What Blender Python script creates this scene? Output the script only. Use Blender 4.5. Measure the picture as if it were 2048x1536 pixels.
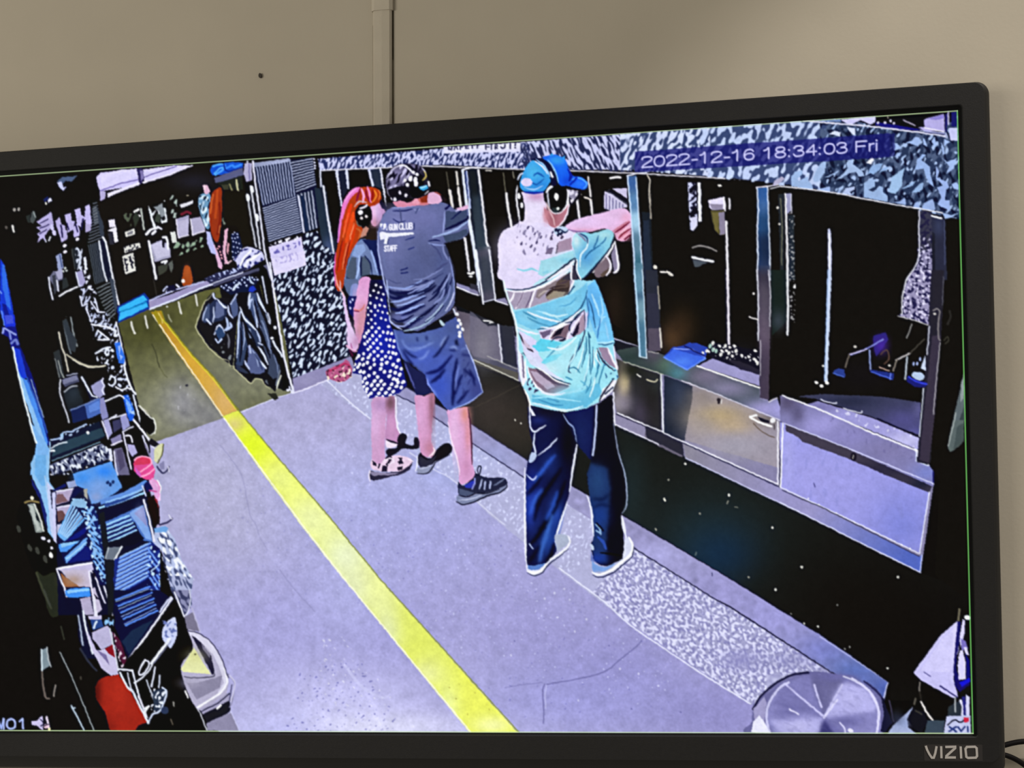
import bpy, bmesh, math
import numpy as np
from mathutils import Vector, Matrix

for _o in list(bpy.data.objects):
    bpy.data.objects.remove(_o, do_unlink=True)
scene = bpy.context.scene
COL = scene.collection
R = math.radians

# ------------------------------------------------------------------ camera
F_PX = 2000.0
CAM = np.array([0.1812, -0.8307, 0.0827])
YAW, PITCH, ROLL = -0.1202, -0.0418, -0.0441


def cam_basis():
    ca, sa, cb, sb = math.cos(YAW), math.sin(YAW), math.cos(PITCH), math.sin(PITCH)
    f = np.array([sa * cb, ca * cb, sb]); r = np.array([ca, -sa, 0.0]); u = np.cross(r, f)
    c, s = math.cos(ROLL), math.sin(ROLL)
    return c * r + s * u, -s * r + c * u, f


CR, CU, CF = cam_basis()
cam_data = bpy.data.cameras.new('camera')
cam_data.sensor_fit = 'HORIZONTAL'; cam_data.sensor_width = 36.0
cam_data.lens = F_PX * 36.0 / 2048.0
cam_data.clip_start = 0.01
cam = bpy.data.objects.new('camera', cam_data); COL.objects.link(cam)
_m = Matrix.Identity(4)
for i in range(3):
    _m[i][0], _m[i][1], _m[i][2], _m[i][3] = CR[i], CU[i], -CF[i], CAM[i]
cam.matrix_world = _m
scene.camera = cam

# ------------------------------------------------------------------ view, world, lights
vs = scene.view_settings
vs.view_transform = 'Standard'; vs.look = 'None'; vs.exposure = 0.0; vs.gamma = 1.0
vs.use_curve_mapping = False
world = bpy.data.worlds.new('room_ambient'); scene.world = world; world.use_nodes = True
bg = world.node_tree.nodes['Background']
bg.inputs[0].default_value = (1.0, 0.93, 0.80, 1); bg.inputs[1].default_value = 0.27


def area(name, loc, target, size, power, col):
    d = bpy.data.lights.new(name, 'AREA'); d.shape = 'RECTANGLE'; d.size, d.size_y = size
    d.energy = power; d.color = col
    o = bpy.data.objects.new(name, d); COL.objects.link(o); o.location = loc
    o.rotation_euler = (Vector(target) - Vector(loc)).to_track_quat('-Z', 'Y').to_euler()
    return o


# added fill light behind-left of the viewer, downlight near the wall off right
area('left_fill_light', (-1.35, -1.8, 0.15), (-0.6, 0.03, 0.25), (1.2, 0.6), 22.5, (1.0, 0.94, 0.83))
_s = bpy.data.lights.new('downlight', 'SPOT'); _s.energy = 420.0; _s.color = (1.0, 0.95, 0.90)
_s.spot_size = R(90); _s.spot_blend = 0.045; _s.shadow_soft_size = 0.05
_so = bpy.data.objects.new('downlight', _s); COL.objects.link(_so); _so.location = (2.11, 0.035 - 1.2, 2.55)


# ------------------------------------------------------------------ materials
def mat(name, col, rough=0.6, spec=0.5, metal=0.0, noise=0.0, nscale=40.0, bump=0.0, bscale=200.0):
    m = bpy.data.materials.new(name); m.use_nodes = True
    nt = m.node_tree; b = nt.nodes['Principled BSDF']
    b.inputs['Base Color'].default_value = (*col, 1); b.inputs['Roughness'].default_value = rough
    b.inputs['Specular IOR Level'].default_value = spec; b.inputs['Metallic'].default_value = metal
    tc = nt.nodes.new('ShaderNodeTexCoord')
    if noise:
        n = nt.nodes.new('ShaderNodeTexNoise'); n.inputs['Scale'].default_value = nscale
        n.inputs['Detail'].default_value = 5.0
        nt.links.new(tc.outputs['Object'], n.inputs['Vector'])
        r = nt.nodes.new('ShaderNodeValToRGB')
        r.color_ramp.elements[0].position = 0.3; r.color_ramp.elements[1].position = 0.7
        r.color_ramp.elements[0].color = (*[c * (1 - noise) for c in col], 1)
        r.color_ramp.elements[1].color = (*[c * (1 + noise) for c in col], 1)
        nt.links.new(n.outputs['Fac'], r.inputs[0]); nt.links.new(r.outputs[0], b.inputs['Base Color'])
    if bump:
        n2 = nt.nodes.new('ShaderNodeTexNoise'); n2.inputs['Scale'].default_value = bscale
        n2.inputs['Detail'].default_value = 3.0
        nt.links.new(tc.outputs['Object'], n2.inputs['Vector'])
        bp = nt.nodes.new('ShaderNodeBump'); bp.inputs['Strength'].default_value = bump
        bp.inputs['Distance'].default_value = 0.001
        nt.links.new(n2.outputs['Fac'], bp.inputs['Height']); nt.links.new(bp.outputs[0], b.inputs['Normal'])
    return m


def srgb(h):
    h = h.lstrip('#')
    if len(h) == 3: h = ''.join(c * 2 for c in h)
    v = np.array([int(h[i:i + 2], 16) for i in (0, 2, 4)], float) / 255
    return np.where(v <= 0.04045, v / 12.92, ((v + 0.055) / 1.055) ** 2.4)


M_WALL = mat('painted_wall', (0.425, 0.380, 0.303), 0.75, 0.25, noise=0.025, nscale=14, bump=0.08, bscale=320)
M_BATTEN = mat('painted_batten', (0.452, 0.405, 0.326), 0.7, 0.25, noise=0.05, nscale=30, bump=0.3, bscale=150)
M_SEAM_DARK = mat('dark_gap', (0.055, 0.045, 0.03), 0.9, 0.1, noise=0.4, nscale=60)
M_FRAME = mat('charcoal_plastic', (0.0155, 0.0148, 0.0145), 0.6, 0.15, noise=0.06, nscale=300, bump=0.15, bscale=900)
M_EDGE = mat('black_gloss_plastic', (0.012, 0.011, 0.010), 0.35, 0.3)
M_GAP = mat('black_gasket', (0.006, 0.006, 0.006), 0.8, 0.1)
M_PLATE = mat('logo_plate', (0.030, 0.027, 0.026), 0.6, 0.15)
M_LOGO = mat('logo_grey', (0.42, 0.39, 0.365), 0.45, 0.4)
M_CABLE = mat('black_cable', (0.004, 0.003, 0.003), 0.6, 0.1)
M_NAIL = mat('dark_nail', (0.03, 0.022, 0.015), 0.6, 0.3)


def picture_mat():
    """The lit panel: every cell of the screen gives off its own colour."""
    m = bpy.data.materials.new('lit_screen'); m.use_nodes = True
    nt = m.node_tree; b = nt.nodes['Principled BSDF']
    b.inputs['Base Color'].default_value = (0.004, 0.004, 0.004, 1)
    b.inputs['Roughness'].default_value = 0.5; b.inputs['Specular IOR Level'].default_value = 0.02
    a = nt.nodes.new('ShaderNodeVertexColor'); a.layer_name = 'pixel'
    nt.links.new(a.outputs['Color'], b.inputs['Emission Color'])
    b.inputs['Emission Strength'].default_value = 1.0
    return m


M_PIC = picture_mat()


# ------------------------------------------------------------------ mesh helpers
def tag(o, label=None, cat=None, group=None, kind=None):
    for k, v in (('label', label), ('category', cat), ('group', group), ('kind', kind)):
        if v: o[k] = v
    return o


def mesh_obj(name, verts, faces, m, parent=None, smooth=False):
    me = bpy.data.meshes.new(name)
    me.from_pydata([tuple(map(float, v)) for v in verts], [], [tuple(f) for f in faces]); me.validate()
    bm = bmesh.new(); bm.from_mesh(me); bmesh.ops.recalc_face_normals(bm, faces=bm.faces); bm.to_mesh(me); bm.free()
    me.materials.append(m)
    if smooth:
        for p in me.polygons: p.use_smooth = True
    o = bpy.data.objects.new(name, me); COL.objects.link(o)
    if parent: o.parent = parent
    return o


def px_on_plane(x, y, Y):
    """Where the line of sight of a photo pixel meets the upright plane y = Y (measuring aid)."""
    d = CF + CR * (x - 1024) / F_PX - CU * (y - 768) / F_PX
    return CAM + d * (Y - CAM[1]) / d[1]


def tube(name, pts, rad, m, parent=None, n=10):
    P = [Vector(p) for p in pts]; vs_, fs = [], []
    for i, p in enumerate(P):
        t = (P[min(i + 1, len(P) - 1)] - P[max(i - 1, 0)]).normalized()
        a = t.orthogonal().normalized() if i == 0 else (a - t * a.dot(t)).normalized()
        b = t.cross(a)
        for k in range(n):
            q = 2 * math.pi * k / n
            vs_.append(p + a * rad * math.cos(q) + b * rad * math.sin(q))
    for i in range(len(P) - 1):
        for k in range(n):
            fs.append((i * n + k, i * n + (k + 1) % n, (i + 1) * n + (k + 1) % n, (i + 1) * n + k))
    fs.append(list(range(n))[::-1]); fs.append([(len(P) - 1) * n + k for k in range(n)])
    return mesh_obj(name, vs_, fs, m, parent, True)


def bezier_pts(ctrl, n=24):
    c = [np.array(q, float) for q in ctrl]; out = []
    for i in range(n + 1):
        t = i / n; p = [q.copy() for q in c]
        while len(p) > 1: p = [p[j] * (1 - t) + p[j + 1] * t for j in range(len(p) - 1)]
        out.append(p[0])
    return out


# ------------------------------------------------------------------ the wall
WALL_Y = 0.035
wall = mesh_obj('wall_back', [(-2.2, WALL_Y, -1.6), (2.2, WALL_Y, -1.6), (2.2, WALL_Y, 1.6), (-2.2, WALL_Y, 1.6),
                              (-2.2, WALL_Y + .1, -1.6), (2.2, WALL_Y + .1, -1.6), (2.2, WALL_Y + .1, 1.6), (-2.2, WALL_Y + .1, 1.6)],
                [(0, 1, 2, 3), (5, 4, 7, 6), (0, 4, 5, 1), (3, 2, 6, 7), (0, 3, 7, 4), (1, 5, 6, 2)], M_WALL)
tag(wall, 'plain beige painted wall behind the television', None, None, 'structure')


def batten_prism(name, prof, z0, z1, x0, x1, m, parent=None):
    """Extrude a small cross-section (dx, depth off the wall) from (x0, z0) up to (x1, z1)."""
    n = len(prof); v = []
    for x, z in ((x0, z0), (x1, z1)):
        v += [(x + dx, WALL_Y - dy, z) for dx, dy in prof]
    f = [(i, (i + 1) % n, n + (i + 1) % n, n + i) for i in range(n)] + [tuple(range(n))[::-1], tuple(range(n, 2 * n))]
    return mesh_obj(name, v, f, m, parent)


pt, pb = px_on_plane(766, 12, WALL_Y), px_on_plane(766.5, 300, WALL_Y)
pc = bpy.data.objects.new('wall_conduit', None); COL.objects.link(pc); pc.empty_display_size = 0.02
tag(pc, 'narrow beige painted conduit strip running up the wall above the television', 'conduit')
hw = 0.0083
_k = (pt[0] - pb[0]) / (pt[2] - pb[2])
cx = lambda z: pb[0] + _k * (z - pb[2])
z_lo, z_hi = 0.05, pt[2] + 0.001
batten_prism('strip', [(-hw, -.001), (-hw, .0026), (-hw * .8, .0042), (0, .0048), (hw * .8, .0042), (hw, .0026), (hw, -.001)],
             z_lo, z_hi, cx(z_lo), cx(z_hi), M_BATTEN, pc)
gz = px_on_plane(786, 20, WALL_Y)[2]
gm = px_on_plane(786, 120, WALL_Y)[2]
_gp = [(hw - .0004, -.001), (hw - .0004, .0010), (hw + .0012, .0007), (hw + .0012, -.001)]  # dark brown strip drawn for the gap beside the batten, paler lower down
batten_prism('caulk_gap', _gp, gm, gz, cx(gm), cx(gz), M_SEAM_DARK, pc)
batten_prism('caulk_gap', _gp, z_lo, gm, cx(z_lo), cx(gm), mat('brown_seam', (0.13, 0.11, 0.075), 0.9, 0.1, noise=0.4, nscale=60), pc)
batten_prism('caulk_seam', [(-hw - .0008, -.001), (-hw - .0008, .0005), (-hw + .0003, .0008), (-hw + .0003, -.001)], z_lo, gz - .012, cx(z_lo), cx(gz - .012),
             mat('tan_seam', (0.20, 0.17, 0.12), 0.9, 0.1, noise=0.4, nscale=80), pc)  # thin strip of darker tone along the groove on the left
z_t = z_hi + 0.075
batten_prism('coupling', [(-hw * 1.12, -.001), (-hw * 1.12, .0034), (-hw * .8, .0054), (hw * .8, .0054), (hw * 1.12, .0034), (hw * 1.12, -.001)],
             z_hi - .006, z_t, cx(z_hi - .006), cx(z_t), M_BATTEN, pc)

# the small nail left in the wall
np_ = px_on_plane(521.5, 152, WALL_Y)
nv, nf = [], []
for k in range(10):
    q = 2 * math.pi * k / 10; nv.append((np_[0] + .0014 * math.cos(q), WALL_Y - .002, np_[2] + .0022 * math.sin(q)))
for k in range(10):
    q = 2 * math.pi * k / 10; nv.append((np_[0] + .0009 * math.cos(q), WALL_Y + .004, np_[2] + .0016 * math.sin(q)))
nf = [tuple(range(10)), tuple(range(10, 20))[::-1]] + [(k, (k + 1) % 10, 10 + (k + 1) % 10, 10 + k) for k in range(10)]
tag(mesh_obj('nail', nv, nf, M_NAIL), 'tiny dark nail head in the beige wall left of the conduit', 'nail')

# ------------------------------------------------------------------ the television
W, H = 0.886, 0.886 * 9 / 16
tv = bpy.data.objects.new('television', None); COL.objects.link(tv); tv.location = (0, 0, 0)
tag(tv, 'wall-mounted flat-screen television with charcoal bezel showing a security-camera picture', 'television')


def rrect(l, r, b, t, rad, n=8):
    out = []
    for cx_, cz_, a0 in ((r - rad, t - rad, 0), (l + rad, t - rad, 90), (l + rad, b + rad, 180), (r - rad, b + rad, 270)):
        for i in range(n + 1):
            a = R(a0 + 90 * i / n); out.append((cx_ + rad * math.cos(a), cz_ + rad * math.sin(a)))
    return out


def ring_obj(name, loops, m, smooth=False, cap_last=False):
    """Skin between matching loops of (x, y, z) points."""
    n = len(loops[0]); v = [q for lp in loops for q in lp]; f = []
    for j in range(len(loops) - 1):
        for i in range(n):
            f.append((j * n + i, j * n + (i + 1) % n, (j + 1) * n + (i + 1) % n, (j + 1) * n + i))
    if cap_last: f.append(tuple((len(loops) - 1) * n + i for i in range(n)))
    return mesh_obj(name, v, f, m, tv, smooth)


hx, hz = W / 2, H / 2
lp = lambda l, r, b, t, rad, y: [(x, y, z) for x, z in rrect(l, r, b, t, rad)]
BW_T, BW_S, BW_B = 0.0195, 0.0185, 0.0215
ring_obj('screen_gasket', [lp(-hx + .0002, hx - .0002, -hz + .0002, hz - .0002, .0003, .0010), lp(-hx - .0002, hx + .0002, -hz - .0002, hz + .0002, .0003, -.0006),
                           lp(-hx - .0022, hx + .0022, -hz - .0012, hz + .0034, .0022, -.0012), lp(-hx - .0022, hx + .0022, -hz - .0012, hz + .0034, .0022, .004)], M_GAP)
ring_obj('bezel', [lp(-hx - .0020, hx + .0020, -hz - .0010, hz + .0032, .0022, .002), lp(-hx - .0020, hx + .0020, -hz - .0010, hz + .0032, .0022, -.0030),
                   lp(-hx - .0026, hx + .0026, -hz - .0016, hz + .0038, .0026, -.0036),
                   lp(-hx - BW_S, hx + BW_S, -hz - BW_B, hz + BW_T, .0075, -.0036), lp(-hx - BW_S - .0005, hx + BW_S + .0005, -hz - BW_B - .0005, hz + BW_T + .0005, .0078, -.0030),
                   lp(-hx - BW_S - .0005, hx + BW_S + .0005, -hz - BW_B - .0005, hz + BW_T + .0005, .0078, .010)], M_FRAME)
ring_obj('outer_edge', [lp(-hx - BW_S - .0004, hx + BW_S + .0004, -hz - BW_B - .0004, hz + BW_T + .0004, .0078, -.0020),
                        lp(-hx - BW_S - .0030, hx + BW_S + .0046, -hz - BW_B - .011, hz + BW_T + .0012, .0095, -.0006),
                        lp(-hx - BW_S - .0040, hx + BW_S + .0062, -hz - BW_B - .014, hz + BW_T + .0016, .0100, .0030),
                        lp(-hx - BW_S - .0040, hx + BW_S + .0062, -hz - BW_B - .014, hz + BW_T + .0016, .0100, .0180),
                        lp(-hx + .03, hx - .03, -hz + .02, hz - .03, .02, .030)], M_EDGE, True, True)

# badge on the lower bezel: a slightly paler plate and five letters built from flat strokes
FY = -.0036
bx0 = px_on_plane(1848, 1502, FY); bx1 = px_on_plane(1965, 1504, FY)
by0 = px_on_plane(1905, 1529, FY)[2]; by1 = px_on_plane(1905, 1489, FY)[2]
pl = lp(bx0[0], bx1[0], max(by0, -hz - BW_B + .001), by1, .0004, FY - .00015)
ring_obj('badge_plate', [lp(bx0[0], bx1[0], max(by0, -hz - BW_B + .001), by1, .0004, FY + .0005), pl], M_PLATE, cap_last=True)


def stroke_letter(name, pts, w, m, parent, close=False):
    P = [Vector((x, z)) for x, z in pts]; n = len(P); L, Rr = [], []
    for i in range(n):
        a = P[i - 1] if (i or close) else None; b = P[(i + 1) % n] if (i < n - 1 or close) else None
        d1 = (P[i] - a).normalized() if a is not None else (b - P[i]).normalized()
        d2 = (b - P[i]).normalized() if b is not None else d1
        t = (d1 + d2).normalized(); nn = Vector((-t.y, t.x)); s = w / 2 / max(.5, nn.dot(Vector((-d1.y, d1.x))))
        L.append(P[i] + nn * s); Rr.append(P[i] - nn * s)
    v, f = [], []
    for y in (FY - .0006, FY):
        v += [(q.x, y, q.y) for q in L] + [(q.x, y, q.y) for q in Rr]
    seg = range(n) if close else range(n - 1)
    for i in seg:
        j = (i + 1) % n
        f += [(i, j, n + j, n + i), (2 * n + i, 3 * n + i, 3 * n + j, 2 * n + j), (i, 2 * n + i, 2 * n + j, j), (n + i, n + j, 3 * n + j, 3 * n + i)]
    if not close: f += [(0, n, 3 * n, 2 * n), (n - 1, 3 * n - 1, 4 * n - 1, 2 * n - 1)]
    return mesh_obj(name, v, f, m, parent)


def bpx(*xy):
    out = []
    for i in range(0, len(xy), 2):
        q = px_on_plane(1780 + xy[i] / 4.571, 1200 + xy[i + 1] / 4.571, FY); out.append((q[0], q[2]))
    return out


lw = 4.3 * 0.398e-3
for nm, pts, cl in (('badge_letter', bpx(326, 1332, 338, 1368, 360, 1410, 381, 1440, 398, 1440, 412, 1400, 424, 1336), False),
                    ('badge_letter', bpx(466, 1336, 469, 1444), False),
                    ('badge_letter', bpx(504, 1342, 594, 1340, 594, 1352, 514, 1424, 512, 1438, 600, 1438), False),
                    ('badge_letter', bpx(644, 1338, 649, 1446), False),
                    ('badge_letter', bpx(700, 1342, 776, 1340, 790, 1352, 794, 1424, 782, 1440, 712, 1442, 696, 1432, 688, 1360), True)):
    stroke_letter(nm, pts, lw, M_LOGO, tv, cl)

# ------------------------------------------------------------------ cables behind the set
for pts, lab in (([(1960, 1500), (2010, 1491), (2030, 1480), (2052, 1478), (2120, 1490)], 'thin black cable arching out behind the lower right television corner, upper one'),
                 ([(1960, 1500), (2010, 1507), (2030, 1511), (2052, 1527), (2110, 1590)], 'thin black cable drooping out behind the lower right television corner, lower one')):
    q = [px_on_plane(x, y, WALL_Y - .010) for x, y in pts]; q[0][1] = q[1][1] = WALL_Y - .012
    tag(tube('cable', bezier_pts(q), .0022, M_CABLE), lab, 'cable', 'cables behind the television')

# ------------------------------------------------------------------ the picture on the screen
# The picture is flat: it is drawn here shape by shape (fills, strokes, dots, seeded textures) and
# then laid out as a regular grid of lit cells on the panel, split into the things it shows.
X0, Y0, NX, NY = -190, 200, 2170, 1300
IMG = np.zeros((NY, NX, 3), np.float32); IMG[:] = np.array([19, 17, 16]) / 255
IDS = np.zeros((NY, NX), np.int16)
NAMES = ['screen']; CUR = 0; CROP = (0.0, 0.0, 1.0); CLIP = None
RNG = np.random.default_rng(7)


def hexc(h):
    h = h.lstrip('#')
    if len(h) in (3, 4): h = ''.join(c * 2 for c in h)
    v = [int(h[i:i + 2], 16) / 255 for i in range(0, len(h), 2)]
    return np.array(v[:3], np.float32), (v[3] if len(v) > 3 else 1.0)


def to_px(v):
    a = np.array(v, float).reshape(-1, 2)
    return a / CROP[2] + np.array([CROP[0] - X0, CROP[1] - Y0])


def catmull(P, closed=True, n=5):
    N = len(P); out = []
    for i in range(N if closed else N - 1):
        p0 = P[(i - 1) % N] if closed or i else P[0]; p1 = P[i]; p2 = P[(i + 1) % N]
        p3 = P[(i + 2) % N] if closed or i + 2 < N else P[-1]
        for k in range(n):
            t = k / n
            out.append(.5 * ((2 * p1) + (p2 - p0) * t + (2 * p0 - 5 * p1 + 4 * p2 - p3) * t * t + (3 * p1 - p0 - 3 * p2 + p3) * t ** 3))
    if not closed: out.append(P[-1])
    return np.array(out)


def pmask(P):
    x0 = max(0, int(P[:, 0].min()) - 1); x1 = min(NX, int(P[:, 0].max()) + 3)
    y0 = max(0, int(P[:, 1].min()) - 1); y1 = min(NY, int(P[:, 1].max()) + 3)
    if x1 <= x0 or y1 <= y0: return None
    m = np.zeros((y1 - y0, x1 - x0), bool); xs = np.arange(x0, x1) + .5; ys = np.arange(y0, y1) + .5
    for (ax, ay), (bx, by) in zip(P, np.roll(P, -1, 0)):
        if ay == by: continue
        lo, hi = min(ay, by), max(ay, by)
        i0, i1 = np.searchsorted(ys, [lo, hi])
        if i1 <= i0: continue
        xi = ax + (ys[i0:i1] - ay) * (bx - ax) / (by - ay)
        m[i0:i1] ^= xs[None, :] < xi[:, None]
    return y0, x0, m.astype(np.float32)


def blend(y0, x0, cov, col, setid=True):
    global IMG
    h, w = cov.shape; s = np.s_[y0:y0 + h, x0:x0 + w]
    if CLIP is not None: cov = cov * CLIP[s]
    IMG[s] = IMG[s] * (1 - cov[..., None]) + col * cov[..., None]
    if setid: IDS[s][cov > .5] = CUR


TAPER = False


def stroke(P, w, col, al, setid=True, taper=False):
    r = w / 2 + 1; n_ = len(P) - 1
    x0 = max(0, int(P[:, 0].min() - r)); x1 = min(NX, int(P[:, 0].max() + r) + 2)
    y0 = max(0, int(P[:, 1].min() - r)); y1 = min(NY, int(P[:, 1].max() + r) + 2)
    if x1 <= x0 or y1 <= y0: return
    cov = np.zeros((y1 - y0, x1 - x0), np.float32)
    for i_, (a, b) in enumerate(zip(P[:-1], P[1:])):
        ww = w * (.3 + .7 * math.sin(math.pi * (i_ + .5) / n_) ** .7) if taper else w
        sx0 = max(x0, int(min(a[0], b[0]) - r)); sx1 = min(x1, int(max(a[0], b[0]) + r) + 2)
        sy0 = max(y0, int(min(a[1], b[1]) - r)); sy1 = min(y1, int(max(a[1], b[1]) + r) + 2)
        if sx1 <= sx0 or sy1 <= sy0: continue
        gx = np.arange(sx0, sx1)[None, :] + .5 - a[0]; gy = np.arange(sy0, sy1)[:, None] + .5 - a[1]
        d = b - a; L = d @ d
        t = np.clip((gx * d[0] + gy * d[1]) / L, 0, 1) if L > 0 else 0 * gx + 0 * gy
        dist = np.hypot(gx - t * d[0], gy - t * d[1])
        c = np.clip(ww / 2 + .5 - dist, 0, min(1, ww)); sub = cov[sy0 - y0:sy1 - y0, sx0 - x0:sx1 - x0]
        np.maximum(sub, c, out=sub)
    blend(y0, x0, cov * min(1, al * min(1, w)), col, setid)


def fnoise(h, w, sx, sy, ang, seed):
    rg = np.random.default_rng(seed); n = rg.standard_normal((h, w)).astype(np.float32)
    fy = np.fft.fftfreq(h)[:, None]; fx = np.fft.rfftfreq(w)[None, :]
    c, s = math.cos(ang), math.sin(ang); u = fx * c + fy * s; v = -fx * s + fy * c
    k = np.exp(-2 * math.pi ** 2 * ((u * sx) ** 2 + (v * sy) ** 2)) - .9 * np.exp(-2 * math.pi ** 2 * ((u * sx * 2.2) ** 2 + (v * sy * 2.2) ** 2))
    o = np.fft.irfft2(np.fft.rfft2(n) * k, s=(h, w)); return (o / o.std()).astype(np.float32)


def cloud(h, w, s, seed):
    rg = np.random.default_rng(seed); n = rg.standard_normal((h, w)).astype(np.float32)
    fy = np.fft.fftfreq(h)[:, None]; fx = np.fft.rfftfreq(w)[None, :]
    o = np.fft.irfft2(np.fft.rfft2(n) * np.exp(-2 * math.pi ** 2 * s * s * (fx ** 2 + fy ** 2)), s=(h, w))
    return ((o - o.mean()) / o.std()).astype(np.float32)


def gblur(a, s):
    fy = np.fft.fftfreq(a.shape[0])[:, None]; fx = np.fft.rfftfreq(a.shape[1])[None, :]
    k = np.exp(-2 * math.pi ** 2 * s * s * (fx ** 2 + fy ** 2))
    return np.stack([np.fft.irfft2(np.fft.rfft2(a[..., i]) * k, s=a.shape[:2]) for i in range(a.shape[2])], -1).astype(np.float32)


def run(txt):
    global CUR, CROP, CLIP, TAPER
    for ln in txt.strip().split('\n'):
        ln = ln.split('//')[0].strip()
        if not ln: continue
        t = ln.split(); op = t[0]
        if op == 'o':
            nm = t[1]
            if nm not in NAMES: NAMES.append(nm)
            CUR = NAMES.index(nm)
        elif op == 'w': TAPER = t[1] == '1'
        elif op == 'c': CROP = tuple(map(float, t[1:4]))
        elif op in 'ps':                                   # filled outline, straight or smooth
            c, al = hexc(t[1]); P = to_px(list(map(float, t[2:])))
            if op == 's': P = catmull(P)
            r = pmask(P)
            if r: blend(r[0], r[1], r[2] * al, c, al > .6)
        elif op in 'lk':                                   # stroke, smooth or straight
            c, al = hexc(t[1]); P = to_px(list(map(float, t[3:])))
            if op == 'l' and len(P) > 2: P = catmull(P, False, 4)
            stroke(P, float(t[2]), c, al, al > .6, TAPER and op == 'l')
        elif op == 'e':                                    # ellipse cx cy rx ry [deg]
            c, al = hexc(t[1]); v = list(map(float, t[2:])); a = R(v[4]) if len(v) > 4 else 0
            q = np.linspace(0, 2 * math.pi, 28, endpoint=False)
            ex, ey = v[2] * np.cos(q), v[3] * np.sin(q)
            r = pmask(to_px(np.stack([v[0] + ex * math.cos(a) - ey * math.sin(a), v[1] + ex * math.sin(a) + ey * math.cos(a)], 1).ravel()))
            if r: blend(r[0], r[1], r[2] * al, c, al > .6)
        elif op == 'd':                                    # dots: colour rx ry deg then centres
            c, al = hexc(t[1]); rx, ry, a = float(t[2]), float(t[3]), R(float(t[4]))
            q = np.linspace(0, 2 * math.pi, 14, endpoint=False)
            ox = rx * np.cos(q) * math.cos(a) - ry * np.sin(q) * math.sin(a); oy = rx * np.cos(q) * math.sin(a) + ry * np.sin(q) * math.cos(a)
            for cx_, cy_ in to_px(list(map(float, t[5:]))):
                r = pmask(np.stack([cx_ + ox, cy_ + oy], 1))
                if r: blend(r[0], r[1], r[2] * al, c)
        elif op == 'G':                                    # linear blend c1>c2 along x1 y1 x2 y2, then outline
            c1, a1 = hexc(t[1]); c2, _ = hexc(t[2]); v = list(map(float, t[3:])); ab = to_px(v[:4]); r = pmask(to_px(v[4:]))
            if r:
                y0, x0, m = r; h, w = m.shape; d = ab[1] - ab[0]
                f = np.clip(((np.arange(w)[None, :] + x0 - ab[0][0]) * d[0] + (np.arange(h)[:, None] + y0 - ab[0][1]) * d[1]) / (d @ d), 0, 1)[..., None]
                blend(y0, x0, m * a1, c1 * (1 - f) + c2 * f, a1 > .6)
        elif op == 'g':                                    # soft patch colour cx cy rx ry strength
            c, al = hexc(t[1]); v = list(map(float, t[2:])); (cx_, cy_), = to_px(v[:2]); rx, ry = v[2] / CROP[2], v[3] / CROP[2]
            x0, x1 = max(0, int(cx_ - 2.6 * rx)), min(NX, int(cx_ + 2.6 * rx)); y0, y1 = max(0, int(cy_ - 2.6 * ry)), min(NY, int(cy_ + 2.6 * ry))
            if x1 > x0 and y1 > y0:
                m = np.exp(-.5 * (((np.arange(x0, x1)[None, :] - cx_) / rx) ** 2 + ((np.arange(y0, y1)[:, None] - cy_) / ry) ** 2)) * (v[4] if len(v) > 4 else 1)
                blend(y0, x0, m.astype(np.float32), c, False)
        elif op == 'm':                                    # clip to an outline; bare m lifts it
            CLIP = None
            if len(t) > 1:
                P = to_px(list(map(float, t[1:]))); r = pmask(P); CLIP = np.zeros((NY, NX), np.float32)
                if r: CLIP[r[0]:r[0] + r[2].shape[0], r[1]:r[1] + r[2].shape[1]] = r[2]
        elif op == 't':                                    # flecks: light, sx, sy, deg, threshold, softness, seed, outline
            c, al = hexc(t[1]); sx, sy, an, th, sf = map(float, t[2:7]); r = pmask(to_px(list(map(float, t[8:]))))
            if r:
                n = fnoise(*r[2].shape, sx, sy, R(an), int(t[7]))
                blend(r[0], r[1], r[2] * np.clip((n - th) / sf + .5, 0, 1) * al, c, False)
        elif op == 'b':                                    # soften what lies inside an outline
            sg = float(t[1]); r = pmask(to_px(list(map(float, t[2:]))))
            if r:
                y0, x0, m = r; s = np.s_[y0:y0 + m.shape[0], x0:x0 + m.shape[1]]; mm = m[..., None]
                p_ = int(3 * sg) + 1; wd = ((p_, p_), (p_, p_), (0, 0))
                nu = gblur(np.pad(IMG[s] * mm, wd), sg)[p_:-p_, p_:-p_]; de = gblur(np.pad(mm, wd), sg)[p_:-p_, p_:-p_]
                IMG[s] = np.where(mm > 0, nu / np.maximum(de, .05), IMG[s])
        elif op == 'n':                                    # mottling: amount, size, seed, outline (brightness only)
            am, sz = float(t[1]), float(t[2]); r = pmask(to_px(list(map(float, t[4:]))))
            if r:
                y0, x0, m = r; s = np.s_[y0:y0 + m.shape[0], x0:x0 + m.shape[1]]
                if CLIP is not None: m = m * CLIP[s]
                IMG[s] *= (1 + am * m * cloud(*m.shape, sz, int(t[3])))[..., None]
        elif op == 'h':                                    # parallel stripes: colour width count, first line, last line
            c, al = hexc(t[1]); w, n = float(t[2]), int(t[3]); v = to_px(list(map(float, t[4:12])))
            for i in range(n):
                f = i / max(1, n - 1); stroke(np.array([v[0] * (1 - f) + v[2] * f, v[1] * (1 - f) + v[3] * f]), w, c, al, False)


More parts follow.
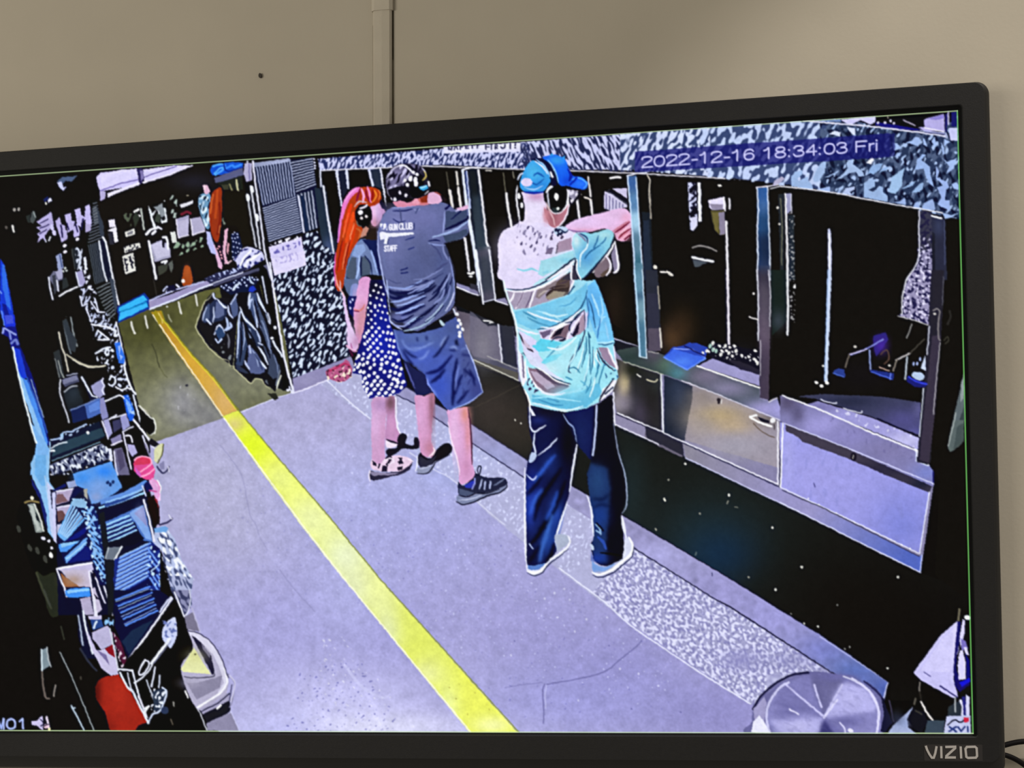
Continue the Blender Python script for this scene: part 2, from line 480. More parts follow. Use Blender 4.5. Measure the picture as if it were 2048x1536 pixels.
GLYPH = {'2': '0 78 4 92 20 100 40 100 56 90 58 74 50 60 30 40 8 18 2 0 M 0 0 62 0', '0': '30 100 10 90 1 64 1 36 10 10 30 0 50 10 59 36 59 64 50 90 30 100',
         '-': '4 38 34 38', '1': '6 78 22 86 34 100 34 0', '6': '56 80 46 96 30 100 12 90 3 62 3 34 12 8 30 0 50 6 58 26 58 38 48 58 30 62 12 54 4 36',
         '8': '30 100 12 96 5 80 10 64 30 54 52 44 60 26 50 6 30 0 10 6 1 26 8 44 30 54 50 64 55 80 48 96 30 100', ':': 'D 8 6 D 8 66',
         '3': '2 80 12 96 30 100 48 94 54 78 46 60 26 54 48 50 60 30 52 8 30 0 10 4 0 22', '4': 'K 46 0 46 100 2 34 62 34', 'F': 'K 2 0 2 100 64 100 M K 2 53 54 53',
         'r': '4 0 4 70 M 4 46 12 64 30 70', 'i': '6 0 6 70 D 6 98', 'M': 'K 2 0 2 100 38 6 74 100 74 0', 'C': '72 76 58 96 38 100 16 90 3 62 3 36 16 10 38 0 60 6 74 28',
         'A': 'K 0 0 36 100 72 0 M K 14 36 58 36', 'X': 'K 0 0 66 100 M K 0 100 66 0', 'V': 'K 0 100 34 0 68 100', 'I': 'K 4 0 4 100', ' ': '',
         'G': '60 76 48 96 30 100 12 88 2 62 2 36 12 10 32 0 58 10 M K 58 10 58 44 34 44', 'U': '2 100 2 28 12 4 30 0 48 4 58 28 58 100', 'N': 'K 2 0 2 100 56 0 56 100', 'L': 'K 2 100 2 0 54 0',
         'B': 'K 2 0 2 100 40 100 54 88 54 66 40 54 2 54 M K 40 54 58 40 58 14 44 0 2 0', 'S': '56 82 44 98 26 100 8 90 6 70 22 56 42 46 58 28 50 6 28 0 8 6 0 22', 'T': 'K 0 100 60 100 M K 30 100 30 0'}


def text(s, x, y, hgt, slope, col, w, adv, sx=1.0):
    """Stroke lettering: baseline start x, y, cap height, baseline slope, advance widths in units of 1/100 cap height."""
    c, al = hexc(col)
    for ch in s:
        for st in GLYPH[ch].split('M'):
            tk = st.split(); pts, K = [], False
            i = 0
            while i < len(tk):
                if tk[i] == 'K': K = True; i += 1; continue
                if tk[i] == 'D':
                    u, v = float(tk[i + 1]) * sx * hgt / 100, float(tk[i + 2]) * hgt / 100
                    q = to_px([x + u, y + slope * u - v])[0]; stroke(np.array([q, q + .01]), w * 1.25, c, al); i += 3; continue
                pts.append((float(tk[i]), float(tk[i + 1]))); i += 2
            if len(pts) > 1:
                P = to_px([k for u, v in pts for k in (x + u * sx * hgt / 100, y + slope * u * sx * hgt / 100 - v * hgt / 100)])
                if not K and len(P) > 2: P = catmull(P, False, 4)
                stroke(P, w, c, al)
        d = adv.get(ch, adv['*']) * sx * hgt / 100; x += d; y += slope * d
D1 = '''
c 0 0 1
// ---- far floor
o far_floor
p #5f6038 235 640 330 600 500 560 560 590 585 790 300 890 280 820
m 235 640 330 600 500 560 560 590 585 790 300 890 280 820
g #43441f 300 660 60 40 .8
g #4b4b22 330 640 60 30 .6
g #55571f 480 600 60 40 .6
g #8b8c74 330 800 50 45 .9
g #86876f 300 850 60 40 .8
g #9a9aa0 365 800 25 35 .8
g #8f8f9a 420 830 40 40 .7
g #74754e 300 730 30 25 .5
g #7b7c5c 400 700 40 40 .5
g #83846f 470 740 50 40 .8
g #80826a 540 770 50 40 .8
g #70724a 440 640 30 30 .5
n .035 4 3 235 640 330 600 500 560 560 590 585 790 300 890 280 820
l #33341cb0 2.2 304 688 312 708 316 725 320 735
l #50512ca0 1.6 320 735 328 748 334 755
t #c8c8d0a0 2 3 30 2.0 .3 31 350 765 385 765 395 830 355 830
e #333 373 771 3 2
m
// ---- near floor
o concrete_floor
p #aeacd8 300 888 475 826 548 796 583 786 700 735 760 760 1000 930 1250 1090 1700 1380 1700 1475 480 1475 440 1475 400 1330 360 1210 325 1110 308 1040 298 960
m 300 888 475 826 548 796 583 786 700 735 760 760 1000 930 1250 1090 1700 1380 1700 1475 480 1475 440 1475 400 1330 360 1210 325 1110 308 1040 298 960
g #b4b3d4 420 950 90 70 .8
g #b6b5cf 480 1060 80 120 .6
g #aaa8cc 600 830 120 40 .5
g #b0aed6 600 880 80 60 .5
g #b7b6e2 650 960 120 70 .6
g #b0b6ea 740 1000 110 60 .6
g #a6a8e2 850 1080 150 80 .6
g #a8a6de 560 1250 140 100 .8
g #a3a1da 780 1280 80 90 .7
g #9f9cd6 1050 1250 140 100 .7
g #9693ce 1250 1330 120 80 .8
g #9390ca 1400 1420 120 60 .8
g #9490cc 1480 1440 60 50 .6
g #aaa8e0 1000 1440 100 40 .6
g #9d9ddd 1150 1400 120 50 .6
g #cac9f6 690 1410 110 50 .95
g #dfdffe 740 1455 150 22 1
g #c0c0f6 560 1455 60 25 .7
g #b9bdf0 700 1180 60 60 .4
g #a8b4ee 900 920 60 50 .6
n .012 1.6 5 300 888 583 786 700 735 1700 1380 1700 1475 480 1475 330 960
n .012 6 6 300 888 583 786 700 735 1700 1380 1700 1475 480 1475 330 960
t #d4d6ffc0 1.3 1.8 20 2.35 .4 41 700 900 1150 1050 1400 1300 1300 1420 900 1300 640 1000
t #d0d2ffa0 1.3 1.3 0 2.5 .4 46 350 900 640 840 800 1100 700 1250 500 1200
t #7a79bca0 1.3 2 60 2.55 .4 42 600 1000 1300 1150 1420 1440 1000 1440 700 1200
t #7676b8d0 1.4 2.2 60 1.9 .5 43 600 1340 720 1320 800 1440 780 1465 570 1465
t #eeeeffa0 1.6 2.2 -50 2.0 .4 44 640 1280 700 1270 790 1380 760 1440 640 1400
t #9090c880 1.2 2 60 2.2 .4 45 430 980 560 960 700 1200 560 1240
k #e2e4ff 2 475 827 548 797 583 786
l #9493bd90 2 440 890 460 915 483 950 492 990 500 1030 512 1050 520 1075 535 1100
l #8d8cba90 2 560 1140 590 1180 625 1218 630 1223
l #cfcff8a0 6 690 1330 720 1370 760 1395 775 1392
k #a29fc8a0 1.5 620 1090 640 1100
c 1000 1100 4.042
l #6f6da4d0 2.6 1145 730 1110 775 1040 830 960 895 880 965 800 1000 690 1030 560 1055 440 1075 380 1085
l #7a78b0a0 1.8 340 1070 270 1080 160 1092 40 1115
l #6f6da4d0 2.6 360 1085 345 1130 350 1240 355 1330 350 1400
l #c9caf4 1.3 375 1095 365 1170 370 1280
d #e0e1fcb0 2 2.4 0 520 315 565 405 605 660 465 545 90 850 635 1215 1280 1100 1120 1000 970 960 440 350 700 560 865 545 360 395
d #6f6da8 2 1.5 30 120 735 1065 1285 1460 1310 880 775
c 0 0 1
m
// ---- yellow line
o yellow_line
p #c9a13e 302 625 322 621 328 640 380 705 428 757 475 821 444 833 387 751 337 680
G #a8871f #d6a844 312 630 400 730 302 625 322 621 328 640 380 705 428 757 475 821 444 833 387 751 337 680
m 302 625 322 621 328 640 380 705 428 757 475 821 444 833 387 751 337 680
g #dba93a 380 720 20 25 .7
g #c98d33 345 665 16 18 .6
g #d8b072 450 800 22 30 .8
m
p #eaf35a 445 833 476 821 557 919 651 1027 760 1160 1036 1466 940 1466 688 1160 609 1060 527 948
m 445 833 476 821 557 919 651 1027 760 1160 1036 1466 940 1466 688 1160 609 1060 527 948
g #e4f04c 465 828 22 9 .9
g #dcca8c 470 850 14 12 .9
g #e6fb30 505 890 28 26 1
g #eff98a 560 955 30 25 .9
g #f2fab4 620 1035 50 45 .9
g #edf6d2 690 1110 45 45 .9
g #e9f0da 720 1180 40 40 .8
g #ecf39c 760 1180 30 40 .8
g #e4ecc4 780 1260 26 40 .9
g #e6f072 830 1240 30 40 .9
g #e2ec6e 870 1300 36 40 .9
g #eef3b0 850 1350 30 22 .8
g #eaf6c6 900 1410 18 30 .8
g #f0f56a 950 1400 40 40 .8
g #fcffb0 985 1450 30 14 .9
t #a9a14ae0 1.6 2 0 2.5 .3 61 880 1360 960 1360 1010 1440 940 1440
m
k #f4ecd2 2.4 306 630 340 680 389 750 445 832
k #fdfde6 2.6 448 836 530 948 612 1060 690 1160 941 1464
k #87861f 2 323 622 330 641 382 706 430 757 477 820
k #8c9440 2.4 478 822 558 918 652 1026 761 1159 1037 1464
k #d9d43a 2 326 640 378 706 426 758 472 818
p #9b8a1c 306 626 312 620 322 640 318 650
l #d7c968 2.4 317 626 322 636 325 646
// ---- gravel strip by the counter
o gravel_strip
c 0 0 1
p #b3b4da 640 768 700 735 815 795 945 884 1050 953 1268 1094 1434 1199 1663 1343 1620 1420 1505 1412 1250 1240 1130 1150 985 1035 905 960 770 860
m 640 768 700 735 815 795 945 884 1050 953 1268 1094 1434 1199 1663 1343 1620 1420 1505 1412 1250 1240 1130 1150 985 1035 905 960 770 860
g #b6bce8 900 900 120 60 .8
t #d6daff 1.7 2.4 30 1.2 1.2 51 640 768 815 760 1050 930 1230 1080 1140 1150 905 960
p #a4a4cc 1215 1150 1268 1094 1434 1199 1663 1343 1620 1420 1505 1412 1250 1240 1185 1185
t #8a89bc 1.7 2.2 -35 .35 1.0 52 1185 1185 1215 1150 1268 1094 1434 1199 1663 1343 1620 1420 1505 1412 1250 1240
t #dedfff 1.7 2.2 -35 .35 1.0 53 1185 1185 1215 1150 1268 1094 1434 1199 1663 1343 1620 1420 1505 1412 1250 1240
g #8f8dc4 1480 1320 25 14 .8
g #8d8cc0 1585 1320 40 12 .6
m
k #e6e8ff 2.6 655 762 700 805 740 838
l #dcdef8c0 2.6 820 905 870 940 905 960 985 1030 1010 1050
l #e6e8ff 2.8 1118 1136 1150 1160 1210 1205 1260 1250 1330 1298 1400 1345 1500 1407
// ---- steel kick strip
o kick_strip
p #9a98c4 793 788 812 775 945 850 1057 922 1247 1032 1460 1158 1640 1270 1777 1362 1768 1400 1663 1343 1460 1212 1434 1199 1268 1094 1050 955 945 885 830 808
m 793 788 812 775 945 850 1057 922 1247 1032 1460 1158 1640 1270 1777 1362 1768 1400 1663 1343 1460 1212 1434 1199 1268 1094 1050 955 945 885 830 808
g #9ea6dc 1000 930 40 30 .8
g #a7a4c6 1030 940 40 25 .4
g #8e8ab8 1290 1070 25 25 .6
g #b4b2ea 1300 1110 50 20 .7
g #9e9ad6 1450 1180 100 40 .6
g #a19fe4 1550 1240 60 40 .6
g #7f84cc 1650 1300 50 30 .9
g #5e70b4 1710 1345 45 30 1
g #4a5fae 1770 1380 30 25 .9
n .03 4 9 793 788 812 775 1777 1362 1768 1400 1663 1343
m
k #2b2a40 2.2 812 774 945 849 1057 921
k #15151c 3.2 1247 1030 1460 1156 1640 1268
k #2c2b48 2.2 793 790 830 808 945 887 1050 956
k #25243c 2.4 1268 1096 1434 1201 1460 1214 1663 1345
k #c2c4f0 1.4 1640 1273 1776 1364
k #d9dcff 1.8 1776 1364 1767 1398
k #f0f0ff 2 1246 1036 1251 1060 1252 1085
l #40406a 2 1424 1146 1424 1152
// ---- black base panel under the cabinets
o base_panel
p #1a1c1a 905 690 1000 740 1060 770 1228 846 1317 888 1598 1025 1841 1146 1940 1180 1940 1475 1790 1475 1778 1366 1640 1268 1460 1156 1247 1030 1057 921 945 849 893 818
m 905 690 1000 740 1060 770 1228 846 1317 888 1598 1025 1841 1146 1940 1180 1940 1475 1790 1475 1778 1366 1640 1268 1460 1156 1247 1030 1057 921 945 849 893 818
g #3c352e 980 820 60 50 .9
g #383228 1040 860 40 40 .7
g #1f2e30 1420 1080 90 70 .9
g #16304a 1440 1110 50 40 .7
g #202c2c 1260 980 25 70 .8
g #131110 1850 1290 170 150 1
g #14110f 1700 1230 120 100 .7
k #4a433680 2 950 815 1060 760
m
c 1200 840 4.267
d #e9e9df 2.2 2.6 0 728 375 1100 640 1472 920 1498 1448
d #9a9a8c 2 2.2 0 585 512 855 798 1270 1342 478 932
p #e8e8d8 535 668 552 662 565 690 550 698
l #a0a090 2 1095 690 1085 715
l #8a8a7c 1.5 1150 742 1178 746
l #607070 2.4 825 1128 812 1152
c 1560 840 4.267
d #cfcfc6 2.6 2.6 0 187 1255 1007 1342
c 1460 1150 4.096
d #cfd0c8 2 2.2 0 375 120 722 422 608 398 1290 765
d #8a8a86 1.6 2 0 880 248 500 318 940 605 980 590
c 700 760 5.689
d #e8e4d8 1.8 1.8 0 1880 455 1948 490
// ---- cabinet row
o cabinet_row
c 0 0 1
p #8884a8 912 615 1000 655 1060 690 1226 675 1394 732 1519 776 1568 845 1867 968 1841 1146 1598 1025 1317 888 1228 849 1060 775 1000 742 912 695
// left cabinets (behind the pair)
c 640 560 5.689
p #3c4048 1500 70 1640 40 2048 230 2048 420 1560 280 1500 260
p #1d2126 1530 120 2048 300 2048 440 1600 320
p #2b3336 1560 180 1880 280 2040 330 2048 420 1700 330
p #6b6474 1520 300 1960 420 2010 440 2048 930 1740 870 1640 700
p #5a544e 1740 880 2048 960 2048 1040 1750 910
g #85808a 1850 640 150 180 .8
g #574f56 1600 420 120 80 .7
k #f0f2f4 1.6 2012 450 2048 900
k #e8e6e0 1.4 1740 905 2048 1050
k #b0a890 1.4 1560 270 2040 435
p #14161a 1540 290 2020 420 2010 470 1900 430 1560 350
l #f2f2f2 2.6 1860 440 1880 465 1970 470 1940 500
c 940 500 4.517
p #50505e 0 420 310 540 385 570 440 1180 0 990
p #22262c 0 420 340 500 385 600 250 600 0 530
p #2e3338 0 440 360 520 385 590 250 590 100 560
k #b9b09a 1.4 0 535 240 605
p #6c6878 0 590 140 640 245 700 285 1010 30 960 0 900
p #1a1c20 20 560 240 620 250 680 160 690 60 600
p #2e3038 262 640 385 660 430 1060 300 1020
g #8b8890 120 850 60 140 .6
l #f4f4f4 2.6 125 635 160 640 215 645 180 660
k #eef0ff 2.6 250 640 290 1015
p #59564c 0 970 30 985 440 1110 440 1180 0 1010
k #e6e6da 1.8 30 990 440 1180
k #c8c8c0 1.2 160 960 435 1080
// counter strip between shirt man and first post
c 1200 540 4.267
p #6a6480 100 485 270 530 330 590 330 640 110 580
k #f0f0ff 1.8 110 578 330 648
p #1c1c22 110 590 330 655 330 720 250 720 130 690
// apron
p #3a4642 130 690 330 650 420 690 520 705 840 820 1360 1005 1365 1100 1440 1125 1510 1090 1580 1300 700 945 200 780
m 130 690 330 650 420 690 520 705 840 820 1360 1005 1365 1100 1440 1125 1510 1090 1580 1300 700 945 200 780
g #55705c 560 800 60 50 .9
g #4a8a94 670 880 60 40 .9
g #58505c 450 720 60 50 .8
g #7a7288 900 900 130 70 .9
g #8a84a4 1100 1010 150 60 .9
g #9d98cc 1400 1180 150 70 1
g #aaa6e6 1520 1200 60 90 .9
g #2a3a34 250 740 80 30 .7
m
k #cdd4b4 1.4 200 780 540 892
k #e6e4f4 1.8 700 945 1000 1060 1580 1300
k #fdfdff 2.6 830 818 1360 1005
// door 1
p #2c2c2c 130 750 215 790 530 895 525 1385 140 1215 110 1040
m 110 700 215 790 530 895 525 1385 140 1215 110 1040
g #b7a88c 195 960 40 120 1
g #d8c69a 215 930 22 60 .7
g #8a8290 190 1140 60 60 .9
g #a8a0a8 140 1130 30 80 .6
g #51495a 360 1220 60 90 .8
g #1f1d1c 430 1100 60 180 .7
g #1c1f14 260 850 70 60 .8
g #2e332e 480 960 50 60 .7
m
l #f4f2ea 2.4 318 890 345 912
l #d8d2b4 2.4 400 935 460 955 490 935
k #eef2f8 3 520 895 540 1392
// door 2
p #9c94a0 545 900 700 950 1000 1065 1530 1290 1530 1690 545 1400
m 545 900 700 950 1000 1065 1530 1290 1540 1860 545 1400
p #232a36 540 890 790 990 790 1100 760 1240 720 1460 540 1400
g #343f52 660 1060 60 90 .7
g #1e2532 620 1320 60 110 .7
g #b39f7a 1000 1240 190 80 .95
g #bfa67c 1130 1340 130 60 .7
g #8a7f74 860 1080 90 60 .7
g #a59a94 850 1330 90 80 .7
g #a4a0ae 1150 1500 200 90 .9
g #6e6660 1440 1270 80 40 .8
m
l #5d4c3a 1.6 1310 1310 1370 1370 1440 1410 1490 1430
l #30281e 1.6 1490 1320 1490 1360
p #2c2622 1010 1090 1030 1100 1030 1140 1010 1145 995 1110
l #f6f6f6 1.6 1035 1110 1036 1140
l #fff 4 1280 1255 1340 1290 1400 1315 1465 1335
l #f4f4f8 4 1335 1240 1280 1250
e #f4f4fa 1475 1285 22 22
p #16141e 1345 1250 1450 1290 1440 1310 1370 1290
// bottom trim of doors 1, 2
p #6a6474 110 1210 540 1392 700 1450 700 1600 500 1500 380 1440 115 1320
p #8f8aa8 115 1225 390 1340 380 1440 120 1320
c 1200 840 4.267
p #2b2a33 380 40 560 120 700 170 720 310 580 240 400 160
p #9995b4 700 180 1530 570 1720 650 1720 800 740 330
G #8a8694 #9d99d0 720 250 1700 720 705 190 1530 575 1720 655 1720 800 730 320
k #f4f4ff 2.4 150 -60 530 100
k #202038 2 560 128 1520 568
k #f4f4ff 2.4 545 112 1525 552
k #1b1a2c 1.6 140 -50 520 110
k #f0f0ff 2 115 30 500 208
k #d6d8ff 2 730 322 1180 540 1720 795
l #f2f2fa 2.4 115 -200 112 0 130 45
k #f0f0ff 2.6 1518 10 1518 545
k #14142a 3 1545 20 1535 575
// right drawer
c 1560 840 4.267
p #9c9ce6 0 20 45 30 60 90 200 180 650 355 1275 615 1195 1135 5 575
m 45 30 60 90 200 180 650 355 1275 615 1195 1135 5 575
g #a4a2e8 300 500 300 200 .8
g #7f86d8 1050 900 180 180 .95
g #8c90e0 1150 700 120 120 .6
g #b0b0ee 60 300 40 180 .5
t #8488cc50 3 9 5 1.6 .6 71 45 95 650 355 1275 615 1195 1135 5 575
m
p #433d48 45 25 600 250 1310 545 1275 620 900 470 640 355 480 290 270 215 190 185 150 140 50 95
m 45 25 600 250 1310 545 1275 620 900 470 640 355 480 290 270 215 190 185 150 140 50 95
g #2a2736 900 420 250 60 .8
g #1b1f2e 1200 540 80 40 .8
m
e #1c1720 628 315 26 36
l #d8d4c8 1.4 628 300 622 330
l #4e4c88 2 290 540 300 570
k #f6f6ff 3 25 30 5 575
k #e6e8ff 2.2 5 575 500 805 1190 1140
k #25253c 1.6 20 600 380 755 1190 1165
d #fff 1.6 1.2 20 240 670 330 720 480 790 540 825 640 875 980 1035 1040 1065 1110 1095
k #e6e8ff 2.4 1275 615 1190 1140
G #9a96c8 #5468c0 300 700 1100 1150 0 595 370 762 1190 1168 1215 1150 1200 1302 0 700
k #dfe2ff 2.2 0 702 600 1005 1200 1302
k #c9d4ff 1.6 1213 1152 1195 1300
// right apron
c 1560 540 4.267
p #8582b4 0 1070 1170 1530 1165 1640 1310 1680 1310 1850 600 1536 0 1290
m 0 1070 1170 1530 1165 1640 1310 1680 1310 1850 600 1536 0 1290
g #57506a 60 1130 70 60 .9
g #4b4660 150 1240 40 60 .8
g #a5a0e0 350 1320 130 70 .9
g #8f8ac8 600 1420 150 60 .7
g #7f7aa8 900 1540 150 60 .8
g #7c88d4 1250 1730 90 60 .8
t #5e598a60 2 4 0 1.8 .6 72 300 1200 1170 1540 1165 1640 700 1500
m
p #e0deff 1140 1500 1190 1430 1185 1535 1170 1600
c 1560 840 4.267
k #d8daff 2 40 30 640 265 1310 545
k #d6e0ff 2 1162 245 1160 350 1260 390 1300 362
l #f4f6ff 3 1265 385 1300 365
k #1f1f66 3 1310 375 1308 530
'''
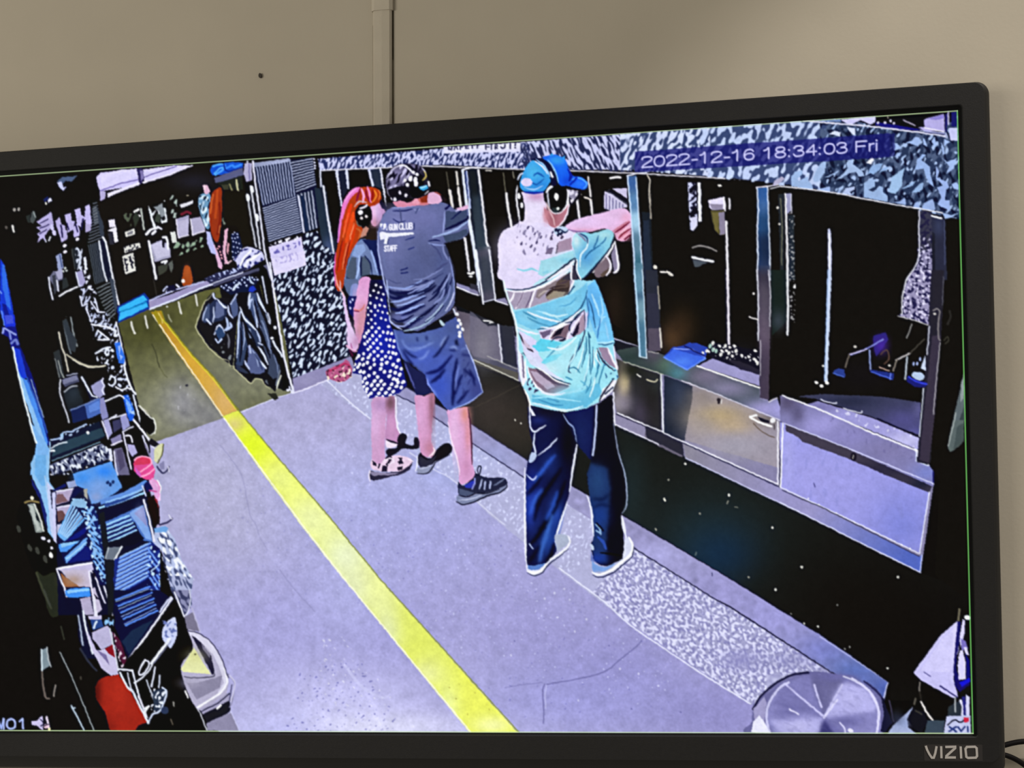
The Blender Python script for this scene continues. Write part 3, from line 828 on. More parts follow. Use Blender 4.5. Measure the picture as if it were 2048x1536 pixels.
D2 = '''
// ---- shooting booths: dark openings, hanging posts
o booth_opening
c 0 0 1
p #151311 645 335 900 320 1050 340 1270 340 1500 350 1700 380 1925 430 1925 560 1935 1200 1870 1150 1880 960 1834 898 1565 791 1519 776 1394 732 1226 675 1000 650 912 610 700 700 655 470
c 1200 540 4.267
m 0 0 1500 0 1500 1100 520 705 330 590 0 400
g #5d4326 620 580 70 90 .8
g #3a2a18 700 480 80 110 .7
g #2c2119 120 300 60 150 .6
g #1c1d2a 1200 760 90 80 .7
m
// right end
c 1560 540 4.267
g #17141a 700 900 200 100 .5
o cabinet_row
c 1560 540 4.267
p #3d3f58 150 1080 340 1060 860 1080 1200 1130 1190 1410 800 1260 300 1100
m 150 1080 340 1060 860 1080 1200 1130 1190 1410 800 1260 300 1100
g #262a3c 600 1120 150 40 .8
g #56538e 1050 1280 130 70 .8
g #5c5a9c 1150 1380 60 40 .8
g #6c6aa0 1190 1190 40 60 .6
m
k #16142a 2.4 830 1265 1190 1425
p #9f9cd8 330 1120 820 1275 1190 1435 1175 1530 700 1340 200 1150
m 330 1120 820 1275 1190 1435 1175 1530 700 1340 200 1150
g #c8c6f4 1080 1450 120 50 .9
g #6e6a9c 350 1160 120 40 .7
t #e6e6ffc0 2 3 30 1.6 .5 73 330 1120 820 1275 1190 1435 1175 1530 700 1340
m
k #f4f4ff 3.2 20 1072 300 1175 800 1395 1175 1545
l #e8eaff 2 350 1105 400 1125 470 1140 480 1130
l #e8eaff 2 540 1180 620 1205 690 1220 700 1205

o booth_opening
// carpet flap
o hanging_carpet
c 1540 220 4.518
p #3a3a48 1340 890 1460 930 1470 1536 1240 1536 1320 1400 1345 1250
p #8f8aae 1345 1290 1460 1250 1465 1536 1240 1536 1330 1410
t #24223c 2 2.4 40 .1 .6 81 1345 900 1460 940 1465 1536 1240 1536 1330 1410
t #d4d0f2 1.5 2 -30 1.0 .6 82 1345 1150 1460 1150 1465 1536 1240 1536 1330 1410
l #dfe0f0 2.4 1350 890 1345 1100 1350 1280 1320 1400 1240 1536
c 1560 540 4.267
p #9a94b8 1140 0 1290 0 1285 470 1000 395 1040 370 1060 160 1100 50
t #2a2748 2.2 2.6 40 .2 .6 83 1140 0 1290 0 1285 470 1000 395 1040 370 1060 160 1100 50
t #dcd8f4 1.6 2.2 -30 .9 .6 84 1140 0 1290 0 1285 470 1000 395 1040 370 1060 160 1100 50
l #dcdde8 2.4 1140 0 1085 70 1060 160 1045 230 1040 380
k #b8b8b4 2 1005 395 1120 420 1270 472
// right end post
o end_post
c 1540 220 4.518
p #2a2c3c 1460 960 1580 985 1600 1536 1470 1536
p #1d1e26 1462 1100 1490 1110 1490 1536 1465 1536
g #39405a 1520 1050 30 60 .8
l #e6e8f8 2.4 1460 955 1500 970 1550 975
k #50587a 1.4 1578 1000 1580 1400
c 1560 540 4.267
p #26242c 1290 0 1400 0 1395 250 1370 600 1340 1000 1310 1250 1285 1640 1265 1660 1170 1640 1180 1500 1215 1130 1250 720 1265 480
p #3a3340 1300 560 1370 560 1320 1240 1270 1650 1190 1620 1220 1300
k #c0c4d4 2.4 1275 480 1255 720
k #d8e0f0 2 1225 1010 1215 1130 1190 1420
k #b4b2b8 1.8 1366 620 1330 980 1308 1230
k #60606c 1.4 1395 60 1385 300
l #7f7a7c 3 1310 350 1340 330 1365 360 1355 420 1350 560 1365 600
d #c8c4c0 3 2.4 0 1320 375
l #2a2826 4 1450 350 1455 400 1430 460
l #3a3830 2.4 1400 600 1430 570 1440 600 1410 630
// right black + hanging cloth + green rim
o hanging_cloth
p #5c6768 1570 870 1575 1100 1570 1460 1480 1520 1440 1500 1450 1400 1500 1180 1545 980
p #8b9596 1545 980 1570 870 1568 1090 1540 1130
p #394342 1560 1200 1572 1120 1572 1460 1480 1520 1450 1490
c 1560 840 4.267
p #5c6864 1480 0 1570 0 1570 180 1480 262 1450 270 1432 240 1440 180
p #46524e 1510 60 1570 20 1570 178 1480 255
l #a7b0ae 2 1500 -60 1470 80 1435 225
// posts
o booth_post
c 640 280 4.8
// leftmost wall tile strip + thin posts in the back
p #d7dcff 145 290 170 280 215 640 200 640
p #1c2130 170 280 245 275 265 480 215 560
p #d7dcff 242 285 270 278 280 470 262 470
p #d7dcff 460 290 480 270 520 440 500 450
p #27303c 480 280 575 265 600 470 520 440
p #e6e8ff 570 270 590 270 625 520 640 660 610 520
k #c4c8ff 2 150 288 270 278
k #c4c8ff 2 465 285 590 262
p #1e2630 0 300 30 440 130 1080 50 1110 0 900
p #2a333e 30 440 60 500 130 1080 60 1090
k #d9dff6 3 30 440 75 740 110 930 130 1090
k #c8cef0 2 0 290 15 430
l #5a5648 2 1215 310 1240 480
k #d6cfc0 4 1240 480 1270 650
l #6a6654 2 1310 310 1325 470
k #e6dfd4 4 1325 470 1350 650
k #e8e6f0 4 1390 940 1410 1100 1432 1250
l #f0f0f0 3.4 1425 1275 1450 1285 1475 1270
d #e8e8e8 2.5 1.8 0 1448 1310
p #8a88b0 1310 1370 1510 1440 1510 1490 1310 1410
k #f4f4ff 2.6 1315 1415 1510 1488
// post by the grey-shirt man (near)
p #20272e 1430 290 1520 270 1536 500 1536 1480 1510 1470 1470 900 1420 400
k #dfe6ff 4 1370 290 1390 500 1420 760 1470 1010 1510 1300 1530 1490
k #dfe6ff 2.4 1410 300 1425 500 1440 760
p #2a3a6a 1385 300 1405 300 1425 560 1410 560
k #eef0ff 3 1375 285 1440 268 1536 262
c 900 260 5.12
p #1b2024 190 400 290 390 330 750 390 1190 440 1536 330 1536 230 850
p #323e46 240 680 310 670 340 900 390 1190 430 1536 300 1536 260 1100
b 5 200 400 285 395 330 750 390 1190 435 1536 330 1536 235 850
k #e8e8f4 4 290 410 310 560 345 850 375 1150 390 1190
k #f0f0fa 4 395 1200 420 1380 440 1536
k #e8e8ff 2.6 130 405 220 382 300 390
k #dfe8ff 4 130 420 155 620 185 820 240 1130 300 1536
k #b8c4f4 2.4 170 420 190 620 210 800
l #6a6654 2 545 440 570 640
k #e6e4e8 4.4 575 650 600 830 630 990
l #8a8674 2 645 430 655 490
k #e8e6ea 4 680 700 700 830 715 920
k #c8c4bc 3 370 415 420 415
k #e4e2ea 4.4 1300 700 1325 910
k #dcd8d8 3.6 1415 480 1440 680
k #e6e2e6 4.4 1440 710 1458 870
l #e0d8d0 3 1380 690 1410 700 1445 715
l #b0a8a0 2 1325 650 1345 660
k #d8d4cc 4 68 430 80 560
k #e4e0e0 4 85 590 112 780
k #e4e0e0 4 0 620 30 790
k #e4e2ea 4.4 155 1110 175 1270 195 1440
l #f4f4f4 4 185 1465 215 1475 245 1460
l #f0f0f0 3 200 1500 225 1500
p #3e4048 1640 600 1600 640 1570 700 1590 800 1640 830 1810 780 1810 740 1640 620
p #d0cbea 1585 630 1660 660 1810 765 1810 790 1640 825 1580 800 1575 700
h #4a4678 1.6 6 1600 660 1600 820 1770 760 1770 790
p #cfc8e8 1660 600 1810 595 1810 700
p #15131c 1640 610 1810 705 1810 745 1620 625
l #f4f0f4 4 1640 495 1690 485 1745 485
c 940 500 4.517
p #4e4c58 70 0 190 0 225 440 110 470 80 100
p #3c424a 80 60 180 40 215 360 110 390
b 5 70 -30 185 -30 222 440 112 468
k #eef0ff 3.4 55 0 90 250 120 485
k #eef0ff 3 175 0 205 240 230 455
k #e2e6ff 2 120 470 225 445
p #8a86a8 225 450 320 430 340 470 340 490
k #f2f2ff 2.4 225 455 340 495
p #34333c 0 300 70 320 90 420 0 390
p #7b7898 0 345 70 370 75 405 0 385
k #f2f2ff 2 0 385 75 410
e #eee 20 210 14 10
c 1240 220 4.518
// post right of the blue-cap man
p #4e7096 70 600 150 590 165 900 200 1536 130 1536 100 900
p #3b62a4 85 610 140 610 150 720 90 720
p #5c87b4 95 750 155 750 165 920 105 910
p #a8d0ea 105 920 165 920 180 1100 115 1100
p #5d8296 120 1110 185 1100 195 1300 130 1300
p #3f6e7e 130 1300 195 1300 205 1536 140 1536
b 6 72 600 148 590 165 900 200 1536 132 1536 102 900
k #cfe2ff 3 68 600 95 900 125 1300 135 1536
k #cfe0f8 2.6 145 610 165 900 200 1400 205 1536
k #e4eaff 2.4 65 595 140 575 240 565
p #1b2128 200 920 280 930 300 1536 210 1536
p #232c3a 210 1000 260 1000 290 1536 215 1536
l #d8d0c0 2.4 245 590 270 640 262 760 275 900 280 980
k #8a8478 1.6 275 760 275 980
d #e6e2d8 4 4 0 318 1420
l #f0ece4 3.4 370 1465 405 1465
l #d8d4c8 3 425 1455 445 1485 475 1495
// second post
p #37639c 1240 710 1335 700 1360 1536 1240 1536
p #315c9c 1250 720 1330 720 1335 820 1255 820
p #456a9e 1255 820 1335 820 1340 920 1258 930
p #24466c 1255 930 1340 930 1350 1120 1262 1120
p #1c2b44 1250 1120 1350 1120 1360 1536 1250 1536
p #2c3a56 1270 1350 1340 1350 1350 1536 1265 1536
b 8 1242 705 1335 700 1358 1536 1242 1536
k #dce6fa 2.6 1238 700 1250 900 1240 1080 1245 1300 1240 1536
k #dce6fa 2.4 1332 700 1340 900 1355 1300 1355 1536
k #ece8f4 2.4 1238 700 1340 690 1440 672
p #23282c 1430 760 1480 760 1480 1536 1450 1536
k #6c6c58 2 1450 800 1465 1000 1460 1400
k #e2e2e8 4 1495 760 1500 900 1510 1200 1515 1536
p #9c9cc0 1500 755 1545 755 1550 900 1510 940
k #d8d8e8 2 1545 760 1548 930
p #222a30 1520 950 1570 950 1580 1536 1525 1536
d #d8d4cc 2.2 2.6 30 1425 882 1440 1030
t #c8c8c8c0 1.3 1.8 50 1.0 .5 91 1525 930 1575 930 1580 1536 1525 1536
// target holder and cup in the first booth
p #c9cdf0 612 655 685 655 700 1040 660 1090 635 1080
p #eceeff 700 655 728 655 738 1000 710 1010
t #1c1a28 1.6 3 60 .1 .5 92 620 655 690 655 690 1010 630 1010
p #14121a 620 740 690 660 690 700 640 760
p #14121a 625 930 690 860 700 930 640 980
p #d8d8f4 635 980 700 960 700 1040 655 1090
p #e4defc 800 815 940 785 945 900 830 905 805 880
p #948ca4 810 850 930 850 930 905 830 900
k #f6f2ff 3 940 790 948 910
p #55502c 815 910 945 910 945 1130 905 1130 860 1090
p #8a8298 890 930 945 920 950 1120 905 1130
p #6e6636 830 925 890 925 890 1110 860 1080
k #e4e2ea 4.6 960 1010 965 1200 975 1536
k #e4e2ea 3.6 988 800 992 890
d #ece8e0 4 2.4 10 900 682
l #8f8b88 3 655 1245 720 1230 800 1240 870 1275
l #e4e6ee 4.6 655 1330 740 1350 840 1368
p #4c545a 655 1350 790 1375 700 1420 675 1415
c 1200 540 4.267
p #3a5a76 290 0 360 0 395 740 340 730
p #6f9fb4 305 0 345 0 360 200 320 200
p #7fa6b4 320 250 365 240 375 450 335 460
p #4f7c94 335 430 375 430 395 740 345 730
b 6 295 -60 360 -60 392 740 342 730
b 5 388 0 490 0 515 690 410 695
k #bfe0ff 3.4 293 0 320 380 340 735
k #cfe4f8 2.2 362 0 378 300 398 750
k #d8f0ff 2 340 735 398 750
p #2a2d36 385 0 490 0 510 300 520 690 410 700
p #30313e 400 200 490 200 515 690 410 690
p #544c58 410 500 510 500 520 690 415 690
k #c8c0ae 2 495 140 508 330
k #ded8d0 3.4 512 500 525 660
k #a8a4a4 2 415 695 500 710
l #d8d4d0 3 520 15 555 20
l #e4e0da 3 560 20 590 20 620 45
k #e6e0ee 4.6 1085 0 1092 200 1100 640
k #1d1b2a 1.8 1072 0 1082 620
// second post lower
p #3a3640 1345 0 1450 0 1450 500 1440 1110 1365 1090 1360 600
p #5a525c 1370 100 1430 150 1440 640 1400 900 1370 700
p #463c4a 1375 600 1450 600 1440 1110 1370 1090
g #6c5c6c 1400 540 30 120 .7
b 7 1347 -40 1450 -40 1450 500 1440 1110 1365 1090 1360 600
k #dfe0ee 2.6 1340 0 1352 300 1350 600
k #dcdce8 2 1440 0 1455 200 1450 480
k #c8c4d0 1.6 1372 600 1368 900
k #e6e2f0 2 1440 1125 1510 1090
p #1a2420 1455 0 1590 0 1590 440 1470 560
g #3a4248 1520 430 40 60 .8
k #e2e4ea 4.2 1598 0 1605 300 1600 550
t #c8c8c8c0 1.4 2 50 1.0 .5 93 1615 0 1670 0 1660 460 1620 480
d #e8e8e8 2.4 4 0 1660 140
l #e6e2e0 2.4 1275 400 1300 410 1350 425
d #ece8e4 2.4 2.6 0 1310 203
// blue tray + brass
o blue_tray
p #2c46b6 540 745 620 660 700 650 760 620 830 625 930 670 900 740 740 855
p #3f68e6 545 745 630 675 905 750 745 850
p #2b43ac 700 655 800 620 930 665 880 720
k #6f98ff 2.4 545 745 745 852 900 755
k #8fa8ff 2 630 672 790 680 895 745
k #151a5a 2.6 720 650 890 735
g #5a90ff 700 780 60 30 .7
o small_parts
c 1200 540 4.267
p #15141f 900 690 960 620 1100 640 1360 690 1365 890 1200 850 960 760
p #96909f 860 810 960 760 1200 850 1360 900 1360 990
p #9c98c8 870 800 960 755 1080 800 1360 895 1360 990 840 815
p #272430 1080 760 1200 780 1360 850 1360 890 1200 850
k #fdfdff 3 830 818 1360 1005
d #f0eeea 3.4 2.6 30 1150 648 1108 660 1325 690 1270 740 1210 730 1130 735 1080 690 1335 780 1320 760 880 705 1040 690 1020 650
d #dcdcd8 3 4.4 20 965 625 915 690 1030 720 1070 650 1100 710 1345 795 1160 690
d #9fc0b4 3 5 20 965 680 940 650 990 690
t #e8e8e8 1.4 1.8 30 1.5 .5 95 900 680 970 610 1110 640 1170 660 1180 760 1080 800 970 750
t #e0e0e4 1.4 1.8 30 1.6 .5 96 1150 690 1365 720 1365 800 1160 750
// right booth: rail and blue chairs
o target_rail
c 1540 220 4.518
p #c8cdee 522 1080 540 1070 552 1120 556 1536 522 1536 522 1200
k #fff 1.6 536 1120 540 1536
c 1560 540 4.267
p #c6d4f2 405 0 440 0 425 400 405 955 375 955 390 600
k #8fb0e0 1.6 410 0 395 500 380 940
d #f6f4ee 4 3 20 310 960 355 990 400 962
d #d8d8d0 2.4 2.4 0 370 820
o blue_frame
p #2a2470 800 560 900 530 925 590 880 660 820 740 800 660
g #4a2aa0 860 640 40 50 .8
l #7f86d8 3 590 725 680 695 780 650 880 590
l #d0c8e8 2 590 722 740 675
l #6a6258 3 560 830 575 770 590 725
p #2c3f8c 460 860 500 840 550 850 555 915 500 905 455 885
l #4f6fd0 2 455 880 545 912
k #8fa0d8 3 765 685 770 850
p #22307e 770 850 900 870 970 880 965 940 850 905 770 870
l #4a66d8 2.4 780 870 850 895 950 930
k #6f8af0 2 945 880 940 935
l #5a4438 2.4 860 720 890 690 920 690 930 760 890 800
l #c8a898 2 850 830 900 850 930 860
d #c8c4bc 3 2.4 0 935 815 640 655
l #b8b4b4 3 990 770 1050 740 1110 710
l #4a463e 2.4 1110 710 1230 590
l #7f776c 3 965 860 985 800 1000 765
k #b8c4d0 3 1085 740 1075 850 1070 930
p #c8d4f0 1240 730 1245 860 1200 840
p #1d2070 1085 910 1250 960 1245 1000 1150 1000 1080 950
e #b8ccea 1180 905 55 35 15
l #3a48e0 3 1100 910 1160 950 1250 975
d #9fb0e0 2 4 10 1140 800 1195 760 1170 800
l #8f8f8c 2.4 1125 460 1105 520 1080 580
'''
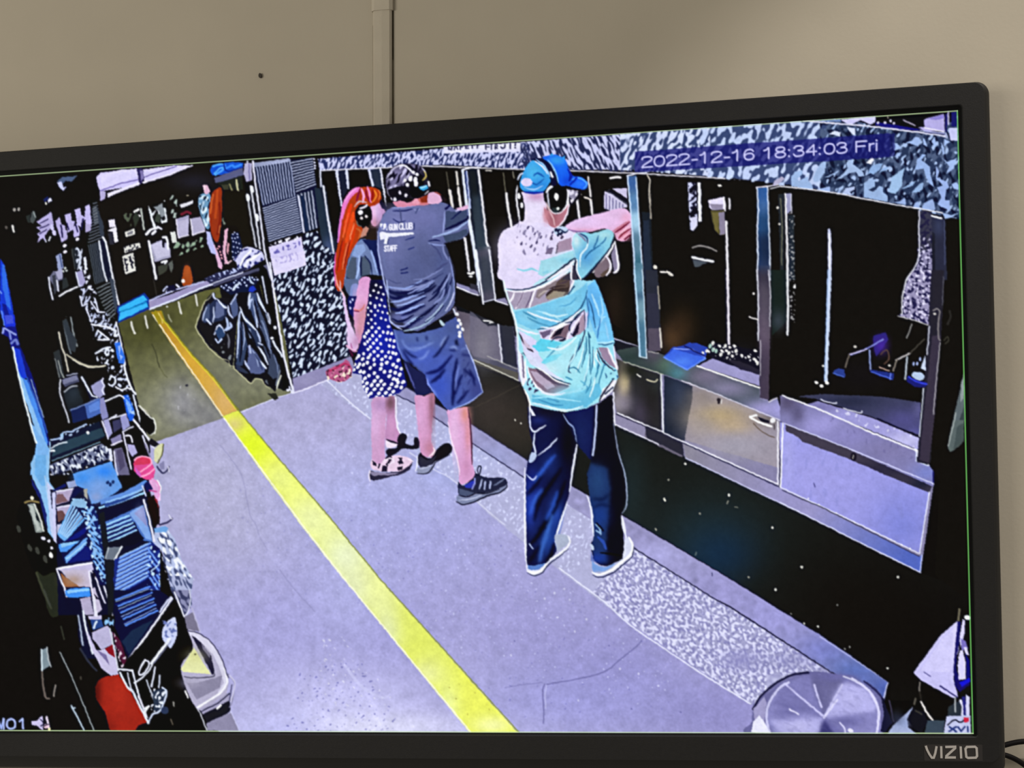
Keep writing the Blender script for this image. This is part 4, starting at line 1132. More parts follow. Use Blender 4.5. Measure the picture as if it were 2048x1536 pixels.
D3 = '''
// ---- mottled band across the top
o mottled_wall
c 0 0 1
p #c9cdf6 635 318 900 296 1280 265 1700 232 1925 215 1925 440 1820 412 1600 372 1500 360 1270 340 1050 338 900 330 850 330 640 342
t #2c3560 1.2 3.0 25 .05 .7 11 635 318 900 296 1060 285 1060 340 900 330 640 342
t #2a3050 1.5 5.5 -24 .1 .6 12 1030 285 1280 263 1290 345 1050 338
p #3b4a70 1240 268 1700 232 1925 215 1925 440 1820 412 1600 372 1500 360 1270 340 1240 338
t #cfdafc 2.0 4.6 25 -.05 .6 13 1240 268 1420 255 1420 352 1240 340
t #c0d0f6 2.8 5.6 28 .15 .5 14 1400 255 1640 236 1640 380 1400 352
p #2a3852 1660 240 1925 215 1925 440 1820 412 1640 378
t #50607e 3 6 30 .3 .6 16 1640 240 1925 215 1925 440 1640 378
t #10182c 3 5 -20 .6 .6 17 1640 240 1925 215 1925 440 1640 378
t #a8c0ea 2 4.4 30 1.25 .5 18 1640 240 1925 215 1925 440 1640 378
// the larger pale flakes towards the right
c 1540 220 4.518
p #9cb8e4 190 600 230 560 290 540 295 580 250 620 260 640 340 600 350 640 380 680 390 720 330 710 195 690
p #a2bce6 385 620 420 540 460 480 510 450 505 500 490 570 440 650 400 650
p #9fb9e6 490 610 560 580 630 540 610 570 520 610
p #a6bfe8 585 640 660 580 700 530 690 480 720 440 760 450 750 490 800 530 840 560 855 600 800 600 780 560 720 570 650 610
p #8fb0e0 880 580 920 500 960 490 1020 480 990 540 940 580 910 570
p #8fb0e0 985 570 1010 530 1070 510 1050 540
p #9cb8e4 850 790 850 660 900 630 950 630 950 690 890 720 930 740 1000 690 1020 700 1020 740 1060 770 1060 830
p #9fc0e8 1070 740 1100 610 1160 560 1220 520 1200 590 1190 690 1130 760
p #93b2de 1190 710 1240 680 1320 640 1290 680 1210 710
p #93b2de 1280 750 1330 690 1380 650 1385 710 1350 740
p #9ab6ea 1310 540 1330 450 1380 400 1410 400 1370 450 1440 510 1450 580 1480 700 1440 660 1400 590 1390 530
p #a2bcee 1550 430 1600 470 1690 430 1660 530 1590 580 1620 510
p #9cb4ea 1500 500 1530 560 1510 610 1600 650 1620 700 1590 720 1580 820 1620 820 1630 910 1560 880 1510 850 1550 790 1510 700 1570 680 1500 620
p #a2bcee 1640 670 1680 650 1705 680 1700 720 1660 710
p #a2bcee 1210 310 1240 290 1280 280 1310 240 1350 250 1360 290 1330 325 1260 300
p #a2bcee 1380 250 1400 260 1420 330 1390 320
p #a2bcee 1460 280 1490 240 1500 330 1480 320
p #a2bcee 1545 290 1570 340 1600 310 1630 290 1570 260 1580 400 1600 380 1560 410
p #a2bcee 1110 290 1150 300 1190 350 1115 370
p #a2bcee 1125 425 1150 390 1195 380 1170 420
p #9cb4e6 420 720 460 710 540 690 540 740 470 730
p #9cb4e6 600 760 640 700 630 760
p #b4c4ec 650 760 680 710 770 690 760 720 720 740 750 770
p #9cb4e6 1090 830 1160 830 1220 790 1230 860
p #9cb4e6 1290 880 1310 840 1340 820 1350 890
p #9cb4e6 1370 890 1390 840 1470 800 1500 900 1440 910
p #b4b0d0 20 690 40 640 110 600 130 620 90 660
p #eef0ff 870 480 920 420 940 450 910 490
p #c8d4fa 990 420 1005 440 985 445
p #d6dffc 530 220 580 190 640 200 630 240 580 220
p #d6dffc 690 150 770 170 770 220 750 230 710 180
k #eeeef8 2.4 0 715 90 690 300 710 590 750 840 800 1100 850 1340 890 1560 930
k #15130f 2.4 0 722 90 700 300 722 590 762 840 812 1100 862 1340 902
l #f4f6ff 3 1460 955 1550 980
p #a2bcea 1560 930 1640 950 1710 930 1640 970 1580 985
c 0 0 1
k #e6e4f0 2.2 640 341 850 332 1050 339 1160 342 1280 347 1450 357
// sign
o wall_sign
c 900 260 5.12
p #dcdcfa -70 175 720 130 720 225 -60 240
p #e6e6ff 0 185 715 135 715 190 0 235
m -80 172 720 118 720 260 -80 260
k #3a3a58 3.4 -20 150 -12 195 10 200 20 170
c 900 260 5.12
k #33334f 3 40 200 58 158 78 196
k #33334f 3 105 196 105 150
k #33334f 2.6 105 175 130 172
k #33334f 3 160 190 160 150
k #33334f 2.6 160 190 190 188
k #33334f 2.6 160 170 185 168
k #33334f 3 228 186 228 150
k #33334f 3 282 184 282 160
k #33334f 2.6 282 165 300 150
k #33334f 3 368 198 368 150
k #33334f 2.6 368 176 400 172
k #33334f 3 425 195 425 150
k #33334f 3 462 192 462 150
k #33334f 2.6 462 172 485 190
k #33334f 2.6 480 150 485 170
l #33334f 3 520 175 535 190 560 180 560 150
k #33334f 3 618 186 618 140
d #33334f 2 2 0 668 182
k #33334f 3 668 160 668 140
m
// upper right corner bits
o ceiling_fixture
c 1540 220 4.518
p #0e0c14 640 60 1000 40 1690 5 1690 110 1600 110 1560 200 1380 190 1300 190 950 150
p #cfcdfa 640 90 760 70 880 60 955 50 950 110 900 130 820 90 740 130 690 120
p #6f8ac0 400 95 560 90 640 80 640 105 500 105
p #1a1478 960 110 1100 130 1330 170 1400 190 1100 170 950 140
l #a8a090 1.8 1060 50 1068 75
l #b8b0c8 2.4 1205 90 1260 115 1310 140
d #d8d4f0 2 3 20 975 115 1040 115 1090 100 1120 120
p #b5aee6 1390 90 1420 75 1570 35 1580 190 1400 190 1340 160 1395 150
p #8a80d0 1420 80 1570 38 1570 75 1500 90
k #f0eeff 2.6 1395 160 1570 195
k #d8d4ff 2.4 1610 10 1612 130
p #1b1c66 1640 20 1690 10 1690 150 1640 150
p #23206a 1580 40 1605 30 1600 200 1585 200
p #c8ccfa 1615 165 1700 160 1700 280 1630 275
p #a0acd0 1590 200 1610 240 1600 260 1560 240
k #e4e4fa 3 300 95 620 125 840 140 1000 160 1300 195 1580 235
k #4a4a7c 1.8 1400 200 1580 218
k #c8ccff 2 1360 185 1575 208
// ---- corrugated panels
o corrugated_panel
c 360 310 4.8
p #0f1630 700 75 1270 30 1310 300 1330 700 1190 745 860 830 790 490
p #10182c 700 120 1050 60 1110 390 790 480
h #aab4d8 2.4 13 735 120 800 475 1055 45 1100 390
h #b9c2e6 2.2 3 715 110 1045 60 715 82 1045 38
p #0c1326 1060 60 1265 35 1300 290 1110 370
h #c2cae8 2.0 11 1065 75 1270 35 1115 350 1300 280
p #0c1428 790 500 1110 395 1190 740 850 835
h #bcc4e4 2.1 16 795 515 1110 405 855 825 1170 730
p #1a2434 1115 380 1270 335 1325 700 1200 745
h #c0c6e0 2.4 5 1130 385 1185 740 1265 345 1310 695
p #1a2a44 1160 390 1185 385 1240 720 1205 740
p #23303c 1290 310 1340 320 1420 600 1480 930 1400 960 1340 700
g #4a5a80 1430 870 40 60 .8
k #d0d4e8 3 1345 150 1355 300
k #dfe2f4 3 1380 300 1410 570 1450 800 1475 940
k #9aa4d0 2 1395 960 1475 935
k #d8dcf8 3 1140 395 1190 740
d #d8dcf8 2 2 0 1285 40 1290 70 1295 100 1295 125
// ---- stippled wall
o stippled_wall
c 380 520 5.12
p #0d1424 830 130 1190 40 1190 -150 1420 -130 1480 0 1560 340 1620 600 1640 980 1060 1215
t #cfdcf6 1.5 3.5 30 .5 .6 21 830 130 1190 40 1190 -150 1420 -130 1480 0 1520 200 1560 340 1620 600 1640 980 1060 1215
c 360 310 4.8
m 1180 740 1420 700 1490 1000 1480 1300 1536 1400 1536 1536 1200 1536 1180 1060
p #0d1424 1180 760 1320 730 1400 960 1480 950 1480 1060 1190 1060
t #cfdcf6 1.6 3.6 30 .45 .6 22 1180 760 1320 730 1400 960 1480 950 1490 1060 1190 1060
m
// wall paper notice
o paper_notice
p #d6d0f8 850 885 1165 785 1210 1060 905 1160
p #e2dcff 880 1000 1200 920 1208 1060 905 1155
t #6a64b4 1.6 2.6 10 .3 .6 23 875 905 1150 830 1155 880 890 955
t #b0a8e0 1.4 2.2 10 .6 .6 24 910 990 1130 930 1135 1010 930 1050
t #e8e8ff 1.8 2.2 0 .7 .5 25 855 850 1160 760 1165 800 860 890
// baseboard left of the pair
o grey_baseboard
c 380 520 5.12
p #8f8ab4 1050 1215 1650 985 1700 1130 1410 1230 1200 1310 1060 1360
g #a09cc4 1200 1230 80 40 .6
k #e8e6ff 2.6 1060 1362 1200 1315 1350 1250 1420 1225
// crumpled red wrapper on the floor
o debris_pile
s #b85a86 1400 1130 1480 1090 1560 1050 1600 1020 1640 1060 1660 1140 1620 1220 1540 1250 1460 1230 1400 1190
l #e088b0 2.4 1440 1190 1500 1110 1560 1070
l #b83060 3 1420 1140 1500 1110 1580 1060 1640 1090
l #f4d0d8 2.2 1540 1180 1580 1080
t #5a2a3a 1.6 2 30 .8 .5 26 1400 1130 1560 1050 1640 1060 1660 1200 1540 1250 1400 1190
t #fbe8d8 1.6 2.2 40 .9 .5 27 1390 1190 1480 1180 1640 1110 1660 1200 1540 1260 1420 1240
// ---- doorway frame and far room
o far_room
c 180 310 4.8
p #171412 60 380 470 270 1000 90 1480 60 1536 1100 1440 1130 560 1420 280 1450 230 1200 120 780
g #23222c 1000 250 150 60 .8
o lit_ceiling_panel
p #cfc8fa 60 210 100 170 450 130 470 290 100 350 75 300
p #dcd6ff 90 200 300 140 450 140 460 200 120 330
p #d8d2fc 510 140 820 100 990 100 780 180 520 270
k #6a5ea6 2.2 100 345 300 270 470 235
k #6a5ea6 2 530 210 700 150 830 110
p #b4acd8 95 345 150 350 145 420 95 440
p #e8e4ff 165 370 490 250 490 275 170 405
p #e8e4ff 500 260 800 170 980 95 990 100 780 190 510 275
p #2b2450 450 130 500 125 525 220 490 280 470 260
p #7f76ac 480 150 510 150 520 220 490 250
o notice_papers
p #e8e4f8 175 625 235 615 245 690 190 700
p #eceaf8 165 725 250 690 270 830 235 840 220 740
p #2c2c34 170 750 215 740 230 860 190 860
p #dfdfd8 335 740 425 705 435 760 345 790
p #7a7a80 355 745 410 725 415 755 360 770
p #dfdfd8 325 885 475 840 485 885 335 945
t #23232a 1.4 2 10 .3 .5 28 330 885 475 845 480 885 335 940
p #e2e2dc 310 970 415 940 440 1110 340 1145
t #1f1f26 1.6 2 10 .1 .5 29 325 985 410 955 430 1090 345 1125
l #e8e8e8 5 430 545 465 525
l #e8e8e8 5 445 590 475 585
k #b8c0b8 3.4 490 520 505 620 520 715
p #2f362a 440 540 480 600 430 700 410 600
t #55604c 2 4 10 .8 .5 30 320 560 440 560 430 700 340 680
p #e0e6ee 560 480 600 560 720 430 745 640 690 660 640 520 600 600 640 700 610 700 580 600
p #8a9298 610 500 700 460 730 620 690 640 660 540
p #10100e 600 590 640 540 680 600 680 650 620 660
t #10100e 3 3 0 .6 .5 32 570 480 740 440 745 640 640 680
p #3a4236 640 560 680 580 670 650 620 640
l #eef0ff 5 540 760 580 720 640 700
l #eef0ff 5 600 760 630 730
l #e8eaff 4 650 690 685 710
p #a7a6c2 580 860 700 810 770 900 775 980 620 1030
p #c4c2de 590 860 690 830 690 880 720 900 740 800 770 960 640 1000
k #eceefa 4.6 565 830 590 960 615 1090 632 1185
k #eceefa 4 700 790 735 790 750 900
p #15121a 690 800 720 800 715 890 695 890
l #e8eaf4 4 690 1030 735 1015 720 1040
p #3d4034 650 1070 750 1040 740 1110 660 1160
p #5a5f58 750 1040 790 1010 800 1080 780 1130
l #2f2c28 2.4 610 1190 630 1300 640 1350
t #a8b8b0 2 4 20 .8 .5 33 760 390 830 380 845 600 780 600
p #dcdce6 865 480 990 435 990 465 880 510
p #aaa6c8 825 615 950 580 945 770 850 795
p #c0bcdc 840 640 945 610 940 760 860 780
p #b4b0d0 965 615 1060 590 1105 700 1100 730 985 770
k #ece8fa 2.4 825 615 850 795 945 770
k #ece8fa 2.4 965 615 985 770 1100 730
l #702030 5 880 570 930 545 960 560
p #d8dcd8 770 740 820 735 835 840 790 845
t #8fa890 2.2 3.2 30 .7 .6 34 790 830 1080 790 1090 880 820 980
l #b0a890 2 930 390 945 388
s #a24a1e 890 1130 910 1070 950 1065 970 1110 985 1230 920 1255 890 1250 885 1200
g #c0602c 930 1120 20 40 .6
d #f0e8e4 4 4 0 895 1210
// right of mirror: items
p #20241c 1200 250 1460 190 1470 330 1300 330
l #8c8a60 3 1340 280 1370 360
l #c8c8a0 3.4 1405 240 1420 350
p #3c3e2c 1260 290 1330 280 1330 330 1280 330
d #e8e8e0 3 4 0 1285 395 1350 408
p #5f6a5c 1265 620 1300 570 1350 565 1400 570 1330 620 1290 670
l #8a9484 3 1285 660 1300 600 1370 575 1410 575
k #262c26 8 1360 380 1500 400
// blue neon-like sign at the top
o blue_sign
c 360 310 4.8
p #1550d0 310 100 450 75 610 70 605 110 500 160 400 190 310 195 290 150
l #4aa0ff 4 320 110 380 90 430 100 400 150 340 190
l #3a8cff 4 440 130 500 100 520 120 590 90
l #5ab4ff 3 330 180 380 130 410 120
l #0a2a90 3 420 90 440 150 500 150 600 120
p #585c80 330 220 600 120 610 190 420 250 340 270
// ---- woman seen in the far doorway
o person_reflection
c 360 310 4.8
s #6f9cc0 190 390 230 370 290 380 300 560 280 700 240 690 190 540 175 450
t #d8ecff 2 4 20 .3 .6 35 190 390 290 380 290 690 240 690 180 450
t #10202c 2 4 20 .8 .6 36 190 390 290 380 290 690 240 690 180 450
p #e2b8d4 220 290 260 285 290 350 260 380 235 370
l #f0d4e0 3 240 290 235 330
s #9a3416 300 400 330 340 390 315 405 400 400 560 390 700 360 840 310 780 285 650 280 520
l #b8481c 5 360 340 350 480 340 600
l #7c2010 4 380 460 385 600 360 760
l #c86030 3 320 380 300 480 290 560
l #b85c34 3 385 680 375 740
s #1a1712 405 400 470 340 640 380 690 600 720 860 600 900 560 700 440 660 410 560
p #e0b0c8 430 720 460 700 455 800 440 900 445 1000 470 1040 430 1050 410 920
p #d098a8 455 830 475 850 465 960 450 930
p #e2b4d6 300 850 330 860 410 1060 400 1100 370 1080 340 960
p #b8bcf0 250 730 290 740 320 850 350 960 300 940 260 850
l #f0d0dc 2.4 460 1040 490 1015
p #241420 350 830 400 860 430 1050 390 1020
d #e0a0b0 2 2 0 360 900 385 930 400 990 375 880 395 960
p #111c3a 490 760 560 740 600 880 560 960 500 1000
d #c0c8f0 1.8 1.6 0 510 760 530 800 555 790 510 830 540 840 570 850 515 880 550 890 580 900 505 930 535 940 560 930 510 980 540 980
d #c0c8f0 1.5 1.5 0 525 745 550 760 500 800
// hanger bundle and rail clutter
o bundle_on_rail
s #cfd0f4 510 1000 560 960 600 900 650 880 720 900 790 930 810 1000 740 1030 680 1080 620 1110 560 1090 540 1030
t #262a6a 2 3.2 40 .55 .5 37 510 1000 560 960 600 900 720 900 800 940 800 1010 620 1110 550 1080
l #f6f6ff 4 580 1060 620 980 680 920
l #f6f6ff 4 620 1090 660 1010 740 960
l #fff 3 660 1010 700 1000 770 940
// counter rail crossing
o counter_rail
c 220 530 4.8
p #15141e 370 330 980 190 1500 20 1500 60 1240 130 990 220 380 430
p #9c95c0 370 345 560 290 760 210 930 150 1000 150 960 190 700 300 375 425
k #bcc0ec 3 380 340 620 240 900 160
k #dfe4ff 3.4 380 425 640 325 900 215 1270 70
p #2a2c48 900 130 1040 70 1250 20 1340 30 1260 70 960 180
t #b8c4f0 1.6 3 -40 .4 .5 38 920 130 1060 70 1250 10 1290 40 1000 150 930 160
k #4a4c66 6 1000 190 1280 90 1490 20
l #c4ccf0 3 510 250 540 215 560 210
l #c4ccf0 4 540 260 560 230
l #dde0ff 5 580 210 590 250
l #dde0ff 4 640 190 660 210
p #10102c 560 200 620 190 640 240 540 260
// turquoise box on the rail
o turquoise_box
p #0a3a9c 70 400 330 270 375 320 370 410 80 550
p #36b6f6 85 405 320 285 360 340 130 440 90 450
p #3cb8fa 95 460 130 450 350 350 365 400 320 425 80 540
k #1486c4 2.6 110 450 350 360
k #0a2f8c 3 70 410 330 275
k #0a2f8c 3.4 80 545 370 420
// hooks hanging
o coat_hook
l #d8d8d0 4 205 545 215 600 235 655
e #e8e8e0 236 655 14 10
l #d8d8d0 3.6 340 490 350 560 362 605
l #d8d8d0 3.6 658 360 670 420 685 465
l #d8d8d0 3.6 822 290 830 340 838 390
l #9a9c80 3 560 480 570 510 590 540
d #c0c4b8 2.4 2 0 548 400
// ---- black trash bags
o trash_bag
w 1
c 380 520 5.12
s #17161a 240 330 270 390 360 370 490 340 500 560 480 640 440 1070 400 1060 330 1010 270 950 180 880 120 790 60 700 100 560 150 430
p #131216 300 270 440 300 600 150 700 180 760 460 860 800 950 1000 980 1340 890 1310 870 1350 820 1300 760 1280 740 1220 660 1220 620 1260 540 1200 460 1120 450 1060 490 640 470 400 320 380
p #252f48 260 400 370 460 380 560 330 620 230 640 190 640 130 640 160 500
m 240 330 500 330 510 560 440 1070 270 950 120 790 60 700 150 430
p #5c6890 270 420 350 480 350 560 290 600 250 600
p #42506f 160 480 200 440 200 600 150 640 130 600
p #4c5a80 410 450 470 380 490 470 490 560 440 600
l #ccd6f2 4 230 310 245 380 270 400
l #dde6ff 4 280 400 340 470 375 490
l #c8d4f4 3 240 480 245 560 235 640
l #ccd8f8 4 170 610 210 655
l #aebce0 3 130 620 140 560 170 480
l #c4d0f4 4 390 470 400 540 440 600
l #b4c2e8 3 480 350 420 450
k #ccd8f8 3 250 760 275 690 305 665
k #ccd8f8 4 310 670 350 750
l #b4c6ee 5 370 590 390 680 350 720
l #b4c6ee 5 410 640 420 680 370 720
p #2c4468 255 725 310 680 365 765 300 830
k #c4d4f8 3 260 810 290 850 325 812
l #6a6c78 4 385 760 400 830 395 900
t #7c8488 2 3 40 1.5 .5 39 200 860 440 860 430 1050 300 1000
m
m 300 270 600 150 700 180 760 460 860 800 950 1000 980 1340 890 1310 820 1300 740 1220 620 1260 460 1120 480 640 470 400
p #111a34 310 270 440 210 600 160 700 200 640 330 520 330 330 380
d #c0ccf4 2 2 0 320 270 345 285 370 260 400 280 330 320 360 330 390 310 420 290 450 230 470 260 500 230 530 200 520 250 560 230 490 280 560 180 590 200 450 300 340 350 370 360 580 260 540 170 470 205 640 180 680 170 690 200 660 200
l #cfdcf6 5 440 310 460 280 510 230
l #c4d4f0 4 610 170 620 220 650 240
p #2038b8 610 280 650 260 680 300 640 330 600 320
p #3c4c70 620 330 680 340 700 560 690 700 640 560 610 480
p #46536e 690 440 730 540 780 660 830 860 840 960 790 880 720 660
p #2c3852 520 520 620 640 700 780 740 880 680 890 600 760 560 620
p #32405c 500 600 520 640 560 760 590 860 540 1080 470 1100 490 860
p #55608a 590 880 640 900 700 980 770 1110 760 1150 700 1170 620 1160 580 1080 600 980
p #3a4458 740 860 840 960 900 1060 940 1110 900 1200 850 1220 800 1160 810 1060
p #2c3448 470 1060 560 1120 600 1160 560 1160 480 1130
l #dde8ff 4 510 480 560 600 640 680 680 720
l #c0d0f4 4 520 520 500 600 495 800 480 1000
l #cfdcfa 5 690 340 720 430 780 540
l #cfdaf4 4 600 470 605 400 615 340
l #b8c8ee 4 610 500 620 420 640 400
l #c4d2f2 4 660 480 680 600 690 690
l #b4c4ea 4 680 720 710 790 720 840
l #dbe6ff 4 700 890 750 960 800 1070
l #dbe6ff 4 720 1040 780 1110
l #c0ccf0 4 560 1030 590 1090 610 1120
l #b0bce0 4 610 880 620 950
l #9cb0d8 4 610 710 620 790
l #c8d4f0 3 700 850 740 870
l #c8d4f0 4 850 830 880 890 920 920 940 990
l #8090b0 3 780 560 820 650
l #7c8cb0 2.6 700 600 740 760 790 900
l #8c9cc4 2.6 740 620 790 780 830 960
l #0a0c16 4 720 700 770 850 820 1000
l #0a0c16 4 560 640 620 760 680 880
l #9cacd4 2.6 540 640 560 780 540 920
l #0b0e1a 4 520 700 530 860 510 1040
l #a4b4dc 2.6 640 920 680 1000 700 1090
l #3a4668 4 660 960 720 1060 740 1130
l #0a0c16 4 830 900 880 1020 900 1120
l #7484a8 2.6 850 960 890 1060 900 1160
l #95a4c8 2.4 640 380 660 520 700 640
l #0a0c18 4 660 420 690 560 730 680
l #6a7484 4 880 1280 910 1180 930 1110
l #cdd6ea 3 740 180 760 280 790 420 800 540
d #d8e0f0 4 7 -10 855 470 820 620 880 690
d #b0b8c8 3 6 -10 855 540 805 580
l #5f6670 4 780 1240 790 1270
m
l #c0c098 2.4 235 340 190 400 150 430 100 560 60 690 120 790 180 880 270 970 330 1010 395 1030
l #c0c098 2.4 395 1030 410 1080 440 1090 460 1120 540 1190 600 1250 630 1260 670 1215 740 1230 760 1270 820 1320
l #e4e8d8 3 890 1320 900 1260 940 1170
p #28291c 790 1370 880 1360 910 1420 870 1440
w 0
// door jamb
o door_jamb
p #0c0b0f 700 100 800 100 850 300 905 640 962 980 1012 1180 1055 1345 950 1335 940 1050 860 800 760 460
p #0a0a10 700 60 790 20 850 300 900 640 960 1000 1000 1330 960 1320 880 880 800 500
k #e8eaff 4 820 30 860 340 905 640 960 980 1010 1180 1060 1350
k #b8bcdc 2 790 0 830 160 850 230
p #6a6a86 750 60 800 40 840 200 810 180 790 100
d #e6ecf8 3.4 3 -10 840 800 870 690
l #d0d8ec 3 740 170 770 330 790 440
l #c0c8dc 3.4 795 545 815 600 820 650
l #d8e0ee 4 850 830 880 890 930 960 940 990
l #dfe2fa 3 1060 1350 1030 1330 1020 1300
d #e4e6ff 4 3 0 1005 1330 1050 1355
c 360 310 4.8
k #e0e2f4 3.6 700 60 715 200 730 320 760 520 790 740 810 900 830 1000 880 1200
k #c9cce0 3 650 60 640 200
p #b4b0d4 620 80 690 75 690 240 640 260 610 180
k #6a66a0 2 660 90 668 240
k #e8e6ff 2.6 700 70 720 250
p #0d0d14 620 260 700 260 760 560 780 880 720 860 680 600 640 400
k #c8ccd8 3 645 380 670 540 700 720 730 880
k #dfe2ee 3.4 680 300 710 500 745 720 770 900
d #e8ecf4 4 8 -8 652 410 690 330 740 600
'''
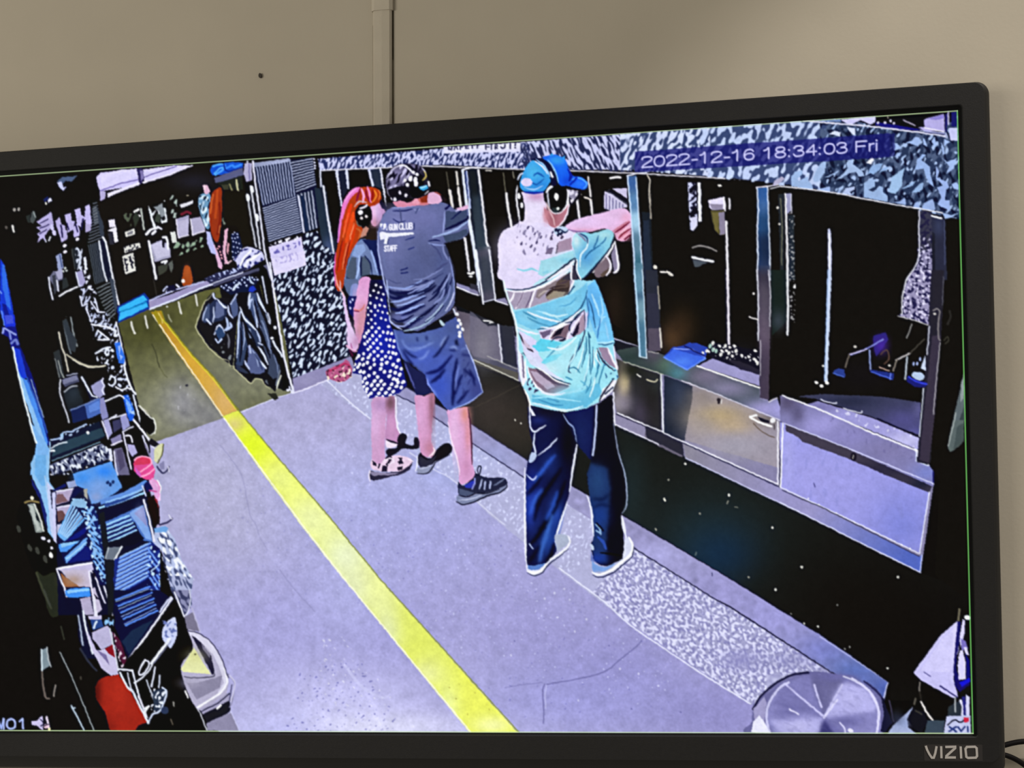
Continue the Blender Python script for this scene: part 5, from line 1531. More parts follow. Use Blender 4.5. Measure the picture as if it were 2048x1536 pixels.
D4 = '''
// ---- louvred cabinet beside the doorway
o louvre_cabinet
c 0 330 4.8
p #11120f 830 340 930 330 990 690 1010 760 1120 1300 1110 1400 1080 1490 1000 1440 900 1220 830 760
h #6a7280 1.7 13 895 370 930 360 850 745 990 690
h #99a4b0 1.7 6 890 420 925 405 905 560 945 545
p #191d20 850 770 940 740 1010 1110 920 1150
h #4e5760 1.8 6 850 770 915 1140 940 740 1000 1110
h #8a949c 1.8 10 930 1190 1050 1130 1040 1480 1110 1420
p #121c2a 945 730 1000 700 1080 1090 1020 1120
k #dfe4f0 3.4 950 730 990 1000 1025 1115
k #e4e8f4 3.8 985 690 1015 740 1060 960 1110 1220 1140 1340
p #343c46 990 560 1000 690 960 680 930 400
p #3b444e 1050 1080 1090 1100 1130 1330 1110 1440
// ---- rack with pale holders, upper left
o holder_rack
p #b4acdc 350 545 420 500 490 450 500 480 520 580 490 600 430 680 440 740 410 700 360 745 380 690 355 660 390 640 350 600 400 590
k #2a2450 2 380 560 460 520
k #2a2450 2 380 610 470 570
k #2a2450 2 380 660 450 620
p #b4acdc 530 540 570 500 590 570 620 580 650 700 590 745 580 700 560 640
p #c0b8ea 620 480 680 460 690 540 720 540 700 620 650 650 640 580
p #c4bcf0 720 430 770 410 780 480 810 500 820 430 815 400 860 375 880 560 840 640 830 640 820 520 780 560 780 600 740 570
p #c0b8ea 700 600 740 560 770 640 760 680 710 700
p #b8b0e0 590 640 640 620 650 710 590 745
k #1a1440 3 640 560 660 620
k #1a1440 3 720 560 745 640
k #1a1440 3 800 520 780 620
k #1a1440 3 585 580 600 690
p #b0a8d4 820 560 880 570 870 630 820 650
d #e4e0f4 4 3 -30 740 712 620 775 625 835
p #caced8 460 730 480 680 495 690 475 730
p #b4b8c8 430 740 440 710 450 740
d #ccc8f0 4 6 -10 520 650 500 600
// hanging white cloths near the ceiling
o ceiling_scraps
p #4a5c7c 545 160 600 115 700 110 740 100 690 160 630 150 600 180
p #c8ccfa 545 170 590 160 610 210 640 205 610 245 570 215
p #d6d8fa 460 330 490 310 500 340 460 365
p #1a2458 415 330 460 300 470 330 430 360
d #d8d8d0 2 3 0 440 370
p #49504e 300 460 330 440 350 500 320 560 290 550
k #9aa4a4 2 320 450 340 500
p #2a302e 250 490 290 470 290 560 265 550
d #9a9690 3 4 0 140 430 180 425
l #e0e0dc 4 122 585 132 640
d #55504c 3 3 0 60 600
// ---- shelves with holsters and boxes
o cluttered_shelf
p #97a2ca 535 870 590 850 610 990 560 1020
k #3a4a78 2.4 575 870 595 980
p #6a6c84 470 1080 510 1020 600 1010 600 1100 560 1110 570 1210 540 1210
p #a8a8c8 530 1020 600 1000 600 1090 560 1100
p #3a3e44 500 1060 530 1050 550 1200 520 1250
k #d8dcec 3.4 470 1080 480 1180 505 1290
k #d8dcec 3 545 1110 560 1210
p #2a2f30 600 1090 640 1080 660 1160 600 1200
l #e8eaf2 3.4 570 1258 640 1215 740 1170
d #c0c8c4 2.4 2.4 0 625 990 640 1015 610 1020
p #23282a 690 800 750 790 780 960 740 1000 710 950
k #3f4444 2 690 810 720 1000
l #c8d0e4 4 740 800 760 830 770 920 760 970 780 1010
t #c8d0e4 1.6 2.6 30 .6 .5 110 720 800 790 800 800 1010 740 1010
p #dfe4f4 800 890 825 880 840 1010 815 1010
p #a8a4d0 730 1030 790 1010 820 1120 800 1160 760 1170
k #dde2f6 2.4 730 1030 760 1170
t #d8dcf2 1.7 2.8 40 .45 .6 111 800 1010 860 1010 880 1160 940 1200 960 1240 900 1240 830 1180
p #120e14 840 1200 930 1240 900 1260 850 1230
t #c8d0f0 1.6 3 30 .75 .7 112 770 1150 860 1180 900 1260 950 1400 1010 1420 900 1480 870 1536 830 1380 780 1340
k #dfe4fa 3 770 1260 790 1350 840 1335
k #dfe4fa 3 870 1310 940 1410 1000 1415
k #dfe4fa 3 910 1280 945 1400
k #dfe4fa 3 830 1380 870 1500
t #b8c4e8 1.6 2.6 30 .8 .7 113 850 1400 1040 1430 1060 1536 870 1536
p #3b4248 600 1480 640 1450 660 1536 610 1536
k #6a7278 2.4 680 1460 695 1536
c 0 630 4.8
t #ccd6f4 1.6 2.8 30 .75 .7 114 870 0 1060 0 1140 60 1160 260 1080 320 1050 250 900 230
k #e8ecfa 3.4 880 90 1000 110 1075 130
k #e8ecfa 3.4 940 150 1050 235 940 240
k #e8ecfa 3 1115 70 1140 180 1170 300 1200 480
l #e0e6f6 4 1080 140 1110 150 1100 200 1140 180
p #14110e 590 20 640 20 750 220 730 360 690 380 640 200
k #5f6a70 3.4 610 60 650 280 680 370
k #8a9496 2.6 680 20 700 160 740 300
p #30373c 600 60 640 30 680 160 740 240 720 360 680 340
k #c8c4b4 3.4 565 170 590 300 625 390 655 540
p #2b3032 510 360 570 330 620 600 570 600
k #9aa09c 2.4 560 440 590 560 615 600
k #7a8080 2 530 420 570 600
l #b4b09a 3.4 640 380 700 420 770 460 850 490 940 495 1010 485
l #e4e0cc 2 700 430 770 470 850 500 940 500 1000 490
t #dce4f8 1.8 2.8 30 .5 .6 115 920 370 1080 280 1100 380 1060 480 960 460 930 440
l #e0e8fa 3.4 920 370 1000 320 1060 310
p #2f6ee0 1100 270 1150 260 1200 410 1190 470 1140 460 1120 380
p #8fb4f8 1130 300 1160 290 1150 380 1180 400 1160 440
t #d0daf8 1.6 2.6 30 .75 .7 116 1020 480 1200 470 1270 720 1180 740 1060 680 1040 560
e #111 1080 635 30 38
l #e0e8fc 3.4 1050 620 1070 590 1100 600 1105 650 1070 680 1045 660
l #e8eefc 4 1190 480 1220 600 1270 720 1300 760
l #e4e8f4 3 1110 690 1170 720 1230 700 1300 750
p #1f5fe0 1180 780 1230 760 1290 920 1280 1010 1240 1020 1210 920
p #6fa8ff 1200 800 1240 830 1270 900 1240 960
t #a8ccff 2 3 30 .6 .6 117 1180 780 1250 770 1300 940 1280 1010
k #dfe6f8 3.4 1280 770 1320 920 1360 1070
l #e8ecf8 3 1010 830 1100 790 1150 770 1190 800
p #0f0b0a 1020 840 1150 790 1190 850 1210 940 1050 990
k #dfe2f0 3 1050 1000 1120 960
// pump and boxes, mid-left
o storage_boxes
p #4a4d66 590 620 740 570 760 640 620 690
p #7b7e9c 600 620 730 580 755 620 610 670
p #1b2024 610 730 740 690 800 830 770 900 660 940 620 800
g #2d3840 700 760 50 60 .7
l #c8ccd8 3 580 620 575 740 610 860 650 980 660 1030
l #9aa0aa 3 620 740 680 690 740 680
k #9aa0b8 2.4 640 580 740 560
p #9b9cc8 870 680 990 610 1000 760 960 800 900 760
l #dcdef8 3 990 610 980 640 1000 680 980 720 1000 760
l #d8e0f4 4 785 600 830 680 880 770 930 790
p #12182e 820 690 880 780 930 800 870 830
p #4767b4 810 860 960 800 1000 930 840 1000
p #5f86d8 850 870 950 820 960 900 860 940
p #16224e 680 920 810 870 840 1000 700 1040
k #6f86c0 2.4 680 915 950 800
p #8a8cc0 960 800 1000 790 1040 980 980 1010 960 920
p #a6a6d6 990 1010 1040 990 1080 1130 1040 1190
p #9a9cd0 1150 980 1210 940 1250 1070 1180 1110
k #e4e6fa 2.4 1050 1000 1210 950
k #dfe2fa 2.4 1180 1120 1280 1070
p #3a3a5a 1080 1020 1150 1000 1170 1080 1090 1130
p #8480a8 1060 1190 1160 1140 1170 1200 1080 1260
k #e8e4f8 3 1070 1250 1170 1210
k #e0e0f8 3 980 1020 1040 1190
p #10182c 480 1200 960 1020 1000 1180 490 1400
p #29404c 510 1250 980 1080 1010 1160 500 1360
l #a8c0e8 3 490 1200 580 1180 600 1140 640 1120 690 1120 740 1090 830 1050
p #9cc0e4 580 1150 610 1130 610 1190 580 1200
t #a8bcdc 2 3 30 1.1 .5 118 480 1200 920 1010 950 1060 560 1210
e #dfe4e8 845 1130 14 16
l #c8d4e0 3 490 1280 560 1240 640 1220
l #dfe8f0 4 490 1305 520 1300
k #6f92a8 2 500 1400 960 1220
p #6f7794 480 1440 980 1230 1050 1300 1060 1380 500 1536
t #dfe6f4 1.8 3 -20 .2 .6 119 480 1450 980 1230 1050 1290 1060 1390 640 1536 480 1536
t #101830 1.8 3 -20 .5 .6 120 480 1430 980 1240 1050 1310 1060 1390 640 1536 480 1536
p #dfe2fa 1040 1280 1070 1280 1085 1400 1060 1410
p #6a6684 1090 1290 1170 1270 1250 1536 1110 1536
p #504a66 1120 1300 1170 1280 1200 1450 1150 1500
l #dcdcf4 3 1095 1310 1110 1450 1130 1536
p #b4b0e0 1220 1240 1290 1250 1320 1320 1270 1360 1230 1300
k #e4e4fa 3 1180 1130 1220 1300 1260 1480
l #e8e8f6 3 1205 1160 1250 1160 1270 1220
p #0e0b0c 1260 1110 1370 1120 1420 1300 1380 1340 1310 1280
// broom and dustpan
o push_broom
s #0d0c0a 1330 890 1400 940 1470 990 1500 1060 1480 1120 1440 1150 1380 1080 1340 980
l #b4b2a0 2.6 1330 870 1400 920 1440 980
l #e2e6dc 3 1470 990 1495 1050 1490 1110 1450 1150
k #e6e8f4 4.6 1285 1010 1360 1100 1480 1270
k #d8daf0 3.6 1370 1160 1420 1300
k #8a86a8 3 1390 1240 1450 1380
s #d6d8b0 1480 1300 1536 1250 1560 1280 1530 1340 1500 1420
c 280 780 4.042
s #d8dab0 120 480 160 440 190 440 180 520 130 580 115 570
l #5a5a30 2.4 190 440 180 520 140 590
l #3a3a5a 3.4 140 620 180 670 220 650 235 620
l #e8e8f8 2 230 620 235 660
p #8a88b0 150 600 200 570 200 640 170 650
p #0b0a08 0 150 60 220 120 260 120 330 90 360 0 300
p #1a181c 90 390 160 440 120 460 60 430
l #e2e4e0 2.4 0 130 60 200 100 230
l #e4e6dc 2.4 115 260 128 300 120 350
// ---- left blue banner and pale column
o blue_banner
c 0 330 4.8
p #1536cc 0 900 40 950 70 1100 110 1300 150 1536 40 1536 0 1400
p #2f6ae6 20 950 45 960 70 1120 90 1260 110 1400 60 1340 20 1150
l #7aa4f0 2.4 0 1210 15 1230
p #0a1a8a 20 1330 60 1340 120 1536 60 1536
l #5f8af0 3 15 1400 30 1460 40 1536
c 0 630 4.8
p #1a30d4 30 0 140 0 150 110 50 115
p #3f50dc 40 0 120 0 130 80 60 90
p #10187c 20 115 150 110 190 300 110 310 80 210 20 180
l #8f9ce4 4 25 170 40 130 80 150 150 190
l #7a88d8 4 90 170 105 230
l #6a78c4 5 110 270 150 240 170 280
p #0a1672 100 300 200 310 330 640 470 1200 485 1240 460 1260 420 1100 330 800 240 520
p #1c3cd4 120 310 190 330 230 480 260 600 200 620 150 460
p #4a8cec 150 480 210 600 260 620 330 800 400 1000 460 1220 440 1350 330 1050 240 760
p #8cc0f2 170 560 220 620 290 830 380 1060 440 1240 400 1240 330 1080 260 860 200 700
p #7cb4ee 280 1000 350 1230 330 1370 300 1420 290 1536 470 1536 480 1300 440 1220 380 1150
l #e4f2fa 3.4 125 310 160 500 210 720 270 950 310 1110 350 1230
k #2a50b0 3 260 600 330 780 400 960 450 1130
l #8fa8c8 2 300 620 350 780 420 980
k #a4ccf0 2.4 480 1220 470 1480
c 0 910 4.8
p #8cc0ee 330 0 460 0 475 260 530 340 540 850 500 790 460 740 440 560 390 380 310 220 290 90
p #6fb0ea 340 0 440 0 440 300 400 300 330 180
p #c4d0f4 450 250 530 350 540 840 490 760 470 560
p #1a2468 300 220 390 380 445 560 450 720 420 600 380 420 310 290
k #b8d4f4 2 430 200 470 500
// ---- person-shaped dark item, hanging keys in the lower left
o foreground_gear
s #100e0c 230 470 330 740 440 740 540 850 570 940 560 1060 520 1150 420 1160 300 1080 200 760 160 560
s #0b0a08 380 760 460 760 540 860 570 950 540 1080 470 1150 380 1120 340 940
p #8a948e 265 470 330 465 420 740 345 745
p #b8c0bc 280 480 320 490 350 620 400 720 360 730 310 600
p #16201c 340 540 370 600 385 650 350 620
l #dce0d8 3 330 470 390 620 420 730
l #8a7a4c 4 240 455 300 440 370 455
d #e8e4cc 4 4 0 308 412
d #d8d8ec 5 3 20 415 800
d #dcdcf0 3 3 0 472 825 497 895
d #ecece8 4 6 -20 490 960
d #3c3e38 4 8 -20 285 890 360 920 435 1000 180 710
s #262a1e 350 1120 420 1160 530 1130 600 1250 640 1380 560 1536 480 1536 420 1330
l #3c402e 4 350 1130 420 1320 490 1470
s #0a0908 640 1390 720 1370 770 1430 760 1510 700 1536 640 1480
l #8f8c74 4 670 1420 710 1430 730 1480
// ---- wire bins with blue trays
o tray_bin
p #0d1028 480 330 1170 330 1400 420 1536 800 1536 1536 560 1536 540 840
p #5f9ae6 700 180 1070 60 1170 310 1100 370 940 460 880 470 830 330 720 290
g #3f92f4 800 220 60 40 .9
g #2f86f8 1000 160 60 40 .9
g #7fa4e4 950 300 90 50 .8
g #8fa0d0 920 400 50 40 .8
d #1c3468 3 4 0 1035 265 1060 285 1085 260
p #9aa8d4 640 260 720 240 740 300 660 320
p #141c5c 500 340 630 270 640 300 540 350
p #b3a6c8 540 350 720 320 660 440 540 480
p #7a5a5e 540 380 600 370 650 440 545 470
p #caccf2 500 360 530 350 545 850 515 820
k #e8e8fc 3 540 350 720 320
p #b8aed0 545 500 690 480 640 600 560 640
p #6a4a46 545 540 600 530 640 600 560 650
k #e8e8fc 3 545 505 690 480
p #bcc0e0 545 670 600 660 570 740 550 760
p #0f1440 720 300 800 320 700 420 660 440 690 360
p #a8a8a0 800 330 840 320 840 430 810 400
// chevron stacks of blue magazines, left column
p #0c1440 700 440 860 460 960 640 1000 960 1020 1240 960 1250 880 1060 620 1040 560 860 560 740
h #6fb0f0 4.2 6 690 470 560 760 800 620 620 820
h #d0e8ff 1.4 6 705 460 570 750 790 600 640 790
p #101a74 850 670 840 720 750 800 620 830
p #4f96ee 560 860 770 820 640 930 580 930
p #8cc4f4 580 850 760 825 700 860 590 890
h #6fa8ee 4 3 830 800 630 990 820 860 640 1030
p #141c6c 820 870 900 920 860 1010 640 1035
k #9fd0fa 3 830 840 640 1000
h #7fb8f4 4 7 790 540 860 560 930 930 1000 980
h #6aa4ec 3.6 8 830 500 910 620 900 1020 1020 1180
t #bfe0ff 2 3 40 .6 .5 121 690 420 830 420 860 600 900 1000 1020 1200 980 1220 880 1000 800 560
s #8cb8e0 680 470 720 420 800 430 830 470 820 510 740 500
p #12205a 860 500 890 470 960 640 1000 950 960 880
t #8fbff4 2 3.4 60 .5 .5 122 840 480 920 500 1000 960 1030 1230 990 1240 900 980
// white bin
p #c2bce0 550 1090 880 1040 900 1100 860 1130 570 1110
p #c8c0dc 580 1110 850 1100 880 1270 760 1260 640 1180
p #9a6038 580 1130 650 1190 760 1260 620 1270
g #a8886e 700 1200 70 40 .7
k #f0f0ff 4 545 1090 880 1035
k #eeeeff 3.4 545 1100 620 1280 640 1360
p #3f8ef0 625 1300 690 1280 860 1270 870 1360 660 1370 630 1350
p #8ccaff 640 1300 860 1280 860 1300 650 1330
p #b0a8c8 770 1380 870 1360 900 1536 800 1536
p #c4bcd8 870 1290 910 1270 980 1480 920 1536 890 1400
k #e4e2f8 3.6 855 1120 900 1400 910 1536
k #e4e2f8 3 870 1110 930 1200 970 1330 1010 1420
k #dfe0f0 3 1000 1260 1040 1400 1080 1536
p #1a1420 880 1130 920 1140 910 1180 890 1160
p #1a1420 900 1330 960 1390 920 1380
// right column: curved magazine and stacks
p #0d0f2a 940 520 1400 380 1420 430 1260 520 940 680
p #5f8edc 960 430 1180 360 1400 240 1420 260 1360 330 1180 400 970 480
p #8fc0f8 1010 450 1200 390 1370 320 1370 340 1200 420 1020 480
p #9fd4ff 945 500 1180 430 1380 350 1390 370 1160 460 950 520
p #2a4890 1000 470 1200 410 1380 350 1200 440 1010 500
p #10164a 1380 290 1420 250 1480 320 1410 360
k #cfd8ff 3 1370 300 1400 390
p #4a72c0 940 680 1240 540 1380 480 1470 840 1380 820 1290 640 1000 720
p #7fa6e6 1240 560 1370 480 1420 680 1460 820 1400 800 1300 640
p #8a90c8 1290 560 1380 490 1420 700 1330 600
g #a8b4e6 1340 560 30 50 .6
h #9fd4ff 3.4 5 950 700 1240 580 1040 840 1310 720
h #16246c 3 4 960 720 1250 600 1035 820 1310 705
p #0c0c20 1030 840 1320 750 1390 800 1300 860 1060 900
p #171a20 950 560 1000 540 1040 860 1130 1000 1080 1536 1040 1536 1000 1000
p #6a7480 1030 890 1170 880 1100 1010 1010 1000
k #dfe4ea 3.4 1170 880 1100 1005
k #aab4bc 2.4 1040 890 1010 990
p #1c2c7c 1100 1000 1400 850 1480 840 1536 900 1536 1400 1130 1450 1090 1220
h #6f9cf4 4.2 9 1150 990 1440 850 1100 1340 1420 1160
h #b8dcff 1.5 9 1150 975 1420 850 1100 1325 1410 1160
p #0c1040 1130 1350 1440 1180 1480 1240 1150 1420
h #6f9cf4 3.6 5 1420 900 1520 1040 1440 1180 1536 1330
p #10144a 1440 880 1520 850 1536 900 1480 940
p #10144a 1420 1090 1480 1070 1510 1140 1460 1170
h #7fb0f8 3 3 1120 1460 1400 1340 1150 1536 1440 1400
t #bfe0ff 2 3 40 1.0 .5 123 1390 890 1536 850 1536 1360 1420 1360
k #dcdcf0 4 1380 430 1440 640 1480 840
c 0 1180 4.096
p #0d1030 930 0 1300 0 1420 80 1050 560 940 300
h #5a8cf0 3.4 5 950 80 1230 -30 1030 290 1290 170
h #101a66 3 4 950 120 1230 20 1020 270 1280 150
h #bfe0ff 1.3 4 950 95 1220 -10 1020 280 1280 150
p #1a2a44 1000 420 1080 330 1260 240 1060 530
k #e4e6f8 4 1410 70 1320 200 1180 400 1050 570
l #cfd4f0 4 1310 180 1350 120 1400 60
// open bin interior, white scoop, brown
p #11142c 640 180 700 200 800 560 700 560 640 380
k #aab8d0 3.4 640 210 680 450
k #dfe6f4 4 680 170 700 300 760 520
p #c4bfe0 720 215 830 205 830 240 730 240
k #e4e4f4 5 770 60 790 210
p #2a4888 740 240 830 240 850 300 760 330
l #d8e8fa 4 790 260 770 310
t #8fc4fa 2 3 30 .5 .5 124 840 220 930 230 930 300 860 290
p #b9b4d8 750 350 880 290 920 350 930 440 830 490 760 400
p #c8c2e4 700 330 740 390 790 490 830 490 940 450 970 690 910 700 830 640 760 500
p #7a70a0 790 490 870 530 900 620 850 560
p #8a1020 860 480 930 440 950 560 890 520
p #501830 920 340 990 420 1050 620 1080 650 1000 600 950 460
k #d0d4e0 3 900 320 950 560 970 660
t #d8c8d8 1.6 2.6 30 .7 .5 125 930 340 1080 640 1000 650 950 500
l #2c3040 4 660 480 720 580 790 660
// red roll
o red_roll
p #a02618 860 710 980 690 1050 800 1210 1080 1130 1110 1110 1150 900 1150 860 1000 790 900 780 800 810 740
m 860 710 980 690 1050 800 1210 1080 1130 1110 1110 1150 900 1150 860 1000 790 900 780 800 810 740
g #50140c 790 850 30 110 .9
g #b83020 980 850 70 120 .6
g #6a1a10 880 1130 40 60 .6
m
// crumpled tissue and grabber
o plastic_bags
p #0e0c0a 1040 570 1480 90 1560 330 1580 480 1480 650 1700 1150 1240 1150 1230 1080 1050 800 970 690
p #0c0b0d 980 650 1090 650 1120 880 1080 840
k #e4e8f8 4 975 650 1085 660
k #e4e8f8 4 985 680 1040 790 1090 840 1170 1000 1215 1090
k #e0e6f6 3.4 1085 665 1130 840 1200 1040
k #cfd4e4 3 1045 680 1070 800 1100 850
p #d8d8e8 1120 860 1150 880 1220 1060 1190 1020
s #c8d0f4 1340 300 1410 230 1440 240 1450 350 1440 400 1400 480 1370 450 1330 400
t #6a78b4 2 2.6 30 .7 .5 126 1330 250 1450 250 1440 400 1330 400
k #e8ecfa 5.4 1390 400 1240 600
k #8a90b0 1.6 1400 420 1260 600
l #e0e4f4 3.4 1190 570 1150 640 1140 690 1170 690 1210 640 1220 590 1190 575
l #dfe4f2 3 1250 600 1220 660 1150 730 1100 760
l #cfd4e4 3.4 1270 630 1260 700 1240 790
l #c0c8dc 3 1310 700 1300 800
l #bcc4d4 3 1200 740 1230 820 1260 900 1270 980
p #2c3846 1250 830 1340 800 1370 860 1330 980 1260 1000
t #dfe6f6 1.7 2.8 30 .6 .5 127 1230 810 1360 800 1360 900 1310 1000 1240 1000
l #c8d4ee 3.4 1330 800 1365 830 1350 900 1310 990 1250 1020 1220 1080
l #e8ecf4 4 1190 970 1220 950
l #e8ecf4 4 1190 1000 1210 960
d #2a3650 8 8 0 1350 985
k #e8e8ec 3.6 1520 830 1540 880
l #9a9a94 3 1420 920 1425 950
l #5a544a 2.4 1400 1060 1415 1100
k #c8ccd8 2.4 1570 900 1640 1010 1695 1150
// wire basket at the floor edge
o wire_basket
c 280 780 4.042
p #b4c0e4 120 1140 220 1120 280 1200 340 1380 440 1536 240 1536 180 1300 110 1240
t #4a5478 1.8 4.4 -28 .5 .8 128 130 1150 230 1140 290 1240 350 1400 440 1536 220 1536
t #f0f4ff 2 4 -28 .5 .6 129 130 1150 230 1140 290 1240 350 1400 440 1536 220 1536
p #6fa4e0 110 1120 200 1100 230 1120 210 1150 120 1150
l #3a3858 4 160 1090 220 1070 260 1040
l #e8e8fa 2 235 1010 250 1040 260 1040
c 0 0 1
p #b0b8dc 336 1150 387 1155 382 1190 384 1210 372 1228 342 1182
t #4a5478 1.8 4.4 -28 .4 .8 131 336 1150 387 1155 382 1190 384 1210 372 1228 342 1182
c 0 1180 4.096
p #8a8cb0 1400 0 1560 0 1560 150 1510 210
t #3a3e5c 1.8 4.6 -25 .3 .8 130 1400 0 1550 0 1560 150 1510 210
k #e8eaf8 3 1430 20 1510 220
l #dfe2f4 2 1550 0 1560 80 1540 180 1510 215
p #7a768c 1510 220 1580 180 1640 340 1560 330 1530 320
k #b8b6d8 3 1575 150 1640 345
// pink bucket
o pink_bucket
c 0 630 4.8
p #e0407e 1280 1440 1290 1380 1350 1355 1430 1365 1455 1400 1470 1536 1330 1536 1290 1500
e #d63a5e 1370 1425 82 66 -10
l #ffb0d4 3 1290 1390 1350 1358 1430 1368 1455 1410 1430 1470 1380 1510 1330 1530
c 0 910 4.8
p #e04c94 1290 100 1460 80 1490 140 1470 240 1410 240 1330 200
l #ffa8d0 3 1330 170 1400 130 1460 80
l #ffa8d0 3 1350 210 1430 180 1480 130
p #d060c0 1290 110 1340 160 1360 220 1310 180
s #e0a8dc 1430 250 1500 240 1536 300 1536 420 1500 440 1470 330
l #f4d0f4 4 1490 250 1530 330 1530 430
l #c04890 3 1440 340 1500 350
p #2c1210 1420 420 1480 380 1530 500 1536 640 1480 690 1430 560
s #8a2a30 1440 440 1500 420 1520 500 1460 480
c 280 780 4.042
p #1a0c0c 60 900 100 850 140 920 160 1080 110 1120
l #e8a0d8 4 100 720 150 770 150 860
l #fff 2 140 730 170 790 160 830
k #dfe2f8 3.4 30 890 80 1060 120 1220
// ---- robot vacuum / canister on the floor
o floor_vacuum
c 0 1180 4.096
s #b4b0cc 1540 330 1620 350 1720 420 1800 530 1850 660 1870 760 1850 850 1780 900 1620 980 1480 650 1580 480
p #d8d6ec 1540 335 1620 350 1720 420 1800 530 1850 660 1865 760 1830 830 1620 975 1615 960 1780 850 1830 760 1800 640 1740 520 1640 420 1550 370
p #23202e 1570 370 1640 420 1730 540 1760 680 1740 700 1700 620 1620 470
p #7a7690 1650 440 1720 520 1720 560 1660 480
p #e6e9ae 1590 470 1640 560 1730 690 1500 670 1480 650
g #c8c884 1600 540 60 40 .5
e #6a6640 1600 525 10 8
l #4a4858 2.4 1510 710 1600 720 1740 710 1760 690
p #8c88a2 1530 760 1620 760 1760 720 1820 700 1800 800 1610 900
g #a8a4bc 1560 760 60 30 .6
l #f4f4ff 4 1620 960 1720 900 1820 830 1860 740 1840 640
l #3a3850 2 1540 335 1640 360 1740 440 1820 570 1870 720
p #a4a0c0 1640 980 1780 910 1860 840 1890 900 1760 990 1660 1020
k #2a2a3c 2.4 1640 1000 1780 930 1880 850
p #1a1a20 1660 1020 1780 960 1880 900 1890 990 1850 1020 1720 1100 1690 1080
l #fff 4 1780 970 1810 945
l #8a88a8 2.4 1870 690 1920 770 1900 920 1880 960
l #c8c6e4 3 1880 700 1925 770 1890 910
k #4a4868 2 1900 780 1880 910
p #8f8ba8 1690 1090 1850 1020 1900 1000 1960 1150 1700 1150
k #c8c8f0 2.4 1890 990 1960 1150
// stray bits on black lower left
o hanging_tools
p #7f9098 340 490 390 470 410 620 345 660
k #c8d8e0 3.4 340 490 345 660
k #a8b0b4 3 385 470 395 560 415 630
l #6a6058 3.4 345 670 355 800 375 880 405 890
l #8a847c 3 455 780 440 870
k #a8b4b8 2 490 510 580 690 680 930 770 1150
k #b4c8d8 3 590 960 640 1050 690 1150
l #b4c8d8 3 585 950 600 970 615 965
l #3c4036 3.4 360 0 410 130
l #33352c 3 500 300 525 400
d #403c36 2 4 0 660 720
'''
